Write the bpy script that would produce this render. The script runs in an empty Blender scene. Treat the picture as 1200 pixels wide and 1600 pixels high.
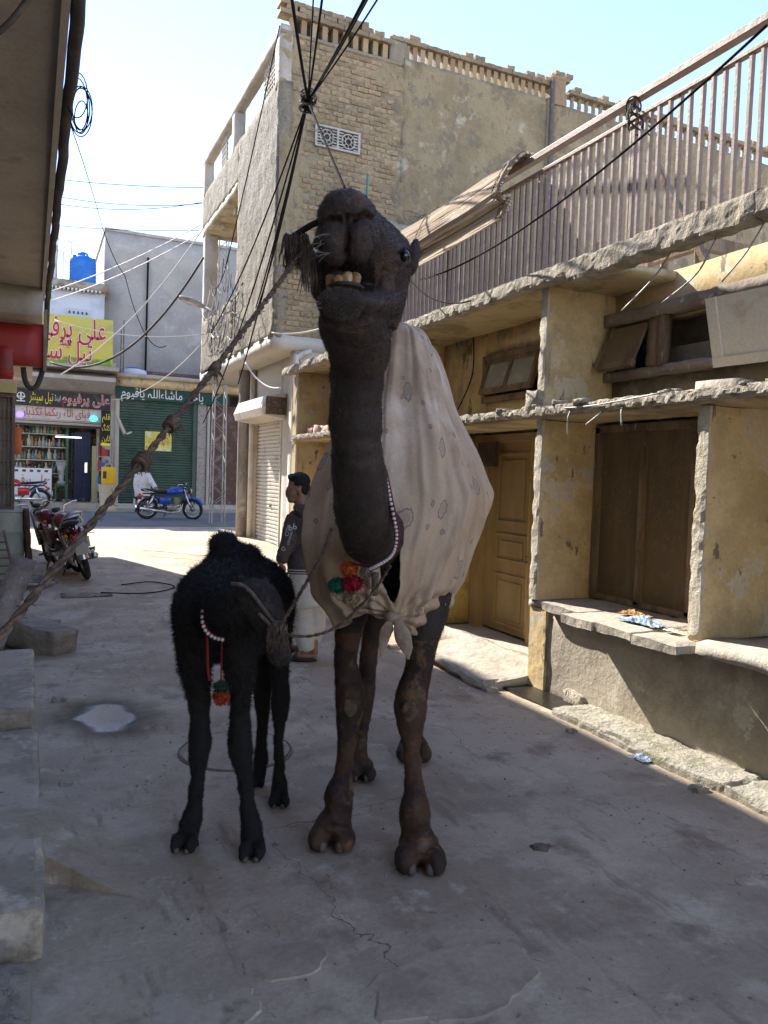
import bpy, bmesh, math, random
import numpy as np
from mathutils import Vector, Matrix, noise, Quaternion
R = math.radians
rng = random.Random(7)
scene = bpy.context.scene
col = scene.collection
# ------------------------------------------------------------------ camera
YAW, PITCH, ROLL, CAMH, FPX = R(24.8), R(2.6), R(1.9), 1.6, 1200.0
fwd = Vector((math.sin(YAW)*math.cos(PITCH), math.cos(YAW)*math.cos(PITCH), -math.sin(PITCH)))
r0 = Vector((math.cos(YAW), -math.sin(YAW), 0)); u0 = r0.cross(fwd)
cr = r0*math.cos(ROLL) + u0*math.sin(ROLL); cu = u0*math.cos(ROLL) - r0*math.sin(ROLL)
CAM = Vector((0, 0, CAMH))
cd = bpy.data.cameras.new('camera'); cam = bpy.data.objects.new('camera', cd); col.objects.link(cam)
cam.matrix_world = Matrix(((cr.x, cu.x, -fwd.x, 0), (cr.y, cu.y, -fwd.y, 0), (cr.z, cu.z, -fwd.z, CAMH), (0, 0, 0, 1)))
cd.sensor_fit = 'VERTICAL'; cd.sensor_height = 36; cd.lens = FPX/1600*36; cd.clip_end = 2000; cd.clip_start = .05
scene.camera = cam
# ------------------------------------------------------------------ light
LIGHT = Vector((.35, -1, -.88)).normalized()          # direction the sunlight travels
w = bpy.data.worlds.new('World'); scene.world = w; w.use_nodes = True
nt = w.node_tree; bg = nt.nodes['Background']
sky = nt.nodes.new('ShaderNodeTexSky'); sky.sky_type = 'NISHITA'; sky.sun_disc = False
sky.sun_elevation = math.asin(-LIGHT.z); sky.sun_rotation = math.atan2(-LIGHT.x, -LIGHT.y)
sky.air_density = 1.0; sky.dust_density = 0; sky.ozone_density = 2.2; sky.altitude = 300
hue = nt.nodes.new('ShaderNodeMix'); hue.data_type = 'RGBA'; hue.blend_type = 'MULTIPLY'; hue.inputs[0].default_value = 1; hue.inputs[7].default_value = (1.03, .92, .95, 1)
nt.links.new(sky.outputs[0], hue.inputs[6]); nt.links.new(hue.outputs[2], bg.inputs[0]); bg.inputs[1].default_value = .10
sd = bpy.data.lights.new('sun', 'SUN'); sd.energy = 2.4; sd.angle = R(.53); sd.color = (1, .94, .85)
so = bpy.data.objects.new('sun', sd); col.objects.link(so)
so.rotation_mode = 'QUATERNION'; so.rotation_quaternion = LIGHT.to_track_quat('-Z', 'Y'); so.location = (-5, 10, 20)
scene.view_settings.view_transform = 'Standard'; scene.view_settings.look = 'None'
scene.view_settings.exposure = 2.3; scene.view_settings.gamma = 1; scene.view_settings.use_curve_mapping = False
scene.cycles.use_denoising = True; scene.cycles.max_bounces = 8; scene.cycles.diffuse_bounces = 5
# ------------------------------------------------------------------ helpers
def at(px, py, dep):
    'a point dep metres in front of the viewpoint'
    return CAM + (fwd*FPX + cr*(px-600) - cu*(py-800))*(dep/FPX)
def gz(y): return 0 if y < 7 else min((y-7)*.0168, .32)
def tag(o, label=None, cat=None, group=None, kind=None):
    if label: o['label'] = label
    if cat: o['category'] = cat
    if group: o['group'] = group
    if kind: o['kind'] = kind
    return o
def thing(name, label, cat, loc=(0, 0, 0), rz=0, group=None):
    o = bpy.data.objects.new(name, None); col.objects.link(o); o.location = loc; o.rotation_euler = (0, 0, rz)
    o.empty_display_size = .2
    return tag(o, label, cat, group)
def root_loc(o):
    while o.parent: o = o.parent
    return o.location
class MB:
    def __init__(s): s.v = []; s.f = []
    def add(s, vs, fs):
        n = len(s.v); s.v += [tuple(a) for a in vs]; s.f += [tuple(i+n for i in f) for f in fs]; return s
    def box(s, lo, hi, M=None, bev=0):
        x0, y0, z0 = lo; x1, y1, z1 = hi
        if bev:
            b = bev; vs = []; fs = []
            bm = bmesh.new(); bmesh.ops.create_cube(bm, size=1)
            for v in bm.verts: v.co = Vector(((x0+x1)/2+v.co.x*(x1-x0), (y0+y1)/2+v.co.y*(y1-y0), (z0+z1)/2+v.co.z*(z1-z0)))
            bmesh.ops.bevel(bm, geom=bm.edges[:], offset=b, segments=2, affect='EDGES', profile=.5)
            bm.verts.index_update(); vs = [v.co.copy() for v in bm.verts]; fs = [[v.index for v in f.verts] for f in bm.faces]; bm.free()
        else:
            vs = [Vector(p) for p in ((x0,y0,z0),(x1,y0,z0),(x1,y1,z0),(x0,y1,z0),(x0,y0,z1),(x1,y0,z1),(x1,y1,z1),(x0,y1,z1))]
            fs = [(0,3,2,1),(4,5,6,7),(0,1,5,4),(1,2,6,5),(2,3,7,6),(3,0,4,7)]
        if M is not None: vs = [M @ v for v in vs]
        return s.add(vs, fs)
    def rbox(s, lo, hi, seg=.1, amp=.01, freq=6, M=None, chip=0):
        'a box with an uneven, weathered surface'
        lo = Vector(lo); hi = Vector(hi); n = [max(1, min(160, int(round((hi[i]-lo[i])/seg)))) for i in range(3)]
        idx = {}; vs = []; fs = []
        def V(i, j, k):
            if (i, j, k) not in idx:
                p = Vector((lo.x+(hi.x-lo.x)*i/n[0], lo.y+(hi.y-lo.y)*j/n[1], lo.z+(hi.z-lo.z)*k/n[2]))
                d = noise.noise_vector(p*freq)*amp + noise.noise_vector(p*freq*3.1)*amp*.4
                e = sum((i in (0, n[0]), j in (0, n[1]), k in (0, n[2])))
                if chip and e >= 2:
                    c = (lo+hi)/2; q = max(0, noise.noise(p*freq*.7+Vector((3, 1, 7)))-.05)*chip + chip*.12
                    sg = Vector([(-1 if (a == b0) else (1 if a == b1 else 0)) for a, b0, b1 in ((i, 0, n[0]), (j, 0, n[1]), (k, 0, n[2]))])
                    d -= sg*q
                idx[(i, j, k)] = len(vs); vs.append(p+d)
            return idx[(i, j, k)]
        for a, b, c in ((0, 1, 2), (1, 2, 0), (2, 0, 1)):
            for i in range(n[a]):
                for j in range(n[b]):
                    for side in (0, n[c]):
                        def q(u, v_):
                            t = [0, 0, 0]; t[a] = u; t[b] = v_; t[c] = side; return V(*t)
                        f = (q(i, j), q(i+1, j), q(i+1, j+1), q(i, j+1))
                        fs.append(f if side else f[::-1])
        if M is not None: vs = [M @ v for v in vs]
        return s.add(vs, fs)
    def loft(s, rings, cap=True):
        n = len(rings[0]); vs = [p for r in rings for p in r]; fs = []
        for i in range(len(rings)-1):
            for j in range(n):
                k = (j+1) % n; fs.append((i*n+j, i*n+k, (i+1)*n+k, (i+1)*n+j))
        if cap: fs.append(tuple(range(n))[::-1]); fs.append(tuple((len(rings)-1)*n+j for j in range(n)))
        return s.add(vs, fs)
    def tube(s, pts, r, n=8, cap=True, twist=None):
        pts = [Vector(p) for p in pts]; m = len(pts)
        rs = r if isinstance(r, (list, tuple)) else [r]*m
        rings = []; up = None
        for i, p in enumerate(pts):
            t = (pts[min(i+1, m-1)]-pts[max(i-1, 0)])
            t = t.normalized() if t.length > 1e-9 else Vector((0, 0, 1))
            if up is None: up = Vector((0, 0, 1)) if abs(t.z) < .9 else Vector((1, 0, 0))
            a = t.cross(up).normalized(); b = a.cross(t).normalized(); up = b
            rr = rs[i] if isinstance(rs[i], (tuple, list)) else (rs[i], rs[i])
            rings.append([p + a*math.cos(2*math.pi*j/n)*rr[0] + b*math.sin(2*math.pi*j/n)*rr[1] for j in range(n)])
        return s.loft(rings, cap)
    def cyl(s, p0, p1, r, n=16, r1=None): return s.tube([p0, p1], [r, r if r1 is None else r1], n)
    def ell(s, c, rad, M=None, nu=16, nv=10):
        c = Vector(c); rings = []
        for i in range(1, nv):
            th = math.pi*i/nv
            rings.append([(Vector((rad[0]*math.sin(th)*math.cos(2*math.pi*j/nu), rad[1]*math.sin(th)*math.sin(2*math.pi*j/nu), -rad[2]*math.cos(th)))) for j in range(nu)])
        rings = [[c + ((M @ p) if M is not None else p) for p in r] for r in rings]
        return s.loft(rings)
    def torus(s, c, Rr, r, axis='Z', n=32, m=8, a0=0, a1=2*math.pi, M=None):
        c = Vector(c); pts = []
        for i in range(n+1):
            a = a0+(a1-a0)*i/n
            d = {'Z': Vector((math.cos(a), math.sin(a), 0)), 'Y': Vector((math.cos(a), 0, math.sin(a))), 'X': Vector((0, math.cos(a), math.sin(a)))}[axis]
            pts.append(c + (M @ (d*Rr) if M is not None else d*Rr))
        return s.tube(pts, r, m)
    def quad(s, a, b, c, d): return s.add([a, b, c, d], [(0, 1, 2, 3)])
    def mesh(s, name, off=None, smooth=False):
        m = bpy.data.meshes.new(name); vs = s.v
        if off is not None: vs = [(a[0]-off[0], a[1]-off[1], a[2]-off[2]) for a in vs]
        m.from_pydata(vs, [], s.f); m.validate()
        if smooth: m.polygons.foreach_set('use_smooth', [True]*len(m.polygons))
        m.update(); return m
    def build(s, name, material, parent=None, smooth=False, local=False, kind=None, fixn=False):
        off = None
        if parent is not None and not local: off = root_loc(parent)
        m = s.mesh(name, off, smooth)
        if fixn:
            bm = bmesh.new(); bm.from_mesh(m); bmesh.ops.recalc_face_normals(bm, faces=bm.faces[:]); bm.to_mesh(m); bm.free()
        o = bpy.data.objects.new(name, m); col.objects.link(o); m.materials.append(material)
        if parent is not None: o.parent = parent
        if kind: o['kind'] = kind
        return o
def piece(name, mesh, loc, parent, rot=(0, 0, 0), sc=(1, 1, 1)):
    o = bpy.data.objects.new(name, mesh); col.objects.link(o); o.parent = parent
    o.location = Vector(loc)-Vector(root_loc(parent)); o.rotation_euler = rot; o.scale = sc; return o
def ground_sag(a, b, sag, n=16):
    a = Vector(a); b = Vector(b)
    return [a.lerp(b, i/n) - Vector((0, 0, sag*4*(i/n)*(1-i/n))) for i in range(n+1)]
def spline(pts, per=8):
    'Catmull-Rom through the points; items may carry extra numbers (radii)'
    P = [np.array(p, float) for p in pts]; P = [2*P[0]-P[1]] + P + [2*P[-1]-P[-2]]; out = []
    for i in range(1, len(P)-2):
        for k in range(per):
            t = k/per; a, b, c, d = P[i-1], P[i], P[i+1], P[i+2]
            out.append(.5*((2*b)+(c-a)*t+(2*a-5*b+4*c-d)*t*t+(3*b-a-3*c+d)*t**3))
    out.append(P[-2]); return out
# ------------------------------------------------------------------ materials
MATS = {}
def mat(name, c, layers=(), rough=.85, bump=.3, bscale=40, bdist=.012, metal=0, spec=.3, rnd=0, emit=None, es=0, alpha=None, trans=0, fine=1.0):
    if name in MATS: return MATS[name]
    m = bpy.data.materials.new(name); m.use_nodes = True; t = m.node_tree; N = t.nodes; L = t.links
    b = N['Principled BSDF']; b.inputs['Roughness'].default_value = rough; b.inputs['Metallic'].default_value = metal
    b.inputs['Specular IOR Level'].default_value = spec
    tc = N.new('ShaderNodeTexCoord')
    def nz(scale, detail=8, ro=.62, stretch=None):
        n = N.new('ShaderNodeTexNoise'); n.inputs['Scale'].default_value = scale; n.inputs['Detail'].default_value = detail; n.inputs['Roughness'].default_value = ro
        if stretch:
            mp = N.new('ShaderNodeMapping'); mp.inputs['Scale'].default_value = stretch; L.new(tc.outputs['Object'], mp.inputs[0]); L.new(mp.outputs[0], n.inputs['Vector'])
        else: L.new(tc.outputs['Object'], n.inputs['Vector'])
        return n
    def mix(fac, a, bb, mode='MIX'):
        k = N.new('ShaderNodeMix'); k.data_type = 'RGBA'; k.blend_type = mode
        for sck, val in ((k.inputs[0], fac), (k.inputs[6], a), (k.inputs[7], bb)):
            if isinstance(val, (int, float)): sck.default_value = val
            elif isinstance(val, tuple): sck.default_value = (*val[:3], 1)
            else: L.new(val, sck)
        return k.outputs[2]
    cur = tuple(c)
    for ly in layers:
        lc, scale, lo, hi = ly[:4]; st = ly[4] if len(ly) > 4 else None
        n = nz(scale, 8, .65, st); mr = N.new('ShaderNodeMapRange'); mr.interpolation_type = 'SMOOTHSTEP'
        mr.inputs[1].default_value = lo; mr.inputs[2].default_value = hi; L.new(n.outputs[0], mr.inputs[0])
        cur = mix(mr.outputs[0], cur, tuple(lc))
    if fine:
        n = nz(bscale*1.3, 6, .7); mr = N.new('ShaderNodeMapRange'); mr.inputs[1].default_value = .25; mr.inputs[2].default_value = .75
        mr.inputs[3].default_value = 1-.16*fine; mr.inputs[4].default_value = 1+.12*fine; L.new(n.outputs[0], mr.inputs[0])
        cx = N.new('ShaderNodeCombineColor')
        for i in range(3): L.new(mr.outputs[0], cx.inputs[i])
        cur = mix(1.0, cur, cx.outputs[0], 'MULTIPLY')
    if rnd:
        oi = N.new('ShaderNodeObjectInfo'); ge = N.new('ShaderNodeNewGeometry'); ad = N.new('ShaderNodeMath'); ad.operation = 'ADD'
        L.new(oi.outputs['Random'], ad.inputs[0]); L.new(ge.outputs['Random Per Island'], ad.inputs[1])
        fr = N.new('ShaderNodeMath'); fr.operation = 'FRACT'; L.new(ad.outputs[0], fr.inputs[0])
        mr = N.new('ShaderNodeMapRange'); mr.inputs[3].default_value = 1-rnd; mr.inputs[4].default_value = 1+rnd; L.new(fr.outputs[0], mr.inputs[0])
        cx = N.new('ShaderNodeCombineColor')
        for i in range(3): L.new(mr.outputs[0], cx.inputs[i])
        cur = mix(1.0, cur, cx.outputs[0], 'MULTIPLY')
    if isinstance(cur, tuple): b.inputs['Base Color'].default_value = (*cur[:3], 1)
    else: L.new(cur, b.inputs['Base Color'])
    if bump:
        n1 = nz(bscale, 10, .7); n2 = nz(bscale*.18, 6, .6); a = N.new('ShaderNodeMath'); a.operation = 'MULTIPLY_ADD'
        L.new(n2.outputs[0], a.inputs[0]); a.inputs[1].default_value = 2.0; L.new(n1.outputs[0], a.inputs[2])
        bp = N.new('ShaderNodeBump'); bp.inputs['Strength'].default_value = bump; bp.inputs['Distance'].default_value = bdist
        L.new(a.outputs[0], bp.inputs['Height']); L.new(bp.outputs[0], b.inputs['Normal'])
    if emit: b.inputs['Emission Color'].default_value = (*emit, 1); b.inputs['Emission Strength'].default_value = es
    if trans: b.inputs['Transmission Weight'].default_value = trans
    if alpha is not None: b.inputs['Alpha'].default_value = alpha
    MATS[name] = m; return m
Z3 = (1, 1, .25)
ochre = mat('ochre_plaster', (.66, .505, .265), [((.50, .38, .20), 2.0, .44, .60), ((.62, .52, .36), 1.5, .55, .575), ((.54, .48, .38), 3.4, .60, .615), ((.33, .25, .145), 3.0, .54, .70, Z3), ((.19, .155, .11), 6, .60, .64, (1, 1, .5)), ((.10, .08, .06), 13, .64, .72)], bump=.35, bscale=30)
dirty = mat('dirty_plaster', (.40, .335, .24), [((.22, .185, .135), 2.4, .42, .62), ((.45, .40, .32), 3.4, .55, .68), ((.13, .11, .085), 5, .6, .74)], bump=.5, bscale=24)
base_pl = mat('low_wall_plaster', (.43, .38, .30), [((.33, .285, .22), 1.6, .42, .6), ((.50, .455, .37), 4.2, .56, .60), ((.24, .205, .155), 7, .62, .74)], bump=.5, bscale=22, bdist=.02)
conc = mat('concrete', (.47, .42, .345), [((.36, .32, .26), 2.5, .45, .62), ((.50, .475, .42), 5, .55, .7), ((.20, .185, .16), 11, .62, .75)], bump=.7, bscale=26, bdist=.02)
rubble = mat('broken_concrete', (.56, .495, .395), [((.38, .33, .26), 9, .45, .6), ((.58, .55, .48), 16, .55, .68), ((.16, .14, .12), 22, .6, .72)], bump=1.0, bscale=34, bdist=.04)
pale_edge = mat('pale_fin_edge', (.60, .54, .43), [((.48, .42, .32), 5, .45, .62), ((.36, .30, .22), 12, .6, .72)], bump=.8, bscale=40, bdist=.02)  # paler than the fin faces, used on their front strips
soffit = mat('soffit_plaster', (.56, .45, .27), [((.31, .25, .15), 2, .45, .62), ((.20, .17, .12), 6, .58, .72)], bump=.3, bscale=30)
wood_brown = mat('brown_shutter_wood', (.20, .14, .08), [((.14, .098, .056), 3, .42, .62, (1, 1, .2)), ((.22, .165, .10), 14, .58, .72), ((.30, .25, .17), 30, .68, .78)], rough=.55, bump=.2, bscale=40, spec=.4)
door_paint = mat('ochre_door_paint', (.37, .25, .115), [((.28, .185, .08), 2, .45, .65, (1, 1, .3)), ((.38, .27, .13), 8, .6, .72), ((.13, .085, .04), 14, .64, .74)], rough=.5, bump=.15, bscale=40, spec=.45)
yellow_frame = mat('yellow_frame_paint', (.50, .35, .10), [((.33, .23, .08), 5, .5, .62), ((.22, .17, .10), 12, .6, .7)], rough=.6, bump=.3)
old_wood = mat('old_wood', (.26, .19, .125), [((.15, .105, .07), 8, .42, .62, (1, 1, .2)), ((.40, .33, .25), 16, .58, .7, (1, 1, .2))], rough=.85, bump=.8, bscale=30)
grey_wood = mat('grey_weathered_wood', (.33, .28, .225), [((.22, .18, .145), 7, .42, .62, (1, .2, 1)), ((.50, .46, .40), 10, .56, .7)], bump=.6, bscale=30)
white_wood = mat('white_flap_paint', (.70, .67, .62), [((.55, .50, .44), 5, .55, .7)], rough=.6, bump=.2)
rail_paint = mat('brown_rail_paint', (.22, .145, .108), [((.28, .19, .145), 9, .45, .62), ((.16, .115, .09), 20, .6, .7)], rough=.5, bump=.2, spec=.5)
cane = mat('dry_cane', (.66, .55, .42), [((.45, .35, .26), 6, .45, .62, (1, .1, 1)), ((.74, .66, .55), 9, .56, .68, (1, .1, 1))], bump=.3, rnd=.28)
brick_m = mat('old_brick', (.34, .25, .145), [((.30, .185, .11), 3, .5, .62), ((.24, .195, .13), 1.3, .48, .62), ((.20, .155, .105), 8, .56, .72)], bump=.8, bscale=34, bdist=.02, rnd=.2)
mortar = mat('mortar', (.31, .26, .18), [((.26, .22, .165), 3, .45, .62), ((.45, .41, .33), 6, .55, .7)], bump=1.0, bscale=24, bdist=.03)
wall_pl = mat('thin_wall_plaster', (.33, .265, .16), [((.265, .205, .12), 1.2, .42, .62), ((.22, .175, .115), 3.0, .51, .62), ((.18, .14, .10), 6, .58, .70, (1, 1, .5)), ((.46, .41, .30), 2.2, .58, .7)], bump=.9, bscale=14, bdist=.04)
face_pl = mat('rough_facade_plaster', (.30, .255, .185), [((.20, .165, .115), 3, .48, .6, (1, 1, .35)), ((.38, .335, .255), 5, .55, .66, (1, 1, .35)), ((.13, .105, .08), 9, .6, .7)], bump=1.0, bscale=18, bdist=.06)
white_pl = mat('white_plaster', (.52, .475, .40), [((.50, .46, .39), 2, .48, .64), ((.36, .32, .26), 5, .6, .72)], bump=.3, bscale=26)
cream_paint = mat('cream_shutter_paint', (.58, .53, .44), [((.44, .39, .31), 3, .5, .64), ((.30, .25, .19), 8, .62, .74)], rough=.5, bump=.12, spec=.4)
green_paint = mat('green_shutter_paint', (.062, .115, .085), [((.04, .078, .06), 2, .45, .65), ((.14, .15, .12), 7, .6, .74)], rough=.55, bump=.12, spec=.4)
grey_wall = mat('grey_tower_plaster', (.44, .405, .36), [((.36, .33, .29), .7, .42, .62), ((.50, .465, .42), 1.6, .55, .68), ((.20, .19, .18), 2.5, .62, .76, Z3)], bump=.3, bscale=10)
blue_white = mat('white_limewash', (.66, .68, .72), [((.55, .56, .58), 1.5, .5, .66), ((.42, .40, .37), 4, .62, .75)], bump=.2)
over_pl = mat('overhang_plaster', (.42, .38, .325), [((.34, .305, .26), .9, .42, .62), ((.26, .23, .19), 2.2, .55, .7), ((.12, .10, .08), 5, .64, .76)], bump=.35, bscale=26)
black_rub = mat('black_cable', (.014, .013, .013), rough=.95, bump=0, fine=0, spec=.05)
grey_cable = mat('grey_cable', (.055, .048, .045), [((.11, .09, .075), 6, .5, .65)], rough=.7, bump=.2)
white_cable = mat('white_cable', (.62, .60, .56), rough=.5, bump=0, fine=0)
rust = mat('rusty_steel', (.18, .135, .105), [((.28, .24, .20), 8, .5, .65), ((.10, .07, .05), 14, .58, .7)], rough=.7, metal=.3, bump=.3)
galv = mat('galvanised_steel', (.36, .345, .32), [((.24, .21, .18), 4, .5, .65)], rough=.55, metal=.4, bump=.15)
chrome = mat('chrome', (.62, .62, .62), rough=.18, metal=1, bump=0, fine=0)
rubber = mat('tyre_rubber', (.025, .024, .023), [((.07, .062, .052), 9, .5, .68)], rough=.9, bump=.3)
engine = mat('dull_alloy', (.34, .33, .31), [((.15, .13, .11), 14, .5, .65)], rough=.45, metal=.7, bump=.2)
black_pl = mat('black_plastic', (.02, .02, .022), rough=.4, bump=.1, spec=.5)
dark_in = mat('opening_shade', (.09, .08, .07), [((.05, .045, .04), 2, .45, .6)])  # dark colour standing for shade in openings and the shop interior
# ------------------------------------------------------------------ ground
def build_ground():
    xs = [-400, -150, -60, -25, -10, -4, -1] + [-.6+.07*i for i in range(63)] + [4.0, 5, 7, 10, 20, 50, 150, 400]
    ys = [-60, -20, -6, -1] + [1.0+.07*i for i in range(90)] + [7.4+.35*i for i in range(56)] + [28, 34, 45, 80, 160, 500]
    vs = []; fs = []
    for y in ys:
        for x in xs:
            z = gz(y)
            if -.7 < x < 3.8 and .9 < y < 16:
                p = Vector((x, y, 0)); fl = 1-math.exp(-(((x-.46)**2+(y-5.13)**2)/.2)**2); z += (noise.noise(p*.9)*.014 + noise.noise(p*3.3)*.005)*fl
                z += .055*math.exp(-((x+.15)**2/.12 + (y-2.0)**2/.5)) if y < 3.2 else 0
            vs.append((x, y, z))
    n = len(xs)
    for j in range(len(ys)-1):
        for i in range(n-1): fs.append((j*n+i, j*n+i+1, (j+1)*n+i+1, (j+1)*n+i))
    m = mat('alley_concrete', (.50, .405, .30), [((.385, .305, .22), .9, .40, .58), ((.55, .455, .345), 1.6, .50, .64), ((.28, .21, .145), 2.6, .53, .70), ((.60, .505, .39), 5, .57, .70), ((.32, .25, .18), 9, .55, .68, (1, .22, 1)), ((.15, .12, .09), 18, .62, .74), ((.58, .53, .45), 40, .66, .74)], rough=.72, bump=.75, bscale=34, bdist=.014, spec=.3)
    t = m.node_tree; N = t.nodes; L = t.links; b = N['Principled BSDF']; tc = N.new('ShaderNodeTexCoord')
    n0 = N.new('ShaderNodeTexNoise'); n0.inputs['Scale'].default_value = 2.2; n0.inputs['Detail'].default_value = 6; L.new(tc.outputs['Object'], n0.inputs['Vector'])
    va = N.new('ShaderNodeVectorMath'); va.operation = 'MULTIPLY_ADD'; L.new(n0.outputs['Color'], va.inputs[0]); va.inputs[1].default_value = (.7, .7, 0); L.new(tc.outputs['Object'], va.inputs[2])
    vo = N.new('ShaderNodeTexVoronoi'); vo.feature = 'DISTANCE_TO_EDGE'; vo.voronoi_dimensions = '2D'; vo.inputs['Scale'].default_value = .75; L.new(va.outputs[0], vo.inputs['Vector'])
    n1 = N.new('ShaderNodeTexNoise'); n1.inputs['Scale'].default_value = 1.1; L.new(tc.outputs['Object'], n1.inputs['Vector'])
    th = N.new('ShaderNodeMapRange'); th.inputs[1].default_value = .45; th.inputs[2].default_value = .62; th.inputs[4].default_value = .0032; L.new(n1.outputs[0], th.inputs[0])
    ck = N.new('ShaderNodeMath'); ck.operation = 'LESS_THAN'; L.new(vo.outputs['Distance'], ck.inputs[0]); L.new(th.outputs[0], ck.inputs[1])
    old = b.inputs['Base Color'].links[0].from_socket; k = N.new('ShaderNodeMix'); k.data_type = 'RGBA'; L.new(ck.outputs[0], k.inputs[0]); L.new(old, k.inputs[6]); k.inputs[7].default_value = (.20, .15, .11, 1); L.new(k.outputs[2], b.inputs['Base Color'])
    # wet puddle with a damp halo at a fixed spot on the ground
    t = m.node_tree; N = t.nodes; L = t.links; b = N['Principled BSDF']
    tc = N.new('ShaderNodeTexCoord'); nz = N.new('ShaderNodeTexNoise'); nz.inputs['Scale'].default_value = 3.5; nz.inputs['Detail'].default_value = 5
    L.new(tc.outputs['Object'], nz.inputs['Vector'])
    va = N.new('ShaderNodeVectorMath'); va.operation = 'MULTIPLY_ADD'; L.new(nz.outputs['Color'], va.inputs[0]); va.inputs[1].default_value = (.34, .34, 0); L.new(tc.outputs['Object'], va.inputs[2])
    sb = N.new('ShaderNodeVectorMath'); sb.operation = 'SUBTRACT'; L.new(va.outputs[0], sb.inputs[0]); sb.inputs[1].default_value = (.46+.17, 5.16+.17, 0)
    sc = N.new('ShaderNodeVectorMath'); sc.operation = 'MULTIPLY'; L.new(sb.outputs[0], sc.inputs[0]); sc.inputs[1].default_value = (1/.19, 1/.26, 0)
    ln = N.new('ShaderNodeVectorMath'); ln.operation = 'LENGTH'; L.new(sc.outputs[0], ln.inputs[0])
    wet = N.new('ShaderNodeMapRange'); wet.inputs[1].default_value = 1.05; wet.inputs[2].default_value = .8; L.new(ln.outputs['Value'], wet.inputs[0])
    damp = N.new('ShaderNodeMapRange'); damp.interpolation_type = 'SMOOTHSTEP'; damp.inputs[1].default_value = 2.2; damp.inputs[2].default_value = 1.0; L.new(ln.outputs['Value'], damp.inputs[0])
    old = b.inputs['Base Color'].links[0].from_socket
    k = N.new('ShaderNodeMix'); k.data_type = 'RGBA'; k.blend_type = 'MULTIPLY'; L.new(damp.outputs[0], k.inputs[0]); L.new(old, k.inputs[6]); k.inputs[7].default_value = (.36, .34, .32, 1)
    L.new(k.outputs[2], b.inputs['Base Color'])
    rr = N.new('ShaderNodeMapRange'); rr.inputs[3].default_value = .72; rr.inputs[4].default_value = .2; L.new(wet.outputs[0], rr.inputs[0]); L.new(rr.outputs[0], b.inputs['Roughness'])
    sp = N.new('ShaderNodeMapRange'); sp.inputs[3].default_value = .3; sp.inputs[4].default_value = 1.0; L.new(wet.outputs[0], sp.inputs[0]); L.new(sp.outputs[0], b.inputs['Specular IOR Level'])
    bp = b.inputs['Normal'].links[0].from_node; bs = N.new('ShaderNodeMapRange'); bs.inputs[3].default_value = .55; bs.inputs[4].default_value = .0; L.new(wet.outputs[0], bs.inputs[0]); L.new(bs.outputs[0], bp.inputs['Strength'])
    mb = MB(); mb.add(vs, fs); o = mb.build('alley_ground', m, smooth=True); o['kind'] = 'structure'
    a = mat('street_asphalt', (.155, .150, .148), [((.22, .205, .185), .5, .45, .65), ((.30, .27, .22), 1.6, .58, .72), ((.10, .098, .097), 4, .6, .75)], rough=.85, bump=.5, bscale=30)
    mb = MB(); ys = [19.3, 20, 21.5, 23, 24.3]
    for i in range(len(ys)-1):
        mb.quad((-200, ys[i], gz(ys[i])+.006), (200, ys[i], gz(ys[i])+.006), (200, ys[i+1], gz(ys[i+1])+.006), (-200, ys[i+1], gz(ys[i+1])+.006))
    mb.build('street_road', a)['kind'] = 'structure'
    # raised gutter kerb beside the low wall
    mk = mat('gutter_concrete', (.45, .415, .335), [((.36, .34, .23), 5, .48, .62), ((.52, .49, .41), 9, .56, .68), ((.24, .215, .15), 14, .6, .72)], bump=1.0, bscale=24, bdist=.04)
    mb = MB(); [mb.rbox((3.29, y_, -.1), (3.64, y_+1.46, .055), .028, .014, 7, chip=.045) for y_ in (-.1, 1.35, 2.8)]
    mb.build('gutter_kerb', mk)['kind'] = 'structure'
build_ground()
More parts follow.
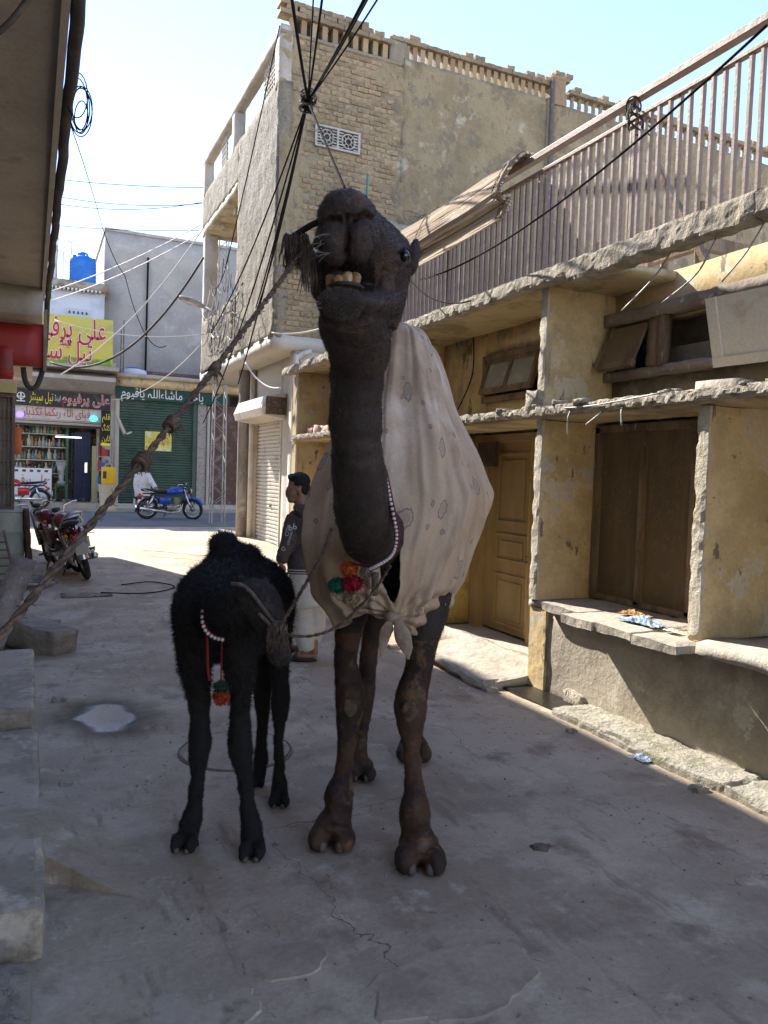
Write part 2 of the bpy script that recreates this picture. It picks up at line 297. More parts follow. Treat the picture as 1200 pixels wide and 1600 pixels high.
# ------------------------------------------------------------------ building on the right
def build_right():
    B = thing('ochre_building', 'derelict ochre plastered building with fins, broken ledges and a terrace', 'building', (3.8, 5, 0))
    mb = MB(); mb.rbox((3.60, -1.5, -.1), (4.5, 4.93, .64), .16, .012, 3); mb.build('low_wall', base_pl, B, smooth=True)
    mb = MB(); mb.rbox((3.575, 4.74, -.02), (3.70, 4.945, .63), .05, .005, 8); mb.build('wall_end', ochre, B)
    # sill planks
    ys = [4.74, 4.29, 3.95, 3.6, 3.22]
    for i in range(4):
        mb = MB(); d = rng.uniform(-.012, .012); mb.rbox(((3.52 if i == 0 else 3.36)+d, ys[i+1]+.008, .635+d*.4), (4.22, ys[i]-.008, .70+d*.4), .05, .006, 7, chip=.022)
        mb.build('sill_slab', conc, B)
    mb = MB(); mb.rbox((3.44, -1.5, .64), (4.22, 3.2, .73), .1, .012, 5, chip=.05); mb.build('sill_slab', conc, B, smooth=True)
    mb = MB(); mb.rbox((3.56, 4.73, .635), (4.22, 4.95, .69), .05, .006, 7, chip=.03); mb.build('sill_slab', conc, B, smooth=True)
    # fins
    for y, zs in ((3.25, ((.70, 2.08),)), (4.84, ((.69, 2.08), (2.155, 3.09))), (7.62, ((.0, 2.08), (2.155, 3.09))), (10.83, ((0.05, 2.08), (2.155, 3.09)))):
        for z0, z1 in zs:
            mb = MB(); mb.rbox((3.55, y, z0), (4.22, y+.085, z1), .055, .003, 4, chip=.012); mb.build('fin', ochre, B)
            mb = MB(); mb.rbox((3.540, y-.003, z0+.005), (3.562, y+.088, z1-.005), .03, .004, 16, chip=.022); mb.build('fin_edge', pale_edge, B)
    # ledge and terrace slab
    mb = MB(); mb.rbox((3.52, -1.5, 2.08), (4.22, 11.0, 2.125), .09, .006, 5, chip=.03); mb.build('ledge', soffit, B, smooth=True)
    mb = MB(); [mb.rbox((3.475, y_, 2.10), (3.60, y_+2.45, 2.17), .022, .010, 20, chip=.04) for y_ in (1.2, 3.62, 6.04, 8.46)]; mb.build('ledge_edge', rubble, B)
    mb = MB(); mb.rbox((3.50, 3.02, 2.105), (3.63, 3.34, 2.215), .06, .006, 6, chip=.02); mb.build('ledge_block', conc, B, smooth=True)
    mb = MB(); mb.rbox((3.47, 4.22, 3.085), (4.3, 11.2, 3.15), .12, .01, 4, chip=.03); mb.build('terrace_slab', soffit, B, smooth=True)
    mb = MB(); [mb.rbox((3.44, y_, 3.03), (3.60, y_+1.6, 3.18), .024, .013, 11, chip=.045) for y_ in (1.35, 2.92)]; mb.build('slab_edge', rubble, B)
    mb = MB(); [mb.rbox((3.44, y_, 3.075), (3.56, y_+2.3, 3.185), .026, .008, 15, chip=.03) for y_ in (4.48, 6.74, 9.0)]; mb.build('slab_edge', rubble, B)
    mb = MB(); mb.box((4.3, -1.5, 3.10), (12, 13.3, 3.16)); mb.build('terrace_floor', conc, B)
    # back walls of the bays
    def wall(y0, y1, z0, z1, m=ochre, x=4.2, t=.2): 
        mb = MB(); mb.rbox((x, y0, z0), (x+t, y1, z1), .2, .008, 3); mb.build('bay_wall', m, B, smooth=True)
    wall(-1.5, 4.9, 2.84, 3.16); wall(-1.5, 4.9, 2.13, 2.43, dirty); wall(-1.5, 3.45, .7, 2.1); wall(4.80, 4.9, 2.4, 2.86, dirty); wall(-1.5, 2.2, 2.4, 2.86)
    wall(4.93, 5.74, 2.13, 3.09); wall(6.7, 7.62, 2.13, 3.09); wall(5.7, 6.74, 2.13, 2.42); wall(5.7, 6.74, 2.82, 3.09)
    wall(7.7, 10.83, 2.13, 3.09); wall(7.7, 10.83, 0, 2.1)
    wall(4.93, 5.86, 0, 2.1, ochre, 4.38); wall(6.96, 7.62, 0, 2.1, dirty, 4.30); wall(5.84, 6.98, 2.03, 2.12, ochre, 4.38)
    mb = MB(); mb.rbox((4.6, -1.5, -.1), (4.7, 13.3, 3.1), .4, .004, 3); mb.build('inner_wall', mat('inner_grey', (.30, .275, .24), [((.2, .18, .15), 2, .45, .65)]), B)
    mb = MB(); mb.box((3.60, 10.915, -.1), (12, 11.2, 3.06)); mb.build('end_wall', ochre, B)
    mb = MB(); mb.rbox((3.95, 6.94, .1), (4.42, 7.02, 2.04), .1, .006, 4); mb.build('door_jamb', yellow_frame, B, smooth=True)
    # threshold
    mb = MB(); mb.rbox((3.72, 4.95, -.05), (3.88, 7.6, .13), .08, .01, 5, chip=.03); mb.build('threshold', conc, B, smooth=True)
    mb = MB(); mb.rbox((3.88, 4.95, -.05), (4.4, 7.6, .08), .12, .006, 5); mb.build('door_step', conc, B, smooth=True)
    # door
    D = MB(); D.box((4.30, 5.90, .10), (4.34, 6.78, 2.0)); door = D.build('door', door_paint, B)
    for y0, y1, z0, z1 in ((6.03, 6.56, 1.18, 1.88), (6.03, 6.56, .80, 1.08), (6.03, 6.56, .16, .68)):
        mb = MB()
        for lo, hi in (((4.285, y0, z0), (4.302, y0+.03, z1)), ((4.285, y1-.03, z0), (4.302, y1, z1)), ((4.285, y0+.03, z0), (4.302, y1-.03, z0+.03)), ((4.285, y0+.03, z1-.03), (4.302, y1-.03, z1))): mb.box(lo, hi)
        mb.build('door_moulding', door_paint, door)
        mb = MB(); mb.box((4.288, y0+.07, z0+.07), (4.303, y1-.07, z1-.07), bev=.006); mb.build('door_panel', door_paint, door)
    mb = MB(); mb.box((4.25, 5.92, .12), (4.30, 5.975, 2.0)); mb.build('door_stile', yellow_frame, door)
    mb = MB(); mb.tube([(4.27, 6.06, .86), (4.235, 6.02, .85), (4.235, 5.93, .845), (4.27, 5.88, .85)], .008, 6); mb.build('door_latch', rust, door)
    for lo, hi in (((4.22, 5.80, .08), (4.32, 5.90, 2.06)), ((4.22, 6.78, .08), (4.32, 6.93, 2.06)), ((4.22, 5.90, 1.985), (4.32, 6.78, 2.06))):
        mb = MB(); mb.box(lo, hi); mb.build('door_frame', door_paint, B)
    mb = MB(); mb.box((4.17, 6.46, 1.74), (4.21, 6.78, 1.985), bev=.004); pl = mb.build('name_plate', mat('dark_plate', (.07, .05, .035), [((.12, .09, .06), 12, .5, .65)], rough=.6), B)
    # brown window shutters in the near bay
    for lo, hi in (((4.10, 4.33, .73), (4.135, 4.83, 2.03)), ((4.10, 3.83, .73), (4.135, 4.31, 2.03))):
        mb = MB(); mb.box(lo, hi); mb.build('window_shutter', wood_brown, B)
    for lo, hi in (((4.06, 4.30, .72), (4.10, 4.345, 2.03)), ((4.05, 4.79, .72), (4.10, 4.835, 2.04)), ((4.06, 3.82, .72), (4.10, 3.86, 2.03)), ((4.05, 3.5, 2.0), (4.12, 4.835, 2.055)), ((4.06, 3.5, .705), (4.12, 4.835, .745))):
        mb = MB(); mb.box(lo, hi); mb.build('window_batten', old_wood, B)
    mb = MB(); mb.box((4.11, 3.45, .7), (4.15, 3.83, 2.04)); mb.build('window_shutter', wood_brown, B)
    ch = MB(); cr_ = random.Random(3)                     # chalk scribbles
    for cy, cz, sy, sz, n in ((4.14, 1.55, .17, .28, 70), (4.60, 1.50, .15, .30, 60), (4.12, 1.18, .12, .06, 22), (4.06, 1.75, .12, .14, 26)):
        for i in range(n):
            y = cy+cr_.uniform(-sy, sy); z = cz+cr_.uniform(-sz, sz); a = cr_.choice((0, 1.57, .5, 2.2)) + cr_.uniform(-.3, .3); l = cr_.uniform(.015, .07); pts = []
            for k in range(5):
                pts.append((4.0985, y, z)); a += cr_.uniform(-.7, .7); y += math.cos(a)*l/4; z += math.sin(a)*l/4
            ch.tube(pts, cr_.choice((.0007, .0009, .0013)), 4)
    ch.build('chalk_marks', mat('chalk', (.34, .28, .20), rough=.95, bump=0, fine=0), B, kind='stuff')
    # ventilator opening, near bay
    for lo, hi, m in (((4.08, 2.2, 2.83), (4.22, 4.84, 2.925), grey_wood), ((4.10, 2.2, 2.40), (4.22, 4.84, 2.475), grey_wood), ((4.10, 4.27, 2.47), (4.2, 4.38, 2.83), old_wood), ((4.08, 4.20, 2.46), (4.17, 4.255, 2.84), old_wood), ((4.10, 3.72, 2.47), (4.2, 3.80, 2.83), old_wood), ((4.12, 4.76, 2.47), (4.2, 4.82, 2.83), old_wood)):
        mb = MB(); mb.rbox(lo, hi, .05, .008, 9, chip=.015); mb.build('vent_frame', m, B, smooth=True)
    T = Matrix.Translation((4.12, 4.57, 2.80)) @ Matrix.Rotation(R(24), 4, 'Y')
    mb = MB(); mb.box((-.012, -.18, -.34), (.012, .18, 0), T); f = mb.build('vent_flap', wood_brown, B)
    mb = MB(); mb.box((-.02, -.19, -.36), (.02, .19, -.31), T); mb.box((-.018, .16, -.31), (.018, .19, 0), T); mb.build('flap_rail', old_wood, f)
    T = Matrix.Translation((3.86, 3.22, 2.80)) @ Matrix.Rotation(R(6), 4, 'Z') @ Matrix.Rotation(R(-16), 4, 'Y')
    mb = MB(); mb.box((-.012, -.36, -.42), (.012, .34, -.02), T); f = mb.build('vent_flap', white_wood, B)
    mb = MB(); mb.box((-.03, -.37, -.45), (.012, .36, -.39), T); mb.box((-.026, .29, -.39), (.01, .36, -.02), T); mb.build('flap_rail', white_wood, f)
    mb = MB(); mb.box((4.35, 2.6, 2.44), (4.37, 4.4, 2.64)); mb.build('inner_board', grey_wall, B)
    # ventilator, door bay
    T = Matrix.Translation((4.19, 6.22, 2.80)) @ Matrix.Rotation(R(17), 4, 'Y')
    for lo, hi in (((-.02, -.44, -.36), (.02, -.39, 0)), ((-.02, .39, -.36), (.02, .44, 0)), ((-.02, -.39, -.05), (.02, .39, 0)), ((-.02, -.39, -.36), (.02, .39, -.31)), ((-.018, -.025, -.31), (.018, .025, -.05))):
        mb = MB(); mb.box(lo, hi, T); mb.build('vent_sash', old_wood, B)
    glass = mat('dusty_pane', (.32, .33, .31), [((.42, .41, .36), 6, .5, .65)], rough=.25, bump=.05, spec=.6)
    for y0, y1 in ((-.39, -.025), (.025, .39)):
        mb = MB(); mb.box((-.004, y0, -.31), (.004, y1, -.05), T); mb.build('vent_pane', glass, B)
    for lo, hi in (((4.16, 5.72, 2.38), (4.26, 6.74, 2.44)), ((4.16, 5.72, 2.80), (4.26, 6.74, 2.85)), ((4.16, 6.68, 2.44), (4.26, 6.74, 2.80))):
        mb = MB(); mb.box(lo, hi); mb.build('vent_frame', old_wood, B)
    mb = MB(); mb.tube(spline([(4.17, 6.95, 3.08), (4.17, 6.93, 2.8), (4.16, 6.98, 2.6), (4.13, 7.15, 2.35), (4.1, 7.3, 2.17)], 6), .006, 6); mb.build('wall_wire', black_rub, B, smooth=True)
    # steel rods left in the broken slab and ledge
    for p in (((3.56, 3.62, 3.05), (3.52, 3.72, 2.9), (3.45, 3.92, 2.72)), ((3.56, 3.28, 3.04), (3.5, 3.36, 2.84), (3.44, 3.56, 2.70)), ((3.56, 2.95, 3.05), (3.5, 3.02, 2.88), (3.46, 3.14, 2.74)), ((3.56, 3.95, 2.12), (3.47, 3.9, 2.09), (3.44, 3.86, 1.98)), ((3.56, 4.15, 2.12), (3.46, 4.12, 2.06), (3.43, 4.2, 2.0)), ((3.5, 4.45, 2.12), (3.45, 4.42, 2.06), (3.44, 4.4, 1.93)), ((3.5, 4.7, 2.15), (3.455, 4.2, 2.13), (3.45, 3.5, 2.165))):
        mb = MB(); mb.tube(spline(p, 5), .0055, 6); mb.build('reinforcing_rod', galv, B, smooth=True)
    # stones and broken lumps on the ledge
    rr = random.Random(5)
    lump = []
    for k in range(4):
        mb = MB(); mb.rbox((-.05, -.06, 0), (.05, .06, .05), .025, .02, 13); me = mb.mesh('ledge_stone', smooth=True); me.materials.append(rubble); lump.append(me)
    for i in range(46):
        y = rr.uniform(2.6, 5.6) if i < 30 else rr.uniform(5.6, 10.6); piece('ledge_stone', lump[i % 4], (rr.uniform(3.5, 3.72), y, 2.155+rr.uniform(-.01, .008)), B, (0, 0, rr.uniform(0, 6)), [rr.uniform(.3, .95)]*3)
    mb = MB(); mb.rbox((3.50, 4.86, 2.16), (3.62, 5.02, 2.30), .03, .022, 12); mb.build('ledge_lump', rubble, B, smooth=True)
    # thick far bay frame
    mb = MB(); mb.box((3.53, 10.80, .0), (3.56, 10.84, 3.1)); mb.build('bay_pipe', cream_paint, B)
    # railing
    Rl = thing('balcony_railing', 'brown painted steel bar railing along the terrace edge', 'railing', (3.55, 5, 3.17))
    mb = MB(); mb.box((-.014, -.009, 0), (.014, .009, .80)); me = mb.mesh('bar'); me.materials.append(rail_paint)
    y = 1.6; i = 0
    while y < 8.25:
        piece('bar', me, (3.545, y, 3.175), Rl, (rr.uniform(-.008, .008), rr.uniform(-.006, .006), 0)); y += .083; i += 1
    for z, n, h in ((3.965, 'lower_rail', .028), (4.085, 'top_rail', .045)):
        mb = MB(); mb.box((3.525-.01*(h > .03), 1.5, z), (3.568+.01*(h > .03), 8.3, z+h), bev=.004); mb.build(n, rail_paint, Rl)
    for y in (1.55, 3.98, 6.4, 8.25):
        mb = MB(); mb.box((3.532, y-.012, 3.15), (3.560, y+.012, 4.087)); mb.build('post', rail_paint, Rl)
    mb = MB()
    for k in range(5):
        c = Vector((3.53, 3.98+rr.uniform(-.02, .02), 4.05-.03*k)); M = Matrix.Rotation(rr.uniform(-.6, .6), 3, 'Y') @ Matrix.Rotation(rr.uniform(-.5, .5), 3, 'X')
        mb.torus(c, rr.uniform(.045, .075), .006, 'Y' if k % 2 else 'X', 16, 5, M=M)
    tag(mb.build('rag_knot', grey_cable, smooth=True), 'frayed dark wire knot tied round the top of the brown railing', 'knot')
    # rolled cane blind
    Bl = thing('cane_blind', 'pale dry cane blind folded over the brown railing', 'blind', (3.45, 6.6, 3.6))
    mb = MB(); rr2 = random.Random(11)
    prof = spline([(3.60, 4.16), (3.52, 4.185), (3.42, 4.10), (3.34, 3.97), (3.30, 3.86), (3.33, 3.80), (3.38, 3.83), (3.37, 3.74), (3.34, 3.66)], 9)
    for q in prof:
        for lay in range(2):
            x, z = q[0]+rr2.uniform(-.006, .006)-lay*.006, q[1]+rr2.uniform(-.006, .006); y0 = 5.2+rr2.uniform(-.06, .08); y1 = 8.1+rr2.uniform(-.2, .15)
            mb.tube([(x+rr2.uniform(-.006, .006), y0+(y1-y0)*k/6, z+rr2.uniform(-.008, .008)-.03*math.sin(3.14*k/6)) for k in range(7)], rr2.uniform(.007, .012), 5)
    mb.build('cane', cane, Bl, kind='stuff')
    mb = MB(); mb.add([(q[0]+.012, y, q[1]-.01) for q in prof for y in (5.24, 8.0)], [(2*i, 2*i+1, 2*i+3, 2*i+2) for i in range(len(prof)-1)]); mb.build('backing', cane, Bl)
    for y in (5.28, 6.6, 7.9):
        mb = MB(); mb.tube([(q[0]-.016, y, q[1]+.006) for q in prof], .005, 5); mb.build('binding_string', old_wood, Bl)
    mb = MB(); mb.tube([(q[0]-.01, 5.2, q[1]) for q in prof], .022, 6); mb.build('edge_binding', old_wood, Bl)
    # things on the terrace
    Fd = thing('bed_frame', 'brown wooden bed frame standing behind the railing', 'bed frame', (4.6, 5.0, 3.16))
    for lo, hi in (((4.55, 4.35, 3.40), (4.62, 5.6, 3.52)), ((5.35, 4.35, 3.40), (5.42, 5.6, 3.52)), ((4.62, 4.35, 3.40), (5.35, 4.42, 3.50)), ((4.62, 5.53, 3.40), (5.35, 5.6, 3.50))):
        mb = MB(); mb.box(lo, hi); mb.build('bed_rail', old_wood, Fd)
    for x in (4.58, 5.38):
        for y in (4.38, 5.56):
            mb = MB(); mb.tube([(x, y, 3.16), (x, y, 3.3), (x, y, 3.4), (x, y, 3.75)], [.02, .035, .04, .035], 8); mb.build('leg', old_wood, Fd)
    mb = MB(); M = Matrix.Translation((4.4, 4.1, 3.16)) @ Matrix.Rotation(R(-32), 4, 'X'); mb.box((-.03, -.02, 0), (.03, .02, 1.15), M)
    mb.box((-.025, -.02, 0), (.025, .02, .6), Matrix.Translation((4.4, 4.72, 3.1)))
    tag(mb.build('leaning_plank', old_wood), 'dark wooden plank leaning at a slant behind the terrace railing', 'plank')
build_right()
# debris
mbx = MB(); T = Matrix.Translation((3.42, 5.35, .0)) @ Matrix.Rotation(R(-3), 4, 'Y') @ Matrix.Rotation(R(4), 4, 'X')
mbx.rbox((-.28, -.42, .02), (.34, .72, .10), .04, .010, 7, T, chip=.05)
tag(mbx.build('drain_slab', conc), 'cracked concrete slab bridging the drain before the ochre door', 'slab')
mbx = MB(); mbx.rbox((3.34, 4.32, -.02), (3.95, 4.95, .012), .1, .004, 5); tag(mbx.build('drain_hole', mat('drain_dark', (.02, .018, .015), rough=.3, bump=.1)), kind='structure')  # flat near-black slab in place of the drain hole
mbx = MB(); mbx.rbox((3.56, 4.26, -.02), (3.72, 4.5, .10), .05, .03, 8, chip=.06); tag(mbx.build('kerb_rubble', rubble, smooth=True), 'broken concrete lump at the end of the gutter kerb', 'rubble')
# ------------------------------------------------------------------ brick building
def build_brick():
    YB, XF = 13.5, 3.92
    B = thing('brick_building', 'tall weathered brick building with rough plaster, baluster parapet and overhanging storeys', 'building', (4.6, 15, 0))
    rr = random.Random(21)
    # side wall: mortar bed behind the bricks, thin plaster further along
    mb = MB(); mb.rbox((XF+.02, YB, 4.06), (6.36, YB+.22, 9.42), .16, .012, 3); mb.build('side_wall', mortar, B, smooth=True)
    mb = MB(); mb.rbox((6.34, YB-.035, 3.1), (9.66, YB+.22, 9.52), .12, .02, 3); mb.build('side_wall', wall_pl, B, smooth=True)
    mb = MB(); mb.rbox((9.76, YB-.03, 3.1), (17, YB+.22, 9.48), .16, .02, 3); mb.build('side_wall', wall_pl, B, smooth=True)
    mb = MB(); mb.rbox((9.64, YB-.06, 3.1), (9.78, YB+.2, 9.55), .2, .012, 4); mb.build('pilaster', mortar, B, smooth=True)
    mb = MB(); mb.tube([(9.71, YB-.1, 9.9), (9.71, YB-.1, 3.2)], .05, 10); mb.build('drain_pipe', rust, B, smooth=True)
    # bricks
    shapes = []
    for k in range(5):
        mb = MB(); mb.rbox((-.118, -.03, -.040), (.118, .03, .040), .06, .006, 14+k); me = mb.mesh('brick', smooth=False); me.materials.append(brick_m); shapes.append(me)
    spots = []
    row = 0; z = 4.14
    while z < 9.36:
        x = XF+.10+(.125 if row % 2 else 0)
        while x < 6.36:
            if not (4.60 < x < 5.48 and 7.5 < z < 7.96):
                n_ = noise.noise(Vector((x*.8, z*.62, 1.7))) + .35*noise.noise(Vector((x*2.3, z*2.1, 4)))
                bare = n_ + .18 + rr.uniform(-.22, .22) + (.25 if z > 7.2 else 0) - (.45 if z < 5.9 else 0) - (.35 if x < 4.3 else 0) - max(0, x-5.9)*.8
                if 4.0 < z < 5.3 and x < 4.9: bare += .75
                spots.append((bare, x, z))
            x += .25
        z += .092; row += 1
    spots.sort(reverse=True)
    for i, (b, x, z) in enumerate(spots[:295]):
        piece('brick', shapes[i % 5], (x+rr.uniform(-.02, .02), YB+.012+rr.uniform(-.010, .012), z+rr.uniform(-.006, .006)), B, (rr.uniform(-.04, .04), rr.uniform(-.03, .03), rr.uniform(-.03, .03)), (rr.uniform(.72, 1.02), 1, rr.uniform(.8, 1.05)))
    mb = MB()
    for b, x, z in spots[295:]:
        if b < -.34: continue
        w_ = rr.uniform(.09, .118); mb.rbox((x-w_, YB-.010+rr.uniform(0, .018), z-.038), (x+w_, YB+.02, z+.038), .12, .008, 14)
    mb.build('worn_bricks', brick_m, B, kind='stuff')
    # smeared plaster left over the bricks
    mb = MB(); n = 70; m = 150; gx = []
    for j in range(m+1):
        for i in range(n+1):
            x = XF+.02+(6.4-XF)*i/n; z = 4.08+5.3*j/m
            v = noise.noise(Vector((x*.8, z*.62, 1.7))) + .35*noise.noise(Vector((x*2.3, z*2.1, 4))) + .3*noise.noise(Vector((x*7, z*7, 2)))
            bare = v + .18 + (.25 if z > 7.2 else 0) - (.45 if z < 5.9 else 0) - (.35 if x < 4.3 else 0) - max(0, x-5.9)*.8 + (.75 if (z < 5.3 and x < 4.9) else 0)
            gx.append((x, YB-.012-.045*min(1, max(-.18, (-bare-.12)*3))+noise.noise(Vector((x*9, z*9, 0)))*.01, z))
    mb.add(gx, [(j*(n+1)+i, j*(n+1)+i+1, (j+1)*(n+1)+i+1, (j+1)*(n+1)+i) for j in range(m) for i in range(n)])
    mb.build('plaster_skin', wall_pl, B, smooth=True)
    # pierced grille
    gm = mat('grille_concrete', (.44, .41, .36), [((.3, .27, .22), 8, .5, .65)], bump=.4)
    mb = MB(); mb.box((4.60, YB-.02, 7.54), (5.48, YB+.03, 7.93)); mb.build('grille_shade', dark_in, B)  # flat dark box stands for the shade behind the grille
    mb = MB()
    for lo, hi in (((4.60, YB-.06, 7.54), (5.48, YB-.02, 7.575)), ((4.60, YB-.06, 7.895), (5.48, YB-.02, 7.93)), ((4.60, YB-.06, 7.575), (4.64, YB-.02, 7.895)), ((5.44, YB-.06, 7.575), (5.48, YB-.02, 7.895)), ((5.02, YB-.06, 7.575), (5.06, YB-.02, 7.895))): mb.box(lo, hi)
    G_ = mb.build('grille', gm, B)
    for cx in (4.83, 5.25):
        mb = MB(); mb.torus((cx, YB-.04, 7.735), .13, .014, 'Y', 24, 5); mb.torus((cx, YB-.04, 7.735), .06, .012, 'Y', 16, 5)
        for k in range(6): mb.box((cx-.19, YB-.05, 7.59+k*.052), (cx-.1, YB-.03, 7.61+k*.052)); mb.box((cx+.1, YB-.05, 7.59+k*.052), (cx+.19, YB-.03, 7.61+k*.052))
        for k in range(8):
            a = k*.785; mb.tube([(cx+.06*math.cos(a), YB-.04, 7.735+.06*math.sin(a)), (cx+.13*math.cos(a), YB-.04, 7.735+.13*math.sin(a))], .009, 4)
        mb.build('rosette', gm, G_)
    # parapet with balusters
    mb = MB(); mb.rbox((-.05, -.06, 0), (.05, .06, .30), .06, .008, 9); bal = mb.mesh('baluster'); bal.materials.append(brick_m)
    mb = MB(); mb.tube([(0, 0, 0), (0, 0, .05), (0, 0, .12), (0, 0, .22), (0, 0, .30)], [.055, .035, .055, .04, .06], 10); bal2 = mb.mesh('baluster', smooth=True); bal2.materials.append(mortar)
    x = 4.16
    while x < 6.0: piece('baluster', bal, (x, YB+.08, 9.40), B); x += .2
    x = 6.42
    while x < 9.6: piece('baluster', bal, (x, YB+.08, 9.50), B); x += .165
    x = 10.15
    while x < 16: piece('baluster', bal2, (x, YB+.08, 9.46), B); x += .19
    mb = MB(); mb.rbox((9.70, YB-.05, 9.46), (10.08, YB+.22, 9.98), .1, .012, 6); mb.build('parapet_pier', brick_m, B)
    cope = []
    for k in range(4):
        mb = MB(); mb.rbox((-.118, -.13, 0), (.118, .13, .085), .06, .012, 9+k, chip=.02); me = mb.mesh('coping_brick'); me.materials.append(brick_m); cope.append(me)
    x = XF+.1; k = 0
    while x < 16.5:
        z0 = 9.70 if x < 6.1 else (9.80 if x < 9.75 else (9.98 if x < 10.1 else 9.76))
        piece('coping_brick', cope[k % 4], (x, YB+.08, z0), B, (0, rr.uniform(-.03, .03), rr.uniform(-.05, .05)))
        if x < 5.9 or rr.random() < .45: piece('coping_brick', cope[(k+1) % 4], (x+.1, YB+.08, z0+.083), B, (0, rr.uniform(-.03, .03), rr.uniform(-.06, .06)), (rr.uniform(.7, 1), 1, 1))
        if x < 5.7: piece('coping_brick', cope[(k+2) % 4], (x, YB+.08, z0+.166), B, (0, rr.uniform(-.03, .03), rr.uniform(-.06, .06)))
        x += .242; k += 1
    mb = MB(); mb.rbox((XF, YB-.03, 9.36), (6.3, YB+.2, 9.42), .1, .012, 6); mb.build('parapet_band', mortar, B, smooth=True)
    mb = MB(); mb.rbox((6.05, YB-.02, 9.40), (6.38, YB+.2, 9.86), .1, .014, 6); mb.build('parapet_pier', mortar, B, smooth=True)
    mb = MB(); mb.box((4.16, YB+.16, 9.42), (6.05, YB+.2, 9.7)); mb.build('parapet_back', dark_in, B)
    # low lean-to wall on the far terrace
    mb = MB(); mb.rbox((5.3, 13.0, 3.1), (7.6, 13.25, 6.3), .12, .018, 4, chip=.06); mb.build('lean_to_wall', dirty, B, smooth=True)
    mb = MB()
    for k in range(12): 
        c = Vector((6.9+rr.uniform(-.5, .5), 13.05, 6.42+rr.uniform(-.05, .06))); mb.torus(c, rr.uniform(.1, .25), .009, 'Y', 18, 4, M=Matrix.Rotation(rr.uniform(-.5, .5), 3, 'Z') @ Matrix.Diagonal((1.5, 1, .5)))
    tag(mb.build('barbed_wire', rust), 'tangle of rusty wire on top of the low terrace wall', 'wire')
    mb = MB(); mb.tube([(5.42, 12.9, 6.0), (5.42, 12.9, 7.0)], .02, 6); tag(mb.build('green_pole', mat('teal_paint', (.05, .22, .2), rough=.5)), 'thin teal pole above the low terrace wall', 'pole')
    # street front
    mb = MB(); mb.rbox((XF, YB-.02, 4.06), (XF+.25, 16.36, 8.56), .12, .03, 3.5); mb.build('front_wall', face_pl, B, smooth=True)
    mb = MB(); mb.rbox((XF, 16.34, 7.72), (XF+.2, 20.1, 8.56), .12, .02, 3.5); mb.build('balcony_parapet', face_pl, B, smooth=True)
    mb = MB(); mb.rbox((XF, YB-.02, 9.34), (XF+.2, 20.1, 9.52), .12, .012, 4); mb.build('top_beam', conc, B, smooth=True)
    for y in (13.48, 16.75, 19.85):
        mb = MB(); mb.rbox((XF+.004, y, 8.5), (XF+.22, y+.3, 9.4), .12, .01, 4); mb.build('loggia_post', conc, B, smooth=True)
    mb = MB()
    for i in range(9):
        mb.box((XF+.09, 13.8+i*.12, 8.55), (XF+.12, 13.83+i*.12, 9.36)); mb.box((XF+.085, 13.8, 8.62+i*.085), (XF+.125, 14.85, 8.645+i*.085))
    mb.build('lattice_screen', conc, B)
    mb = MB()
    for i in range(6): mb.box((XF+.09, 17.9+i*.1, 8.55), (XF+.12, 17.93+i*.1, 9.36)); mb.box((XF+.085, 17.9, 8.62+i*.12), (XF+.125, 18.45, 8.645+i*.12))
    mb.build('lattice_screen', conc, B)
    mb = MB(); mb.rbox((XF, 16.3, 7.55), (6.5, 20.1, 7.74), .3, .008, 3); mb.build('balcony_slab', soffit, B, smooth=True)
    for y in (17.4, 18.6): 
        mb = MB(); mb.box((XF+.2, y, 7.4), (6.5, y+.2, 7.56)); mb.build('slab_beam', soffit, B)
    mb = MB(); mb.box((5.2, YB+.2, 0), (5.4, 17.1, 9.4)); mb.build('inner_wall', dirty, B)
    mb = MB(); mb.rbox((XF+.02, 19.7, 4.0), (XF+.32, 20.0, 7.6), .15, .008, 4); mb.build('corner_column', conc, B, smooth=True)
    mb = MB(); mb.rbox((XF, 16.36, 4.06), (XF+.16, 19.9, 5.35), .12, .02, 4); mb.build('balcony_front', face_pl, B, smooth=True)
    mb = MB(); mb.rbox((XF+.004, YB-.015, 3.86), (5.3, 20.0, 4.10), .25, .012, 3); mb.build('overhang_slab', white_pl, B, smooth=True)
    mb = MB(); mb.rbox((4.36, YB+.02, -.1), (6.4, YB+.3, 3.9), .25, .008, 3); mb.build('ground_floor_wall', white_pl, B, smooth=True)
    mb = MB(); mb.rbox((4.52, YB+.3, -.1), (4.7, 14.75, 3.9), .25, .006, 3); mb.build('ground_floor_wall', white_pl, B, smooth=True)
    mb = MB(); mb.rbox((4.52, 14.7, 2.95), (4.7, 17.1, 3.9), .25, .006, 3); mb.build('ground_floor_wall', white_pl, B, smooth=True)
    mb = MB(); mb.rbox((4.52, 16.75, -.1), (4.7, 17.1, 2.95), .25, .006, 3); mb.build('ground_floor_wall', white_pl, B, smooth=True)
    # bay above the yellow recess
    # roller shutter
    Y0, Y1 = 14.78, 16.72
    mb = MB(); z = .14; prof = []
    while z < 2.95: prof += [(4.60, z), (4.57, z+.02), (4.57, z+.06), (4.60, z+.075)]; z += .08
    mb.add([(p[0], y, p[1]) for p in prof for y in (Y0, Y1)], [(2*i, 2*i+1, 2*i+3, 2*i+2) for i in range(len(prof)-1)]); S = mb.build('roller_shutter', cream_paint, B)
    for y in (Y0-.06, Y1): 
        mb = MB(); mb.box((4.5, y, .05), (4.62, y+.06, 2.95)); mb.build('shutter_guide', cream_paint, S)
    mb = MB(); mb.box((4.545, 15.5, .9), (4.575, 15.6, .94)); mb.build('shutter_lock', rust, S)
    mb = MB(); M_ = None
    pr_ = [(4.5, 2.66), (4.06, 2.72), (4.02, 2.86), (4.12, 3.10), (4.5, 3.16)]
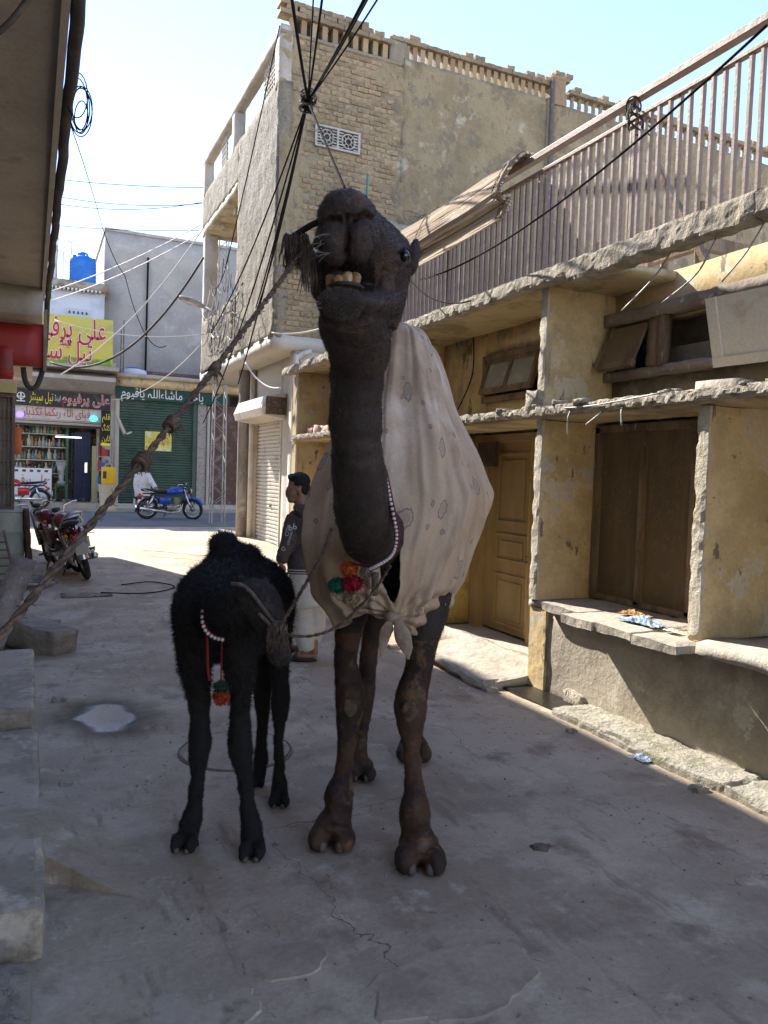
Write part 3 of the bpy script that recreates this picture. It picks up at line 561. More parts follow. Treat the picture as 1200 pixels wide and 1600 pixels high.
    mb.add([(x, y, z) for y in (14.45, 16.7) for x, z in pr_], [(0, 1, 2, 3, 4), (9, 8, 7, 6, 5)] + [(i, i+5, (i+1) % 5+5, (i+1) % 5) for i in range(5)]); mb.build('shutter_hood', cream_paint, B, fixn=True)
    mb = MB(); mb.box((4.10, 14.43, 2.74), (4.5, 14.448, 3.08)); mb.build('hood_end', mat('brown_end', (.10, .07, .05), [((.2, .15, .1), 18, .5, .65)], bump=.6), B)
    for x, y, r, m, z1 in ((4.32, 16.95, .13, mat('stained_column', (.33, .30, .25), [((.2, .17, .14), 2, .45, .6, Z3), ((.42, .39, .33), 3, .55, .7)], bump=.4), 3.9), (4.44, 16.72, .06, cream_paint, 3.9)):
        mb = MB(); mb.tube([(x, y, 0), (x, y, 1.3), (x, y, 2.6), (x, y, z1)], r, 14); mb.build('column', m, B, smooth=True)
    mb = MB(); mb.tube(spline([(4.62, 13.40, 3.84), (4.50, 13.40, 3.80), (4.38, 13.40, 3.72), (4.34, 13.40, 3.6), (4.34, 13.40, 2.0), (4.34, 13.40, .1)], 5), .055, 10); mb.build('waste_pipe', cream_paint, B, smooth=True)
    mb = MB(); mb.tube([(4.44, 13.44, 3.7), (4.44, 13.44, .1)], .025, 8); mb.build('waste_pipe', cream_paint, B, smooth=True)
    # plants of cables and rubbish on the balcony
    mb = MB()
    for k in range(30):
        a = Vector((XF-.05+rr.uniform(-.1, .05), rr.uniform(16.4, 18.6), rr.uniform(4.5, 6.2))); b_ = a+Vector((rr.uniform(-.15, .1), rr.choice((-1, 1))*rr.uniform(.5, 1.3), rr.uniform(-.5, .4)))
        mb.tube(ground_sag(a, b_, rr.uniform(.05, .35), 12), rr.uniform(.006, .012), 5)
    tag(mb.build('cable_tangle', grey_cable, kind='stuff'), 'mess of dark cables hanging on the balcony corner', 'cables')
    mb = MB()
    for k in range(12):
        a = Vector((XF-.1+rr.uniform(-.1, .05), rr.uniform(16.5, 19.3), rr.uniform(4.9, 6.0))); b_ = a+Vector((rr.uniform(-.1, .1), rr.uniform(-1.2, 1.2), rr.uniform(-1.0, .4)))
        mb.tube(ground_sag(a, b_, rr.uniform(.2, .7), 12), .011, 5)
    tag(mb.build('white_cable_tangle', white_cable, kind='stuff'), 'loops of pale cable hanging on the balcony front', 'cables')
build_brick()
def build_far_bay():
    # pink rags on the far ledge
    mb = MB(); rr = random.Random(4)
    for k in range(5): mb.rbox((3.6+rr.uniform(-.02, .05), 9.6+.2*k, 2.16), (3.8, 9.8+.2*k, 2.26+rr.uniform(0, .05)), .04, .03, 11)
    tag(mb.build('pink_rag', mat('pink_cloth', (.52, .30, .27), [((.6, .5, .45), 9, .5, .6)]), smooth=True), 'crumpled pink rag lying on the far ledge', 'rag')
build_far_bay()
# ------------------------------------------------------------------ building on the left
def gh(x, y):
    p = Vector((x, y, 0)); return gz(y) + (noise.noise(p*.9)*.014 + noise.noise(p*3.3)*.005)*(1-math.exp(-(((x-.46)**2+(y-5.13)**2)/.2)**2))
def build_left():
    B = thing('grey_overhang_building', 'grey plastered building with an upper storey overhanging the alley', 'building', (-.6, 4, 0))
    mb = MB(); mb.rbox((-6, -8, 3.6), (.115, 10.25, 8.04), .5, .012, 2); mb.build('upper_storey', over_pl, B, smooth=True)
    mb = MB(); mb.box((-6, 10.25, 3.3), (.02, 14.6, 8.17)); mb.build('rear_storey', over_pl, B)
    mb = MB(); mb.box((-6, 14.6, 3.3), (.02, 17.2, 7.8)); mb.build('rear_storey', over_pl, B)
    mb = MB(); mb.box((-6, -8, -.1), (-.55, 16.6, 3.7)); mb.build('lower_wall', dirty, B)
    mb = MB(); mb.rbox((-1.5, 9.6, 3.30), (.11, 10.3, 3.64), .2, .012, 3); mb.build('end_beam', over_pl, B, smooth=True)
    mb = MB(); mb.box((.10, -8, 3.57), (.135, 10.2, 3.68)); mb.build('edge_strip', white_pl, B)
    # cracks and cable along the eave
    mb = MB(); pts = []
    for i in range(60):
        y = -2+12.3*i/59; pts.append((.168+.004*math.sin(i*.9)+.003*math.sin(i*2.3), y, 3.60+.006*math.sin(i*.6)))
    pts += [(.165, 10.42, 3.45), (.155, 10.48, 3.15), (.13, 10.5, 2.8), (.06, 10.52, 2.58), (-.02, 10.52, 2.56), (-.07, 10.52, 2.65), (-.09, 10.5, 2.8)]
    mb.tube(spline(pts, 3), .032, 8); tag(mb.build('eave_cable', grey_cable, smooth=True), 'thick dark cable bundle strapped along the overhang edge', 'cable')
    mb = MB(); rr = random.Random(2)
    for k in range(6): mb.torus((.22+rr.uniform(-.01, .03), 4.8+rr.uniform(-.15, .15), 3.64), rr.uniform(.09, .16), .0035, 'Y', 22, 5, M=Matrix.Rotation(rr.uniform(-.7, .7), 3, 'Z') @ Matrix.Diagonal((.45, 1, 1)))
    tag(mb.build('wire_coil', black_rub, smooth=True), 'loose coil of thin black wire hanging off the eave', 'wire')
    red = mat('red_sign_paint', (.36, .035, .03), [((.22, .05, .04), 2, .45, .65, (.3, 1, 2)), ((.14, .07, .05), 5, .6, .74)], rough=.5, bump=.15)
    S = thing('red_fascia', 'dark red painted fascia board under the grey overhang', 'sign board', (-.3, 10.4, 2.8))
    mb = MB(); mb.rbox((-1.5, 10.36, 2.80), (.13, 10.40, 3.32), .2, .006, 3); mb.build('board', red, S, smooth=True)
    mb = MB(); mb.box((.13, 10.33, 2.76), (.17, 10.43, 3.5)); mb.build('edge_post', old_wood, S)
    mb = MB(); mb.rbox((-.36, 10.2, 2.62), (-.2, 10.28, 3.0), .08, .02, 7); mb.build('bent_corner', red, S, smooth=True)
    # grille window
    Gw = thing('grille_window', 'dark iron grille window beside the cream barrel', 'window', (-.4, 12.3, 1))
    mb = MB(); mb.box((-.56, 12.46, .95), (-.24, 12.5, 2.62)); mb.build('backing', mat('dusty_window', (.25, .215, .17), [((.36, .30, .22), 4, .5, .65)], rough=.4), Gw)
    for lo, hi in (((-.245, 12.36, .95), (-.205, 12.5, 2.62)), ((-.56, 12.36, 2.57), (-.245, 12.44, 2.62)), ((-.56, 12.36, .95), (-.245, 12.44, 1.0))):
        mb = MB(); mb.box(lo, hi); mb.build('frame', rust, Gw)
    for k in range(4):
        mb = MB(); mb.box((-.30-.06*k, 12.39, 1.0), (-.285-.06*k, 12.41, 2.57)); mb.build('bar', rust, Gw)
    for k in range(4):
        mb = MB(); mb.box((-.56, 12.42, 1.3+.32*k), (-.245, 12.435, 1.32+.32*k)); mb.build('bar', rust, Gw)
    mb = MB(); mb.box((-.56, 12.3, 2.63), (-.19, 12.5, 2.78)); mb.build('lamp_box', mat('cream_lamp', (.6, .48, .2)), Gw)
    mb = MB(); mb.rbox((-.24, 12.44, 1.75), (-.12, 12.47, 2.15), .06, .012, 9); tag(mb.build('orange_banner', mat('orange_cloth', (.62, .16, .05)), smooth=True), 'small orange cloth hanging by the iron grille', 'cloth')
    # steps along the wall
    tops = [((-.56, 4.96, -.05), (.045, 6.62, .155)), ((-.56, 3.62, -.05), (.062, 4.93, .05)), ((-.56, 2.62, -.05), (.06, 3.14, .19))]
    st = mat('step_concrete', (.47, .385, .29), [((.33, .265, .19), 2.2, .44, .58), ((.55, .46, .36), 4.4, .54, .64), ((.22, .17, .115), 6, .56, .70), ((.14, .11, .08), 16, .62, .72)], rough=.6, bump=.35, bscale=30)
    names = ['dark grey concrete step block beside the fallen log', 'low pale concrete step slab at the alley edge between two taller blocks', 'square chipped concrete step block beside the sloping ramp']
    for (lo, hi), n in zip(tops, names):
        mb = MB(); mb.rbox(lo, hi, .03, .007, 7, chip=.05); tag(mb.build('step_block', st), n, 'step', 'steps along the left wall')
    # ramp
    def ss(t): t = max(0, min(1, t)); return t*t*(3-2*t)
    mb = MB(); n = 30; m = 24; vs = []
    for j in range(m+1):
        for i in range(n+1):
            x = -.56+1.06*i/n; yf = 3.15-.75*max(0, x-.05); y = yf+(3.95-yf)*j/m
            z = gh(x, y)-.006+.165*ss((.46-x)/.62)*(.25+.75*ss((3.95-y)/.62)) if j < m and i < n else gh(x, y)-.012
            vs.append((x, y, z+noise.noise(Vector((x*6, y*6, 0)))*.005))
    mb.add(vs, [(j*(n+1)+i, j*(n+1)+i+1, (j+1)*(n+1)+i+1, (j+1)*(n+1)+i) for j in range(m) for i in range(n)])
    mb.add([vs[i] for i in range(n+1)] + [(vs[i][0], vs[i][1]+.012*math.sin(i*2.3), -.05) for i in range(n+1)], [(i, n+1+i, n+2+i, i+1) for i in range(n)])
    tag(mb.build('concrete_ramp', MATS['alley_concrete'], smooth=True), 'small sloping concrete ramp beside the chipped step block', 'ramp')
    mb = MB(); mb.rbox((-.5, 1.7, -.1), (.02, 2.5, .10), .05, .03, 5, chip=.06); tag(mb.build('rough_mound', rubble, smooth=True), 'rough crumbling concrete mound below the chipped step block', 'rubble')
    # log and boards
    lg = mat('pale_log', (.36, .31, .25), [((.25, .21, .16), 4, .45, .62, (.3, 1, 1)), ((.46, .42, .35), 6, .55, .7)], bump=.8, bscale=24, bdist=.02)
    mb = MB(); T = Matrix.Translation((.03, 7.35, .12)) @ Matrix.Rotation(R(-47), 4, 'Z') @ Matrix.Rotation(R(7), 4, 'Y'); mb.rbox((-.50, -.14, -.12), (.40, .14, .12), .05, .022, 4, T, chip=.04)
    tag(mb.build('timber_log', lg, smooth=True), 'squared pale timber log lying at the alley edge', 'log')
    mb = MB(); T = Matrix.Translation((-.36, 7.0, .0)) @ Matrix.Rotation(R(20), 4, 'Y') @ Matrix.Rotation(R(-28), 4, 'X'); mb.rbox((-.06, -.03, .0), (.14, .03, .95), .08, .008, 5, T); tag(mb.build('leaning_board', grey_wood, smooth=True), 'weathered board leaning behind the timber log', 'board')
    # barrel
    bz = gz(12.1); Br = thing('cream_barrel', 'dull cream metal barrel standing by the iron grille', 'barrel', (-.32, 12.05, bz))
    bm_ = mat('cream_barrel_paint', (.42, .41, .29), [((.33, .31, .22), 3, .45, .62), ((.2, .15, .1), 8, .62, .74)], rough=.5, bump=.15)
    mb = MB(); mb.tube([(-.32, 12.05, bz), (-.32, 12.05, bz+.03), (-.32, 12.05, bz+.27), (-.32, 12.05, bz+.29), (-.32, 12.05, bz+.31), (-.32, 12.05, bz+.56), (-.32, 12.05, bz+.58), (-.32, 12.05, bz+.60), (-.32, 12.05, bz+.84), (-.32, 12.05, bz+.86)], [.26, .255, .255, .265, .255, .255, .265, .255, .255, .25], 28); mb.build('drum', bm_, Br, smooth=True)
    mb = MB(); mb.torus((-.32, 12.05, bz+.86), .25, .012, 'Z', 28, 6); mb.build('rim', bm_, Br, smooth=True)
    mb = MB(); vs = []
    for j in range(13):
        for i in range(9):
            z = bz+.90-.82*j/12; y = 12.0-.12*i/8; vs.append((-.04+.035*math.sin(i*1.7+j*.4)+.06*j/12*(1 if i > 3 else .6), y+.03*math.sin(j*.9), z))
    mb.add(vs, [(j*9+i, j*9+i+1, (j+1)*9+i+1, (j+1)*9+i) for j in range(12) for i in range(8)])
    c = mb.build('brown_sack', mat('brown_cloth', (.13, .06, .045), [((.2, .11, .09), 12, .5, .65)]), smooth=True); c.modifiers.new('s', 'SOLIDIFY').thickness = .02
    tag(c, 'limp dark brown cloth draped down the side of the cream barrel', 'cloth')
    mb = MB(); z = gz(11.6); mb.rbox((.02, 11.5, z-.02), (.22, 11.85, z+.16), .06, .01, 7, chip=.02); tag(mb.build('grey_block', conc, smooth=True), 'grey block lying between the barrel and the parked motorcycle', 'block')
    L_ = thing('wooden_rack', 'dark slatted rack leaning against the wall by the barrel', 'rack', (-.32, 10.2, gz(10.2)))
    for s in (0, .22):
        mb = MB(); z = gz(10.2); mb.tube([(-.10-s, 9.95, z), (-.28-s, 10.3, z+.75)], .018, 6); mb.build('rail', rust, L_)
    for k in range(7):
        t = .1+k*.12; mb = MB(); mb.tube([(-.10-.18*t, 9.95+.35*t, z+.75*t), (-.32-.18*t, 9.95+.35*t, z+.75*t)], .012, 5); mb.build('slat', rust, L_)
    mb = MB(); z = gz(10.6)
    for k in range(5): mb.torus((.02+.03*k % .05, 10.75, z+.015+.012*k), .2+.018*k, .011, 'Z', 30, 5, M=Matrix.Diagonal((1, 1.3, 1)))
    tag(mb.build('hose_coil', galv, smooth=True), 'coiled grey hose lying on the ground by the barrel', 'hose')
    rr = random.Random(8); mb = MB()
    for k, (x, y, zz, r) in enumerate(((-.17, 9.2, .09, .09), (-.28, 9.35, .22, .09), (-.12, 9.5, .07, .07), (-.3, 9.1, .08, .08))):
        mb = MB(); mb.ell((x, y, gz(y)+zz), (r, r, r*.9), None, 10, 8); o = mb.build('round_stone', mat('brown_stone', (.17, .135, .09), [((.26, .21, .14), 9, .5, .65)], bump=.9), smooth=True); tag(o, 'rounded brown stone heaped below the leaning rack', 'stone', 'stones below the rack')
build_left()
# manhole and scraps on the alley floor
mh = mat('manhole_concrete', (.44, .355, .265), [((.34, .27, .2), 3, .45, .62), ((.52, .43, .33), 7, .55, .7)], bump=.5, bscale=30)
Mh = thing('manhole_cover', 'round concrete manhole cover set flush beneath the black calf', 'manhole', (1.09, 4.28, gh(1.09, 4.28)))
mbx = MB(); mbx.cyl((1.09, 4.28, -.02), (1.09, 4.28, gh(1.09, 4.28)+.008), .305, 40); mbx.build('lid', mh, Mh)
mbx = MB(); mbx.torus((1.09, 4.28, gh(1.09, 4.28)+.001), .318, .006, 'Z', 44, 6); mbx.build('ring', mat('dark_iron_ring', (.22, .18, .14), bump=.4), Mh, smooth=True)
mbx = MB(); z = gz(9.9); mbx.rbox((.35, 9.75, z-.01), (.95, 10.05, z+.02), .08, .012, 4, chip=.06); tag(mbx.build('flat_board', grey_wood, smooth=True), 'thin flat board lying on the alley floor near the motorcycle', 'board')
mbx = MB(); mbx.tube(spline([(.8, 9.9, z+.03), (1.2, 9.8, z+.02), (1.5, 9.9, z+.02), (1.75, 10.3, z+.02), (1.5, 10.7, z+.03), (1.1, 10.5, z+.03)], 6), .008, 5); tag(mbx.build('loose_wire', black_rub, smooth=True), 'loose thin wire looping over the alley floor by the flat board', 'wire')
# ------------------------------------------------------------------ far street
AR = {}
def text(body, size, loc, m, parent, name='lettering', rot=(R(90), 0, 0), ext=.004, sx=1, align='CENTER', off=.0, fit=None):
    c = bpy.data.curves.new(name, 'FONT'); c.body = body; c.size = size; c.extrude = ext; c.align_x = align; c.align_y = 'CENTER'; c.offset = off
    o = bpy.data.objects.new(name, c); col.objects.link(o); bpy.context.view_layer.update()
    me = bpy.data.meshes.new_from_object(o.evaluated_get(bpy.context.evaluated_depsgraph_get())); bpy.data.objects.remove(o); bpy.data.curves.remove(c)
    me.materials.clear(); me.materials.append(m)
    if fit:
        xs_ = [v.co.x for v in me.vertices]; k_ = (fit[1]-fit[0])/(max(xs_)-min(xs_)); me.transform(Matrix.Diagonal((k_, 1, 1, 1)) @ Matrix.Translation((-(max(xs_)+min(xs_))/2, 0, 0))); loc = ((fit[0]+fit[1])/2, loc[1], loc[2])
    q = bpy.data.objects.new(name, me); col.objects.link(q); q.rotation_euler = rot; q.scale = (sx, 1, 1)
    q.location = Vector(loc)-(Vector(root_loc(parent)) if parent else Vector((0, 0, 0)))
    if parent: q.parent = parent
    return q
FORMS = {}   # letter -> (isolated, final, initial, medial) presentation forms
for ch, base, n in (('ا', 0xFE8D, 2), ('آ', 0xFE81, 2), ('ب', 0xFE8F, 4), ('پ', 0xFB56, 4), ('ت', 0xFE95, 4), ('ٹ', 0xFB66, 4), ('د', 0xFEA9, 2), ('ڈ', 0xFB88, 2), ('ذ', 0xFEAB, 2), ('ر', 0xFEAD, 2), ('س', 0xFEB1, 4), ('ش', 0xFEB5, 4), ('ع', 0xFEC9, 4), ('ف', 0xFED1, 4), ('ق', 0xFED5, 4), ('ک', 0xFB8E, 4), ('گ', 0xFB92, 4), ('ل', 0xFEDD, 4), ('م', 0xFEE1, 4), ('ن', 0xFEE5, 4), ('و', 0xFEED, 2), ('ہ', 0xFBA6, 4), ('ی', 0xFBFC, 4), ('ح', 0xFEA1, 4), ('ء', 0xFE80, 1)):
    FORMS[ch] = [chr(base+i) for i in range(n)]
def urdu(s):
    out = []
    for i, ch in enumerate(s):
        if ch not in FORMS: out.append(ch); continue
        f = FORMS[ch]; prv = i > 0 and s[i-1] in FORMS and len(FORMS[s[i-1]]) == 4; nx = i+1 < len(s) and s[i+1] in FORMS and len(FORMS[s[i+1]]) > 1 and len(f) == 4
        prv = prv and len(f) > 1
        out.append(f[3] if prv and nx else f[2] if nx else f[1] if prv else f[0])
    return ''.join(reversed(out))
def build_far():
    YS = 26.5
    red = mat('red_letters', (.46, .04, .045), [((.36, .07, .06), 5, .48, .64)], bump=0, fine=1, rough=.6); yel = mat('yellow_letters', (.80, .70, .05), bump=0, fine=0, rough=.5); wht = mat('white_letters', (.78, .78, .76), bump=0, fine=0, rough=.5)
    white_out = mat('white_outline', (.75, .74, .70), bump=0, fine=0)
    S = thing('perfume_shop', 'small perfume shop with lit shelves, black sign and grey canopy', 'shop', (0, 27, .3))
    mb = MB(); mb.box((-8, YS, .3), (-.9, YS+.3, 5)); mb.build('wall', blue_white, S)
    mb = MB(); mb.box((2.12, YS, .3), (2.5, YS+3, 5)); mb.build('pier', white_pl, S)
    mb = MB(); mb.box((-.9, YS, 3.02), (2.12, YS+.3, 4.9)); mb.build('fascia_wall', blue_white, S)
    mb = MB(); mb.box((-.9, YS+.05, 2.86), (2.12, YS+.2, 3.0)); mb.build('lintel', white_pl, S)
    mb = MB(); mb.box((-.9, YS+.3, 2.95), (2.12, YS+3.0, 3.05)); mb.build('shop_ceiling', dark_in, S)
    mb = MB(); mb.box((-.9, YS+2.6, .3), (2.12, YS+2.7, 3.0)); mb.build('back_wall', mat('shop_back', (.06, .06, .045), [((.25, .22, .14), 9, .55, .62), ((.02, .02, .02), 5, .5, .6)], bump=0), S)
    mb = MB(); mb.box((-.9, YS-.35, .2), (2.3, YS+3, .46)); mb.build('shop_floor', conc, S)
    mb = MB(); mb.box((-.9, YS-.75, .15), (2.2, YS-.35, .34)); mb.build('front_step', conc, S)
    mb = MB(); mb.box((-.9, YS-.02, 2.86), (2.1, YS+.045, 2.92)); mb.box((2.03, YS-.02, .46), (2.1, YS+.045, 2.86)); mb.build('door_frame', mat('dark_frame', (.045, .04, .035)), S)
    # canopy and signs
    pr_ = [(YS, 4.62), (YS-.85, 4.42), (YS-.85, 4.30), (YS-.15, 3.98), (YS, 3.98)]
    mb = MB(); mb.add([(x, y, z) for x in (-4, 2.42) for y, z in pr_], [(0, 1, 2, 3, 4), (9, 8, 7, 6, 5)] + [(i, i+5, (i+1) % 5+5, (i+1) % 5) for i in range(5)]); mb.build('canopy', grey_wall, S, fixn=True)
    mb = MB(); mb.box((-4, YS-1.0, 4.62), (2.5, YS+.2, 4.74)); mb.build('canopy_slab', conc, S)
    mb = MB(); mb.box((-3, YS-.20, 3.46), (2.33, YS-.14, 3.95)); sg = mb.build('black_sign', mat('black_sign_face', (.035, .033, .036), [((.075, .068, .062), 3, .48, .66), ((.13, .11, .09), 9, .62, .72)], bump=.1, rough=.6), S)
    ys = YS-.206
    text(urdu('علی پرفیوم'), .42, (1.66, ys, 3.74), white_out, S, off=.014, ext=.001, fit=(.88, 2.30)); text(urdu('علی پرفیوم'), .42, (1.66, ys-.006, 3.74), red, S, fit=(.90, 2.28))
    text(urdu('اینڈ'), .22, (.94, ys, 3.72), wht, S, fit=(.67, .84)); text(urdu('تیل سینٹر'), .40, (.40, ys, 3.74), yel, S, fit=(-.04, .63))
    mb = MB(); mb.torus((-.28, ys, 3.74), .10, .014, 'Y', 20, 4); mb.box((-.3, ys-.01, 3.6), (-.26, ys, 3.83)); mb.box((-.4, ys-.01, 3.70), (-.16, ys, 3.73)); mb.box((-.4, ys-.01, 3.56), (-.16, ys, 3.59)); mb.build('emblem', wht, S)
    mb = MB(); mb.box((-3, YS-.10, 3.06), (2.2, YS-.04, 3.455)); mb.build('text_board', mat('white_board', (.58, .55, .50), [((.45, .41, .36), 2.5, .48, .66), ((.32, .28, .23), 8, .62, .74)], bump=.1), S)
    text(urdu('فبای الاء ربکما تکذبان'), .36, (.78, YS-.106, 3.28), red, S, fit=(-.30, 1.72))
    for x, c_, n in ((1.83, (.1, .75, 1), 'round cyan light'), (-.3, (.3, .2, 1), 'round violet light')):
        mb = MB(); mb.ell((x, YS-.16, 3.16), (.12, .05, .10), None, 14, 8); mb.build('round_light', mat(n, c_, emit=c_, es=.4, bump=0), S, smooth=True)
    # billboard
    Bb = thing('yellow_billboard', 'yellow billboard with red lettering above the shop canopy', 'billboard', (1, YS-.5, 4.74))
    ym = mat('billboard_yellow', (.60, .50, .08), [((.54, .54, .14), .8, .45, .62), ((.46, .40, .13), 2.2, .52, .68), ((.25, .33, .09), 5, .66, .74)], bump=0, rough=.5)
    mb = MB(); mb.box((-1.6, YS-.56, 4.75), (2.34, YS-.50, 6.26)); mb.build('panel', ym, Bb)
    mb = MB(); mb.rbox((-1.6, YS-.562, 4.76), (2.335, YS-.558, 5.0), .05, .0, 1); mb.build('grass_strip', mat('printed_grass', (.20, .32, .06), [((.5, .5, .08), 6, .45, .6)], bump=0), Bb)
    for x in (-1.5, .4, 2.25):
        mb = MB(); mb.box((x, YS-.5, 4.74), (x+.05, YS-.45, 6.2)); mb.build('post', rust, Bb)
    yb = YS-.57
    for o_, m_, d, e in ((.03, white_out, 0, .001), (.006, mat('billboard_red', (.50, .04, .06), bump=0, fine=0), -.006, .003)):
        text(urdu('علی پرفیوم'), .86, (.78, yb+d, 5.86), m_, Bb, off=o_, ext=e, fit=(-.15-o_, 2.12+o_)); text(urdu('اینڈ'), .34, (.85, yb+d, 5.44), m_, Bb, off=o_*.5, ext=e, fit=(.78, 1.10)); text(urdu('تیل سنٹر'), .80, (.72, yb+d, 5.16), m_, Bb, off=o_, ext=e, fit=(-.1-o_, 1.72+o_))
    # inside the shop
    sh = mat('shelf_glass', (.42, .46, .44), rough=.3, bump=0)
    for k in range(4):
        mb = MB(); mb.box((-.6, YS+.5, 1.35+.42*k), (1.05, YS+.9, 1.375+.42*k)); mb.build('shelf', sh, S)
    mb = MB(); mb.box((1.05, YS+.4, .46), (1.12, YS+.9, 2.9)); mb.build('shelf_end', mat('green_frame', (.05, .13, .07), rough=.5), S)
    rr = random.Random(31); bots = []
    bms = [mat('bottle_'+n, c_, rough=.25, bump=0, spec=.6) for n, c_ in (('amber', (.26, .15, .035)), ('clear', (.30, .31, .27)), ('pale', (.42, .38, .25)), ('teal', (.09, .16, .14)), ('pink', (.3, .15, .12)), ('dark', (.03, .027, .025)))]
    for i, bmt in enumerate(bms):
        mb = MB(); h = .2+.03*(i % 3); mb.tube([(0, 0, 0), (0, 0, .02), (0, 0, h*.6), (0, 0, h*.75), (0, 0, h*.8), (0, 0, h*1.1)], [.04, .048, .048, .02, .022, .022], 10); me = mb.mesh('perfume_bottle', smooth=True); me.materials.append(bmt); bots.append(me)
    for k in range(4):
        x = -.55
        while x < 1.0:
            bi = rr.randrange(6); o = bpy.data.objects.new('perfume_bottle', bots[bi]); col.objects.link(o); o.location = (x, YS+.55+rr.uniform(0, .2), 1.376+.42*k); s_ = rr.uniform(.7, 1.45); o.scale = (s_, s_, s_)
            tag(o, '%s perfume bottle standing on the %s shop shelf' % (('amber', 'clear', 'cream', 'teal', 'pink', 'dark')[bi], ('lowest', 'second lowest', 'second highest', 'highest')[k]), 'bottle', 'bottles on the perfume shop shelves'); x += rr.uniform(.075, .12)
    mb = MB(); mb.cyl((.72, YS+.35, 2.55), (1.5, YS+.35, 2.55), .022, 8); mb.build('tube_light', mat('tube_lamp', (.9, .9, 1), emit=(.85, .85, 1), es=.8, bump=0), S)
    C = thing('shop_counter', 'white shop counter with red lettering behind the parked red motorcycle', 'counter', (.2, YS-.1, .46))
    mb = MB(); mb.box((-.9, YS-.15, .46), (.62, YS+.25, 1.52)); mb.build('body', mat('counter_white', (.72, .72, .70), bump=0), C)
    mb = MB()
    for k in range(7): mb.box((-.85+.21*k, YS-.155, 1.40), (-.75+.21*k, YS-.15, 1.47))
    mb.build('cutout_shade', dark_in, C)  # thin dark boxes on the counter front stand for shaded cutouts
    text(urdu('علی پرفیوم'), .44, (.05, YS-.155, 1.14), red, C, fit=(-.6, .50))
    Dd = thing('blue_door', 'dark blue barred shop door standing open', 'door', (1.5, YS+.4, .46))
    bl = mat('dark_blue_paint', (.018, .028, .085), [((.03, .04, .09), 6, .5, .6)], rough=.4, bump=0)
    mb = MB(); mb.box((1.30, YS+.6, .46), (1.80, YS+.64, 2.75)); mb.build('panel', bl, Dd)
    for k in range(6):
        mb = MB(); mb.box((1.22+.1*k, YS+.5, .5), (1.24+.1*k, YS+.52, 2.7)); mb.build('bar', bl, Dd)
    for z in (.55, 1.0, 1.8, 2.65):
        mb = MB(); mb.box((1.2, YS+.52, z), (1.78, YS+.54, z+.04)); mb.build('crossbar', bl, Dd)
    mb = MB(); mb.box((1.62, YS+.46, 1.42), (1.70, YS+.49, 1.75)); mb.build('handle', chrome, Dd)
    mb = MB(); mb.box((1.83, YS+.3, .46), (1.98, YS+.34, 2.3)); mb.build('yellow_leaf', mat('yellow_pane', (.55, .53, .26)), Dd)
    Gs = thing('grinder', 'steel grinding machine on a green stand inside the shop', 'machine', (.9, YS-.05, .46))
    gf = mat('green_frame', (.05, .13, .07)); mb = MB(); mb.box((.72, YS-.15, .98), (1.1, YS+.2, 1.03)); mb.build('stand_top', gf, Gs)
    for x in (.74, 1.06):
        for y in (YS-.13, YS+.16):
            mb = MB(); mb.box((x-.02, y-.02, .46), (x+.02, y+.02, .98)); mb.build('leg', gf, Gs)
    mb = MB(); mb.tube([(.9, YS, 1.03), (.9, YS, 1.12), (.9, YS, 1.15), (.9, YS, 1.35), (.9, YS, 1.42), (.9, YS, 1.75)], [.14, .13, .07, .08, .08, .17], 16); mb.build('hopper', galv, Gs, smooth=True)
    Rk = thing('display_rack', 'narrow metal rack of boxes beside the shop entrance', 'rack', (2.1, YS-.3, .36))
    for x in (1.92, 2.36):
        for y in (YS-.55, YS-.3):
            mb = MB(); mb.box((x, y, .32), (x+.025, y+.025, 2.55)); mb.build('post', galv, Rk)
    for k in range(5):
        mb = MB(); mb.box((1.92, YS-.55, .6+.45*k), (2.385, YS-.275, .62+.45*k)); mb.build('shelf', galv, Rk)
    cs = [mat('carton_'+n, c_, bump=0) for n, c_ in (('blue', (.05, .15, .45)), ('white', (.6, .6, .58)), ('dark', (.06, .06, .07)), ('red', (.4, .06, .05)))]
    for k in range(4):
        x = 1.95
        while x < 2.3:
            w_ = rr.uniform(.05, .1); mb = MB(); mb.box((x, YS-.5, .621+.45*k), (x+w_-.006, YS-.32, .621+.45*k+rr.uniform(.2, .34))); tag(mb.build('carton', cs[(ci := rr.randrange(4))]), '%s carton standing on the %s tier of the metal rack' % (('blue', 'white', 'black', 'red')[ci], ('lowest', 'second lowest', 'second highest', 'highest')[k]), 'carton', 'cartons on the display rack'); x += w_
    mb = MB(); mb.box((2.02, YS-.62, 2.3), (2.30, YS-.58, 3.42)); bn = mb.build('hanging_banner', mat('banner_black', (.025, .025, .028), bump=0)); tag(bn, 'narrow black banner with yellow words hanging beside the shop entrance', 'banner')
    for z, t_ in ((3.2, 'قلم'), (2.86, 'کٹنگ'), (2.52, 'لائن')): text(urdu(t_.replace('ئ', 'ی')), .26, (2.16, YS-.624, z), yel, bn, fit=(2.05, 2.28))
    mb = MB(); mb.box((2.02, YS-.625, 2.3), (2.30, YS-.62, 2.38)); mb.build('yellow_strip', yel, bn)
    mb = MB(); T = Matrix.Translation((2.45, YS-.5, 3.35)) @ Matrix.Rotation(R(-24), 4, 'Y'); mb.box((-.03, -.3, -.75), (.03, .1, 0), T); mb.box((-.03, -.3, -.75), (.2, .1, -.70), T); tag(mb.build('tilted_signboard', white_pl), 'tilted white light box at the edge of the green shutter', 'sign')
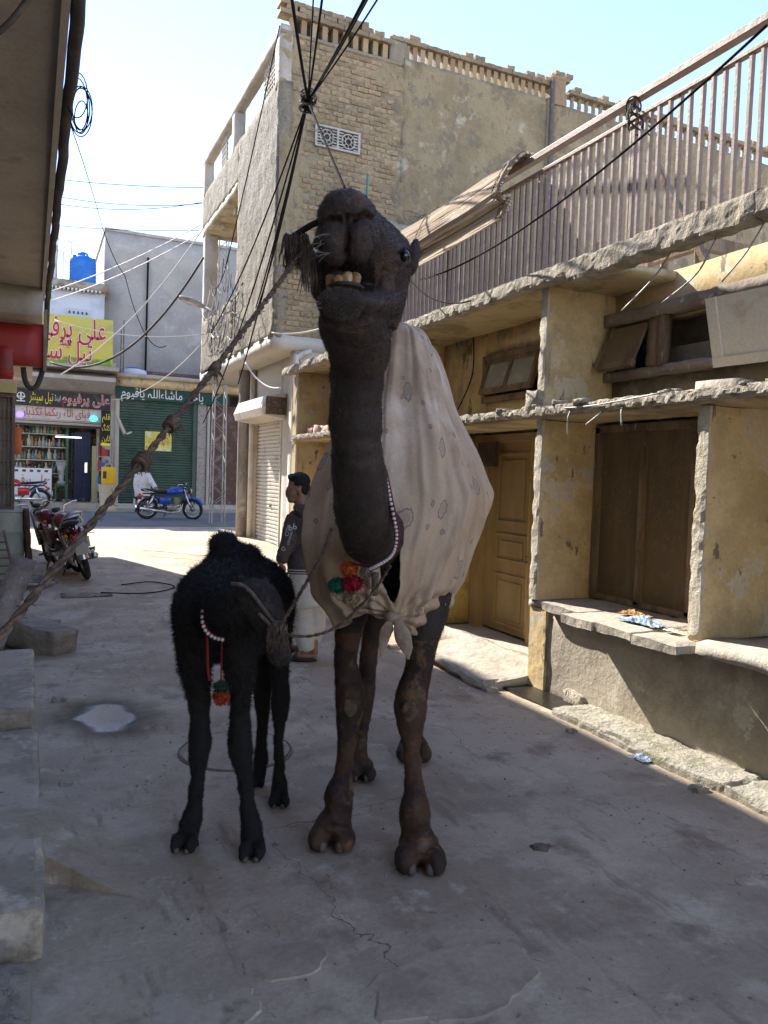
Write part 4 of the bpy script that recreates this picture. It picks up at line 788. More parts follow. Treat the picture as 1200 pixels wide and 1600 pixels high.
    # yellow can on a cream bin
    bz = gz(24.6); mb = MB(); mb.tube([(2.20, 25.0, bz), (2.20, 25.0, bz+.05), (2.20, 25.0, bz+.78), (2.20, 25.0, bz+.80)], [.22, .24, .30, .32], 20); tag(mb.build('cream_bin', mat('cream_plastic', (.62, .54, .38), bump=.1, rough=.5), smooth=True), 'tall cream plastic bin standing at the shop corner', 'bin')
    yc = mat('yellow_can', (.70, .42, .02), rough=.45, bump=.05); Yc = thing('yellow_jerrycan', 'yellow plastic jerrycan sitting on the cream bin', 'jerrycan', (2.2, 25.0, bz+.80))
    mb = MB(); mb.box((1.98, 24.88, bz+.80), (2.40, 25.12, bz+1.34), bev=.05); mb.build('body', yc, Yc, smooth=True)
    mb = MB(); mb.tube([(2.08, 25, bz+1.33), (2.10, 25, bz+1.42), (2.26, 25, bz+1.42), (2.28, 25, bz+1.33)], .02, 6); mb.build('handle', yc, Yc)
    mb = MB(); mb.box((2.02, 24.872, bz+.98), (2.12, 24.879, bz+1.2)); mb.build('sticker', cs[2], Yc)
    # upper white house and water tank
    U = thing('white_house', 'whitewashed upper house with a row of small vents behind the billboard', 'house', (0, 28, 4.7))
    mb = MB(); mb.rbox((-8, 27.3, 4.7), (2.18, 31, 7.35), .5, .008, 2); mb.build('wall', blue_white, U, smooth=True)
    mb = MB(); mb.rbox((-8, 27.1, 7.35), (2.3, 31.1, 7.62), .4, .02, 3); mb.build('roof_edge', dirty, U, smooth=True)
    mb = MB()
    for k in range(30): mb.box((-1.5+.12*k, 27.02, 7.30), (-1.44+.12*k, 27.3, 7.36))
    mb.build('dentils', blue_white, U)
    mb = MB(); mb.box((1.0, 27.25, 6.35), (1.75, 27.3, 6.75)); pn = mb.build('vent_panel', mat('vent_white', (.58, .60, .64), bump=0), U)
    for k in range(5):
        mb = MB(); mb.box((1.08+.13*k, 27.235, 6.58), (1.13+.13*k, 27.252, 6.66)); mb.build('vent_hole_shade', dark_in, pn)  # dark box on the panel face, standing for a shaded hole
    mb = MB(); mb.box((-.4, 28, 7.6), (.75, 29, 8.9)); mb.build('roof_room', blue_white, U)
    mb = MB(); mb.tube([(.6, 27.4, 7.6), (.6, 27.4, 8.95), (1.15, 27.4, 8.90), (1.15, 27.4, 8.5)], .02, 6); mb.tube([(.7, 27.45, 7.6), (.75, 27.45, 9.2)], .02, 6); mb.tube([(.55, 27.4, 8.6), (.9, 27.4, 8.55), (.9, 27.4, 7.6)], .02, 6); mb.build('water_pipe', galv, U)
    bm2 = mat('tank_blue', (.02, .16, .55), [((.03, .2, .6), 3, .5, .65)], rough=.4, bump=0)
    Tk = thing('blue_water_tank', 'blue plastic water tank standing on the white house roof', 'water tank', (1.52, 27.8, 7.62)); pts = [(.40, 0), (.41, .03)]
    for k in range(7): pts += [(.41, .05+.105*k), (.425, .08+.105*k), (.41, .13+.105*k)]
    pts += [(.40, .85), (.30, .93), (.16, .97)]
    mb = MB(); mb.tube([(1.52, 27.8, 7.62+z) for r, z in pts], [r for r, z in pts], 26); mb.build('drum', bm2, Tk, smooth=True)
    mb = MB(); mb.tube([(1.52, 27.8, 8.55), (1.52, 27.8, 8.68), (1.52, 27.8, 8.72)], [.17, .17, .10], 16); mb.build('lid', bm2, Tk, smooth=True)
    for a in range(5):
        mb = MB(); mb.ell((1.52+.33*math.cos(a*1.256), 27.8+.33*math.sin(a*1.256), 8.52), (.07, .07, .06), None, 8, 6); mb.build('lug', bm2, Tk, smooth=True)
    # grey tower
    T_ = thing('grey_tower_building', 'plain grey plastered block rising behind the green shuttered shop', 'building', (4, 30, .3))
    mb = MB(); mb.rbox((2.24, 28, .3), (9, 36, 9.62), .6, .012, 1.5); mb.build('wall', grey_wall, T_, smooth=True)
    mb = MB(); mb.box((2.2, 27.96, 9.62), (9.1, 36.1, 9.72)); mb.build('coping', grey_wall, T_)
    mb = MB(); mb.tube([(3.62, 27.93, 8.9), (3.60, 27.93, 5.0)], .035, 6); mb.build('pipe', black_rub, T_)
    mb = MB(); mb.box((7, 32, 9.7), (14, 40, 10.6)); mb.build('rear_block', mat('pale_green_plaster', (.40, .42, .30)), T_)
    # green shop
    Gp = thing('green_shuttered_shop', 'closed shop with a dark green roller shutter and green sign', 'shop', (3.8, 27, .3))
    mb = MB(); z = .48; prof = []
    while z < 3.85: prof += [(YS+.04, z), (YS, z+.02), (YS, z+.055), (YS+.04, z+.07)]; z += .085
    mb.add([(x, p[0], p[1]) for p in prof for x in (2.62, 5.0)], [(2*i, 2*i+1, 2*i+3, 2*i+2) for i in range(len(prof)-1)]); mb.build('roller_shutter', green_paint, Gp)
    for x in (2.5, 5.0): 
        mb = MB(); mb.box((x, YS-.06, .4), (x+.12, YS+.1, 3.9)); mb.build('shutter_guide', white_pl if x < 3 else green_paint, Gp)
    mb = MB(); mb.box((2.5, YS-.12, 3.86), (6.2, YS-.04, 4.26)); mb.build('green_sign', mat('sign_green', (.025, .08, .065), [((.055, .095, .08), 2.5, .46, .64), ((.12, .12, .10), 7, .62, .74)], bump=.1), Gp)
    text(urdu('یاحی ماشاءاللہ یاقیوم'), .42, (4.15, YS-.126, 4.07), wht, Gp, fit=(2.66, 5.3))
    mb = MB(); mb.rbox((2.5, YS-.2, 4.26), (8, YS+.6, 4.56), .3, .012, 3); mb.build('band', ochre, Gp, smooth=True)
    mb = MB(); mb.rbox((2.5, YS-.3, 4.55), (8, YS+1.5, 4.68), .3, .012, 3); mb.build('roof_slab', conc, Gp, smooth=True)
    mb = MB()
    for k in range(3):
        for j in range(22): mb.box((2.5+.25*j+.12*(k % 2), YS+.9, 4.69+.09*k), (2.74+.25*j+.12*(k % 2), YS+1.0, 4.77+.09*k))
    mb.build('parapet_bricks', mat('dark_brick', (.20, .13, .10), rnd=.3), Gp, kind='stuff')
    mb = MB(); mb.box((2.4, YS-.55, .15), (6.5, YS+.3, .46)); mb.build('front_step', white_pl, Gp)
    mb = MB(); mb.box((5.15, YS-.02, .4), (5.45, YS+.2, 3.86)); mb.build('pillar', mat('mosaic', (.42, .39, .35), [((.26, .23, .2), 20, .5, .6)], bump=0), Gp)
    mb = MB(); mb.box((5.65, YS+.05, .4), (6.7, YS+.2, 3.86)); mb.build('side_door', mat('dull_red_door', (.13, .075, .06), [((.2, .15, .13), 4, .5, .65)], bump=0), Gp)
    mb = MB(); mb.box((6.7, YS, .3), (14, YS+.3, 6)); mb.build('side_wall', dirty, Gp)
    mb = MB(); mb.tube([(5.52, YS-.05, .4), (5.52, YS-.05, 3.8)], .05, 8); mb.build('pipe', white_pl, Gp)
    Po = MB(); Po.box((3.44, YS-.02, 2.22), (4.30, YS-.012, 2.86)); po = Po.build('yellow_poster', mat('poster_yellow', (.66, .60, .12), [((.75, .72, .4), 2, .5, .6)], bump=0)); tag(po, 'yellow poster with red writing stuck on the green shutter', 'poster')
    rl = mat('poster_red', (.55, .12, .05), bump=0); text('0331', .17, (3.62, YS-.022, 2.31), rl, po, ext=.001, fit=(3.48, 3.76)); text(urdu('برای فروحت'), .3, (3.98, YS-.022, 2.58), rl, po, ext=.001, fit=(3.56, 4.22))
    mb = MB(); mb.tube([(3.1, YS+.4, 4.69), (3.1, YS+.4, 4.72), (3.1, YS+.4, 4.86), (3.1, YS+.4, 4.92)], [.40, .42, .40, .2], 20); Wt = mb.build('white_roof_tank', mat('white_plastic', (.62, .64, .66), bump=0), smooth=True); tag(Wt, 'low white tank with a blue lid on the green shop roof', 'tank')
    mb = MB(); mb.tube([(3.1, YS+.4, 4.92), (3.1, YS+.4, 4.95)], [.25, .2], 16); mb.build('lid', bm2, Wt)
    mb = MB(); mb.tube([(2.66, YS+.2, 4.68), (2.66, YS+.2, 6.2)], .02, 6); mb.tube([(2.74, YS+.2, 4.68), (2.74, YS+.2, 6.45)], .02, 6); tag(mb.build('roof_conduit', rust), 'pair of thin upright steel conduits on the green shop roof', 'pipe')
    # lattice pole, lamp
    L_ = thing('lattice_pole', 'galvanised steel lattice power pole in front of the balcony', 'pole', (4.53, 20.4, gz(20.4)))
    z0 = gz(20.4)-.02
    def lx(z): return .17-.018*z/1.0*.35
    cs_ = []
    for sx in (-1, 1):
        for sy in (-1, 1):
            mb = MB(); mb.tube([(4.53+sx*lx(0), 20.4+sy*lx(0), z0), (4.53+sx*lx(9), 20.4+sy*lx(9), 9)], .018, 4); mb.build('leg', galv, L_)
    mb = MB(); z = .4; k = 0
    while z < 8.8:
        a = lx(z); b_ = lx(z+.28); s_ = 1 if k % 2 else -1
        for sy in (-1, 1): mb.tube([(4.53-s_*a, 20.4+sy*a, z), (4.53+s_*b_, 20.4+sy*b_, z+.28)], .008, 4)
        for sx in (-1, 1): mb.tube([(4.53+sx*a, 20.4-s_*a, z), (4.53+sx*b_, 20.4+s_*b_, z+.28)], .008, 4)
        z += .28; k += 1
    mb.build('bracing', galv, L_, kind='stuff')
    Lp = thing('street_lamp', 'grey cobra head street lamp on a short arm from the lattice pole', 'street lamp', (3.5, 16.6, 5.2))
    mb = MB(); mb.tube(spline([(3.55, 16.6, 4.95), (3.45, 16.8, 5.08), (3.36, 17, 5.16)], 4), .03, 8); mb.build('arm', galv, Lp, smooth=True)
    mb = MB(); T = Matrix.Rotation(R(14), 3, 'Y'); mb.ell((3.12, 17.0, 5.24), (.30, .13, .07), T, 16, 8); mb.build('lamp_head', galv, Lp, smooth=True)
    mb = MB(); mb.ell((3.10, 17.0, 5.215), (.22, .10, .055), T, 16, 8); mb.build('diffuser', mat('lamp_glass', (.55, .56, .55), rough=.2, bump=0), Lp, smooth=True)
build_far()
# ------------------------------------------------------------------ animals
def limb(mb, rows, per=5, n=18):
    'a tapering limb: rows of (px, py, distance, width in px at that distance, depth ratio)'
    pts = [(*at(r[0], r[1], r[2]), r[3]/2*r[2]/FPX, (r[4] if len(r) > 4 else 1.0)) for r in rows]
    S = spline(pts, per); rings = []; m = len(S)
    for i, q in enumerate(S):
        p = Vector(q[:3]); t = (Vector(S[min(i+1, m-1)][:3])-Vector(S[max(i-1, 0)][:3])).normalized()
        a = (cr - t*cr.dot(t)).normalized(); b = t.cross(a).normalized()
        rings.append([p + a*math.cos(2*math.pi*j/n)*q[3] + b*math.sin(2*math.pi*j/n)*q[3]*q[4] for j in range(n)])
    mb.loft(rings)
def set_back(rows, dz): return [(r[0], r[1], r[2]+dz*min(1, max(0, i-1)/3), *r[3:]) for i, r in enumerate(rows)]
FH = Vector((math.sin(YAW), math.cos(YAW), 0))          # horizontal direction away from the viewpoint
RH = Vector((math.cos(YAW), -math.sin(YAW), 0))
BAS = Matrix((RH, FH, Vector((0, 0, 1)))).transposed()   # columns: right, away, up
def blob(mb, px, py, dep, rx, ry, rz, rot=None, nu=16, nv=12):
    M = BAS if rot is None else BAS @ rot
    mb.ell(at(px, py, dep), (rx, ry, rz), M, nu, nv)
def solid(mb, voxel, iters, factor=.5, name='body'):
    me = bpy.data.meshes.new('tmp'); me.from_pydata(mb.v, [], mb.f); me.update()
    bm = bmesh.new(); bm.from_mesh(me); bmesh.ops.recalc_face_normals(bm, faces=bm.faces[:]); bm.to_mesh(me); bm.free()
    o = bpy.data.objects.new('tmp', me); col.objects.link(o)
    r = o.modifiers.new('r', 'REMESH'); r.mode = 'VOXEL'; r.voxel_size = voxel
    if iters: s = o.modifiers.new('s', 'SMOOTH'); s.factor = factor; s.iterations = iters
    bpy.context.view_layer.update()
    out = bpy.data.meshes.new_from_object(o.evaluated_get(bpy.context.evaluated_depsgraph_get())); bpy.data.objects.remove(o); bpy.data.meshes.remove(me)
    out.name = name; return out
def coords(me):
    a = np.empty(len(me.vertices)*3, np.float32); me.vertices.foreach_get('co', a); b = np.empty(len(me.vertices)*3, np.float32); me.vertices.foreach_get('normal', b)
    return a.reshape(-1, 3), b.reshape(-1, 3)
def setco(me, a): me.vertices.foreach_set('co', a.astype(np.float32).ravel()); me.update()
def seg_dist(P, A, B):
    A = np.array(A); B = np.array(B); d = B-A; t = np.clip(((P-A)@d)/(d@d), 0, 1)[:, None]; return np.linalg.norm(P-(A+t*d), axis=1)
def crease(me, pts, r, depth):
    P, Nn = coords(me); d = np.full(len(P), 9.)
    for a, b in zip(pts[:-1], pts[1:]): d = np.minimum(d, seg_dist(P, a, b))
    w_ = np.clip(1-d/r, 0, 1)**1.5; setco(me, P-Nn*(w_*depth)[:, None])
def wrinkle(me, amp, freq, mask=None):
    P, Nn = coords(me); k = np.array([noise.noise(Vector((p[0]*freq, p[1]*freq, p[2]*freq*1.0))) + .5*noise.noise(Vector((p[0]*freq*2.3, p[1]*freq*2.3, p[2]*freq*2.3+5))) for p in P])
    setco(me, P+Nn*(k*amp)[:, None])
def fur(me, count, length, width, lay, seed, curl=.35, sel=None):
    'fine tapering hairs rooted on the skin'
    g = np.random.default_rng(seed); P, Nn = coords(me); me.calc_loop_triangles(); T = np.empty(len(me.loop_triangles)*3, np.int32); me.loop_triangles.foreach_get('vertices', T); T = T.reshape(-1, 3)
    if sel is not None: T = T[sel(P[T].mean(1))]
    A = np.linalg.norm(np.cross(P[T[:, 1]]-P[T[:, 0]], P[T[:, 2]]-P[T[:, 0]]), axis=1); idx = g.choice(len(T), count, p=A/A.sum())
    u = g.random((count, 2)); f = u.sum(1) > 1; u[f] = 1-u[f]; t = T[idx]
    base = P[t[:, 0]]+(P[t[:, 1]]-P[t[:, 0]])*u[:, :1]+(P[t[:, 2]]-P[t[:, 0]])*u[:, 1:]
    n_ = Nn[t[:, 0]]; d = n_*(1-lay)+np.array((0, 0, -1))*lay+g.normal(0, curl, (count, 3)); d /= np.linalg.norm(d, axis=1)[:, None]
    L = length*g.uniform(.45, 1.2, (count, 1)); sd_ = np.cross(d, g.normal(0, 1, (count, 3))); sd_ /= np.linalg.norm(sd_, axis=1)[:, None]
    mid = base+d*L*.55; tip = mid+(d+g.normal(0, curl*.8, (count, 3)))*L*.45
    V = np.stack([base-sd_*width-n_*.002, base+sd_*width-n_*.002, mid+sd_*width*.7, mid-sd_*width*.7, tip], 1).reshape(-1, 3)
    i = np.arange(count)[:, None]*5; Q = (i+np.array([[0, 1, 2, 3]])).tolist(); Tr = (i+np.array([[3, 2, 4]])).tolist()
    m = bpy.data.meshes.new('fur'); m.from_pydata(V.tolist(), [], Q+Tr); return m
def attach(me, name, m, parent, smooth=True, kind=None):
    off = Vector(root_loc(parent)); me.transform(Matrix.Translation(-off)); me.materials.clear(); me.materials.append(m)
    if smooth: me.polygons.foreach_set('use_smooth', [True]*len(me.polygons))
    o = bpy.data.objects.new(name, me); col.objects.link(o); o.parent = parent
    if kind: o['kind'] = kind
    return o
hide = mat('dark_camel_hide', (.042, .030, .025), [((.028, .021, .019), 3, .42, .62), ((.078, .050, .035), 5, .52, .68), ((.10, .072, .055), 15, .60, .74)], rough=.68, bump=.5, bscale=60, bdist=.006, spec=.3)
head_hide = mat('head_hide', (.058, .038, .030), [((.034, .025, .022), 7, .42, .6), ((.115, .072, .048), 9, .52, .68), ((.13, .11, .095), 30, .62, .76)], rough=.6, bump=.9, bscale=120, bdist=.006, spec=.4)
leg_hide = mat('brown_leg_hide', (.085, .045, .026), [((.038, .024, .018), 5, .44, .56), ((.17, .09, .045), 7, .53, .64), ((.15, .11, .08), 14, .64, .76)], rough=.75, bump=.7, bscale=50, bdist=.008)
fur_m = mat('dark_fur', (.055, .039, .031), rough=.6, bump=0, fine=0, rnd=.4, spec=.25)
calf_m = mat('black_calf_hide', (.017, .0145, .013), rough=.8, bump=.6, bscale=50)
calf_fur = mat('black_calf_fur', (.021, .018, .016), [((.05, .034, .025), 6, .56, .7)], rough=.65, bump=0, fine=0, rnd=.4, spec=.22)
nail = mat('toe_nail', (.13, .10, .075), [((.09, .07, .055), 20, .5, .6)], rough=.6, bump=.3)
eye_m = mat('dark_eye', (.006, .005, .004), rough=.08, bump=0, fine=0, spec=.6)
tooth_m = mat('tan_tooth', (.27, .155, .06), [((.13, .07, .03), 60, .46, .58), ((.40, .28, .14), 40, .55, .65)], rough=.35, bump=.2)
def build_mother():
    C = thing('dark_camel', 'tall dark brown camel facing the alley with raised head and bared teeth', 'camel', (1.6, 3.3, 0))
    mb = MB()
    limb(mb, [(588,865,3.02,70), (592,850,3.1,150,1.2), (605,835,3.35,195,1.25), (620,815,3.7,205,1.3), (635,812,4.0,190,1.25), (645,818,4.3,140,1.2), (650,825,4.5,50)])
    limb(mb, [(600,845,3.3,112), (588,838,3.05,100), (578,828,2.84,95), (569,798,2.68,93), (562,745,2.58,87), (557,690,2.52,82), (556,630,2.47,82), (558,580,2.42,85), (561,545,2.38,90), (567,505,2.35,98)], 6)
    limb(mb, set_back([(560,880,3.5,80,1.2), (553,945,3.4,58,1.2), (545,985,3.34,42,1.15), (540,1030,3.31,37), (545,1066,3.29,43,1.1), (548,1096,3.27,49,1.12), (544,1132,3.27,37), (541,1175,3.27,28), (536,1210,3.27,30), (530,1240,3.255,46), (529,1263,3.26,43), (523,1285,3.25,56), (520,1300,3.23,66,1.2), (519,1312,3.21,70,1.2)], 0.13))
    limb(mb, set_back([(672,880,3.5,84,1.2), (668,935,3.34,72,1.2), (667,972,3.22,57,1.15), (656,1018,3.15,42), (650,1050,3.12,38), (644,1076,3.1,46,1.1), (641,1104,3.085,52,1.12), (642,1136,3.08,42), (643,1166,3.075,28), (645,1200,3.07,26), (647,1233,3.07,33), (648,1268,3.055,50), (649,1293,3.06,46), (652,1315,3.05,58), (654,1335,3.04,72,1.2), (655,1350,3.02,74,1.2)], 0.17))
    limb(mb, set_back([(600,880,4.2,80), (590,945,4.12,48), (581,990,4.06,30), (574,1045,4.03,28), (572,1085,4.05,27,1.3), (568,1130,4.03,19), (564,1162,4.02,19), (563,1183,4.02,26), (564,1198,4.0,31,1.3), (564,1209,3.98,32,1.3)], 0.12))
    limb(mb, set_back([(690,880,4.4,80), (674,970,4.36,40), (660,1050,4.33,30), (655,1095,4.32,23,1.2), (650,1138,4.31,22), (648,1160,4.31,34), (646,1172,4.29,46,1.2), (646,1182,4.27,48,1.2)], 0.14))
    # two-toed feet
    for cx, cy, dep, s in ((519,1314,3.36,1.0), (655,1348,3.20,1.05), (564,1212,4.11,.80), (646,1182,4.42,1.0)):
        for sg in (-1, 1):
            p = at(cx, cy, dep) + RH*(.050*s*sg) - FH*.035; mb.ell((p.x, p.y, .043*s), (.050*s, .105*s, .052*s), BAS @ Matrix.Rotation(sg*.16, 3, 'Z'), 16, 12)
        p = at(cx, cy, dep); mb.ell((p.x+FH.x*.05, p.y+FH.y*.05, .05*s), (.085*s, .085*s, .06*s), BAS, 14, 10)
    me = solid(mb, .009, 4); wrinkle(me, .0045, 20)
    P, Nn = coords(me); k_ = np.array([noise.noise(Vector((p[0]*4, p[1]*4, p[2]*26))) for p in P]); zz = np.clip((P[:, 2]-1.25)/.2, 0, 1); setco(me, P+Nn*(k_*zz*.006)[:, None])
    for px in (540, 575):
        crease(me, [tuple(at(px, y_, 2.40+(y_-560)*.00095)) for y_ in (570, 640, 720, 790)], .03, .006)
    body = attach(me, 'body', hide, C)
    me.materials.append(leg_hide); cz = np.empty(len(me.polygons)*3); me.polygons.foreach_get('center', cz); cz = cz.reshape(-1, 3)
    me.polygons.foreach_set('material_index', ((cz[:, 2] < .92) & (cz[:, 2] > 0-1)).astype(np.int32)); me.update()
    # head
    mb = MB()
    blob(mb, 588,425,2.37,.104,.17,.13); limb(mb, [(568,505,2.36,106), (574,470,2.36,116,1.1), (583,430,2.37,114,1.2)])
    limb(mb, [(588,415,2.38,112,1.15), (580,404,2.26,112,1.1), (566,385,2.17,106,1.05), (552,366,2.10,98,1.06), (544,356,2.055,92,1.1), (541,352,2.025,76,1.15)])
    blob(mb, 541,332,2.05,.072,.065,.060); blob(mb, 517,338,2.05,.038,.05,.042); blob(mb, 565,334,2.05,.038,.05,.042)
    blob(mb, 521,376,2.035,.043,.042,.066, Matrix.Rotation(-.12, 3, 'Y')); blob(mb, 562,372,2.035,.043,.042,.064, Matrix.Rotation(.12, 3, 'Y')); blob(mb, 541,360,2.04,.06,.045,.06)
    limb(mb, [(574,470,2.40,118,.8), (566,472,2.30,126,.62), (554,474,2.2,118,.5), (542,474,2.11,96,.42), (535,471,2.055,78,.36)])
    blob(mb, 534,469,2.04,.068,.040,.029); blob(mb, 535,478,2.055,.058,.048,.036)
    limb(mb, [(540,492,2.14,80,.6), (550,508,2.24,106,.8), (560,535,2.34,100), (562,565,2.41,92)])
    blob(mb, 600,440,2.24,.036,.07,.072); blob(mb, 500,432,2.2,.028,.06,.072); blob(mb, 594,400,2.2,.036,.07,.05)
    blob(mb, 620,383,2.30,.040,.055,.030, Matrix.Rotation(.35, 3, 'Y')); blob(mb, 514,370,2.22,.04,.06,.045)
    blob(mb, 616,418,2.31,.036,.06,.045)
    blob(mb, 646,402,2.43,.020,.028,.060, Matrix.Rotation(.12, 3, 'Y')); blob(mb, 636,415,2.43,.028,.03,.03); blob(mb, 508,376,2.47,.022,.03,.05)
    blob(mb, 522,428,2.17,.06,.05,.06)
    hm = solid(mb, .0055, 6)
    from mathutils.bvhtree import BVHTree
    bv = BVHTree.FromPolygons([v.co.copy() for v in hm.vertices], [tuple(p.vertices) for p in hm.polygons])
    def hit(px, py):
        d_ = (at(px, py, 1)-CAM).normalized(); h = bv.ray_cast(CAM, d_); return tuple(h[0]) if h[0] is not None else tuple(at(px, py, 2.1))
    H_ = lambda *q: [hit(x, y) for x, y in q]
    rim = lambda pts, r, d_: crease(hm, pts, r, d_)
    rim(H_((542,338), (543,350), (543,365), (542,380), (541,398)), .011, .022)              # split upper lip
    for q in ([(501,352), (508,345), (517,341), (527,341), (536,346)], [(549,345), (557,338), (566,335), (575,337), (582,343)]): rim(H_(*q), .011, .020)   # nostrils
    for q in ([(500,345), (508,337), (518,333), (529,333)], [(553,332), (563,327), (574,328), (582,334)]): rim(H_(*q), .010, -.009)
    for q in ([(503,362), (501,380), (505,398), (512,410)], [(580,355), (584,375), (582,395), (574,409)]): rim(H_(*q), .010, .007)
    for q in ([(592,352), (600,380), (603,405), (597,430), (590,446)], [(610,440), (604,465), (592,486), (570,502)], [(505,490), (520,508), (545,516), (575,512)], [(512,515), (530,535), (560,545), (590,536), (604,520)], [(500,462), (508,452), (520,450)], [(588,432), (597,426), (604,424)]): rim(H_(*q), .014, .006)
    e = Vector(hit(631, 400)); P, Nn = coords(hm); dd_ = np.linalg.norm(P-np.array(e), axis=1); w_ = np.clip(1-dd_/.030, 0, 1)**.7; setco(hm, P-Nn*(w_*.014)[:, None])
    for q in ([(618,391), (625,387), (633,387), (641,392)], [(619,404), (625,411), (633,412), (640,408)]): rim(H_(*q), .010, -.010)
    wrinkle(hm, .0022, 40)
    head = attach(hm, 'head', head_hide, C)
    mouth = mat('mouth_shade', (.012, .008, .008), rough=.45, bump=.2); hm.materials.append(mouth)
    cz = np.empty(len(hm.polygons)*3); hm.polygons.foreach_get('center', cz); cz = cz.reshape(-1, 3)+np.array(root_loc(head))
    rel = cz-np.array(CAM); dep = rel@np.array(fwd); qx = 600+FPX*(rel@np.array(cr))/dep; qy = 800-FPX*(rel@np.array(cu))/dep
    ins = (dep > 2.06) & (dep < 2.3) & (qx > 502) & (qx < 586) & (qy > 404) & (qy < 455); hm.polygons.foreach_set('material_index', ins.astype(np.int32)); hm.update()  # faces in the mouth gap coloured near black to stand for its shade
    ec = e+(e-CAM).normalized()*.0095
    mb = MB(); mb.ell(ec, (.0185,)*3, BAS); mb.build('eye', eye_m, head, smooth=True)
    e2 = Vector(hit(499, 380)); mb = MB(); mb.ell(e2+(e2-CAM).normalized()*.012, (.018,)*3, BAS); mb.build('eye', eye_m, head, smooth=True)
    mb = MB()                                             # eyelashes
    for k in range(26):
        t = k/25; a = Vector(hit(623+17*t, 393-4*math.sin(3.14*t))); mb.tube([a, a-FH*.012+Vector((0, 0, -.004))+RH*.004*t, a-FH*.018+Vector((0, 0, -.014))+RH*.006*t], [.0014, .001, .0004], 4)
    mb.build('eyelashes', black_rub, head, kind='stuff')
    tg = random.Random(12)
    for k in range(4):                                     # incisors of the lower jaw
        t = k/3-.5; c = at(536+38*t, 440+tg.uniform(-2.5, 2), 2.03+.08*t*t); s = tg.uniform(.55, 1.25)-.3*abs(t)
        mb = MB(); mb.loft([[c + RH*(.0145*w2*math.cos(a)+.004*tg.uniform(-1, 1)*h/.02) + FH*(.007*w2*math.sin(a)) + Vector((0, 0, h)) for a in [i*math.pi/4 for i in range(8)]] for h, w2 in ((-.022, .8), (-.008, 1.0), (.010*s, 1.05), (.018*s, .8), (.021*s, .4))]); mb.build('tooth', tooth_m, head, smooth=True)
    mb = MB(); blob(mb, 540,449,2.06,.05,.05,.012); mb.build('gum', mat('gum', (.04, .024, .02), rough=.5), head, smooth=True)
    for px, py, r in ((640,1112,.034), (547,1106,.032)):
        me_b = body.data; bvb = BVHTree.FromPolygons([v.co+Vector(C.location) for v in me_b.vertices], [tuple(p.vertices) for p in me_b.polygons]); hb = bvb.ray_cast(CAM, (at(px, py, 1)-CAM).normalized())
        mb = MB(); mb.ell(hb[0]+FH*.004, (r, .012, r*1.35), BAS, 16, 10); kp = solid(mb, .005, 1); wrinkle(kp, .006, 45); attach(kp, 'knee_callus', mat('callus', (.16, .105, .07), [((.09, .055, .035), 30, .45, .6)], rough=.9, bump=1, bscale=90), C)
    # toe nails
    for cx, cy, dep, s in ((519,1314,3.36,1.0), (655,1348,3.20,1.05), (564,1212,4.11,.80), (646,1182,4.42,1.0)):
        for sg in (-1, 1):
            p = at(cx, cy, dep) + RH*(.050*s*sg-.014*sg*s) - FH*(.035+.078*s); mb = MB(); mb.ell((p.x+FH.x*.012, p.y+FH.y*.012, .028*s), (.020*s, .03*s, .026*s), BAS @ Matrix.Rotation(-.5, 3, 'X'), 10, 8); mb.build('toe_nail', nail, C, smooth=True)
    # coat
    me2 = me.copy(); me2.transform(Matrix.Translation(Vector(root_loc(body)))); hm2 = hm.copy(); hm2.transform(Matrix.Translation(Vector(root_loc(body))))
    f1 = fur(me2, 80000, .010, .0007, .55, 1, .22, lambda c: (c[:, 2] > .10)); attach(f1, 'coat', fur_m, C, False, 'stuff')
    f2 = fur(hm2, 60000, .0065, .00045, .45, 2, .28); attach(f2, 'head_coat', fur_m, head, False, 'stuff')
    lip = np.array(at(532, 472, 2.0)); f3 = fur(hm2, 1800, .009, .0004, .25, 3, .3, lambda c: np.linalg.norm(c-lip, axis=1) < .07); attach(f3, 'lip_hair', mat('grey_lip_hair', (.13, .11, .10), rough=.6, bump=0, fine=0), head, False, 'stuff')
    mb = MB(); g = random.Random(6)
    for k in range(22):
        a = at(*g.choice(((505, 380, 2.0), (512, 395, 1.99), (500, 472, 2.02), (505, 482, 2.03), (510, 365, 1.99)))) + RH*g.uniform(-.012, .012); d_ = (-RH*g.uniform(.3, 1)+Vector((0, 0, g.uniform(-.8, .2)))-FH*.3)*g.uniform(.03, .06)
        mb.tube([a, a+d_*.6, a+d_+Vector((0, 0, -.006))], [.0004, .0003, .00015], 3)
    mb.build('whiskers', mat('whisker', (.26, .24, .22), bump=0, fine=0), head, kind='stuff')
build_mother()
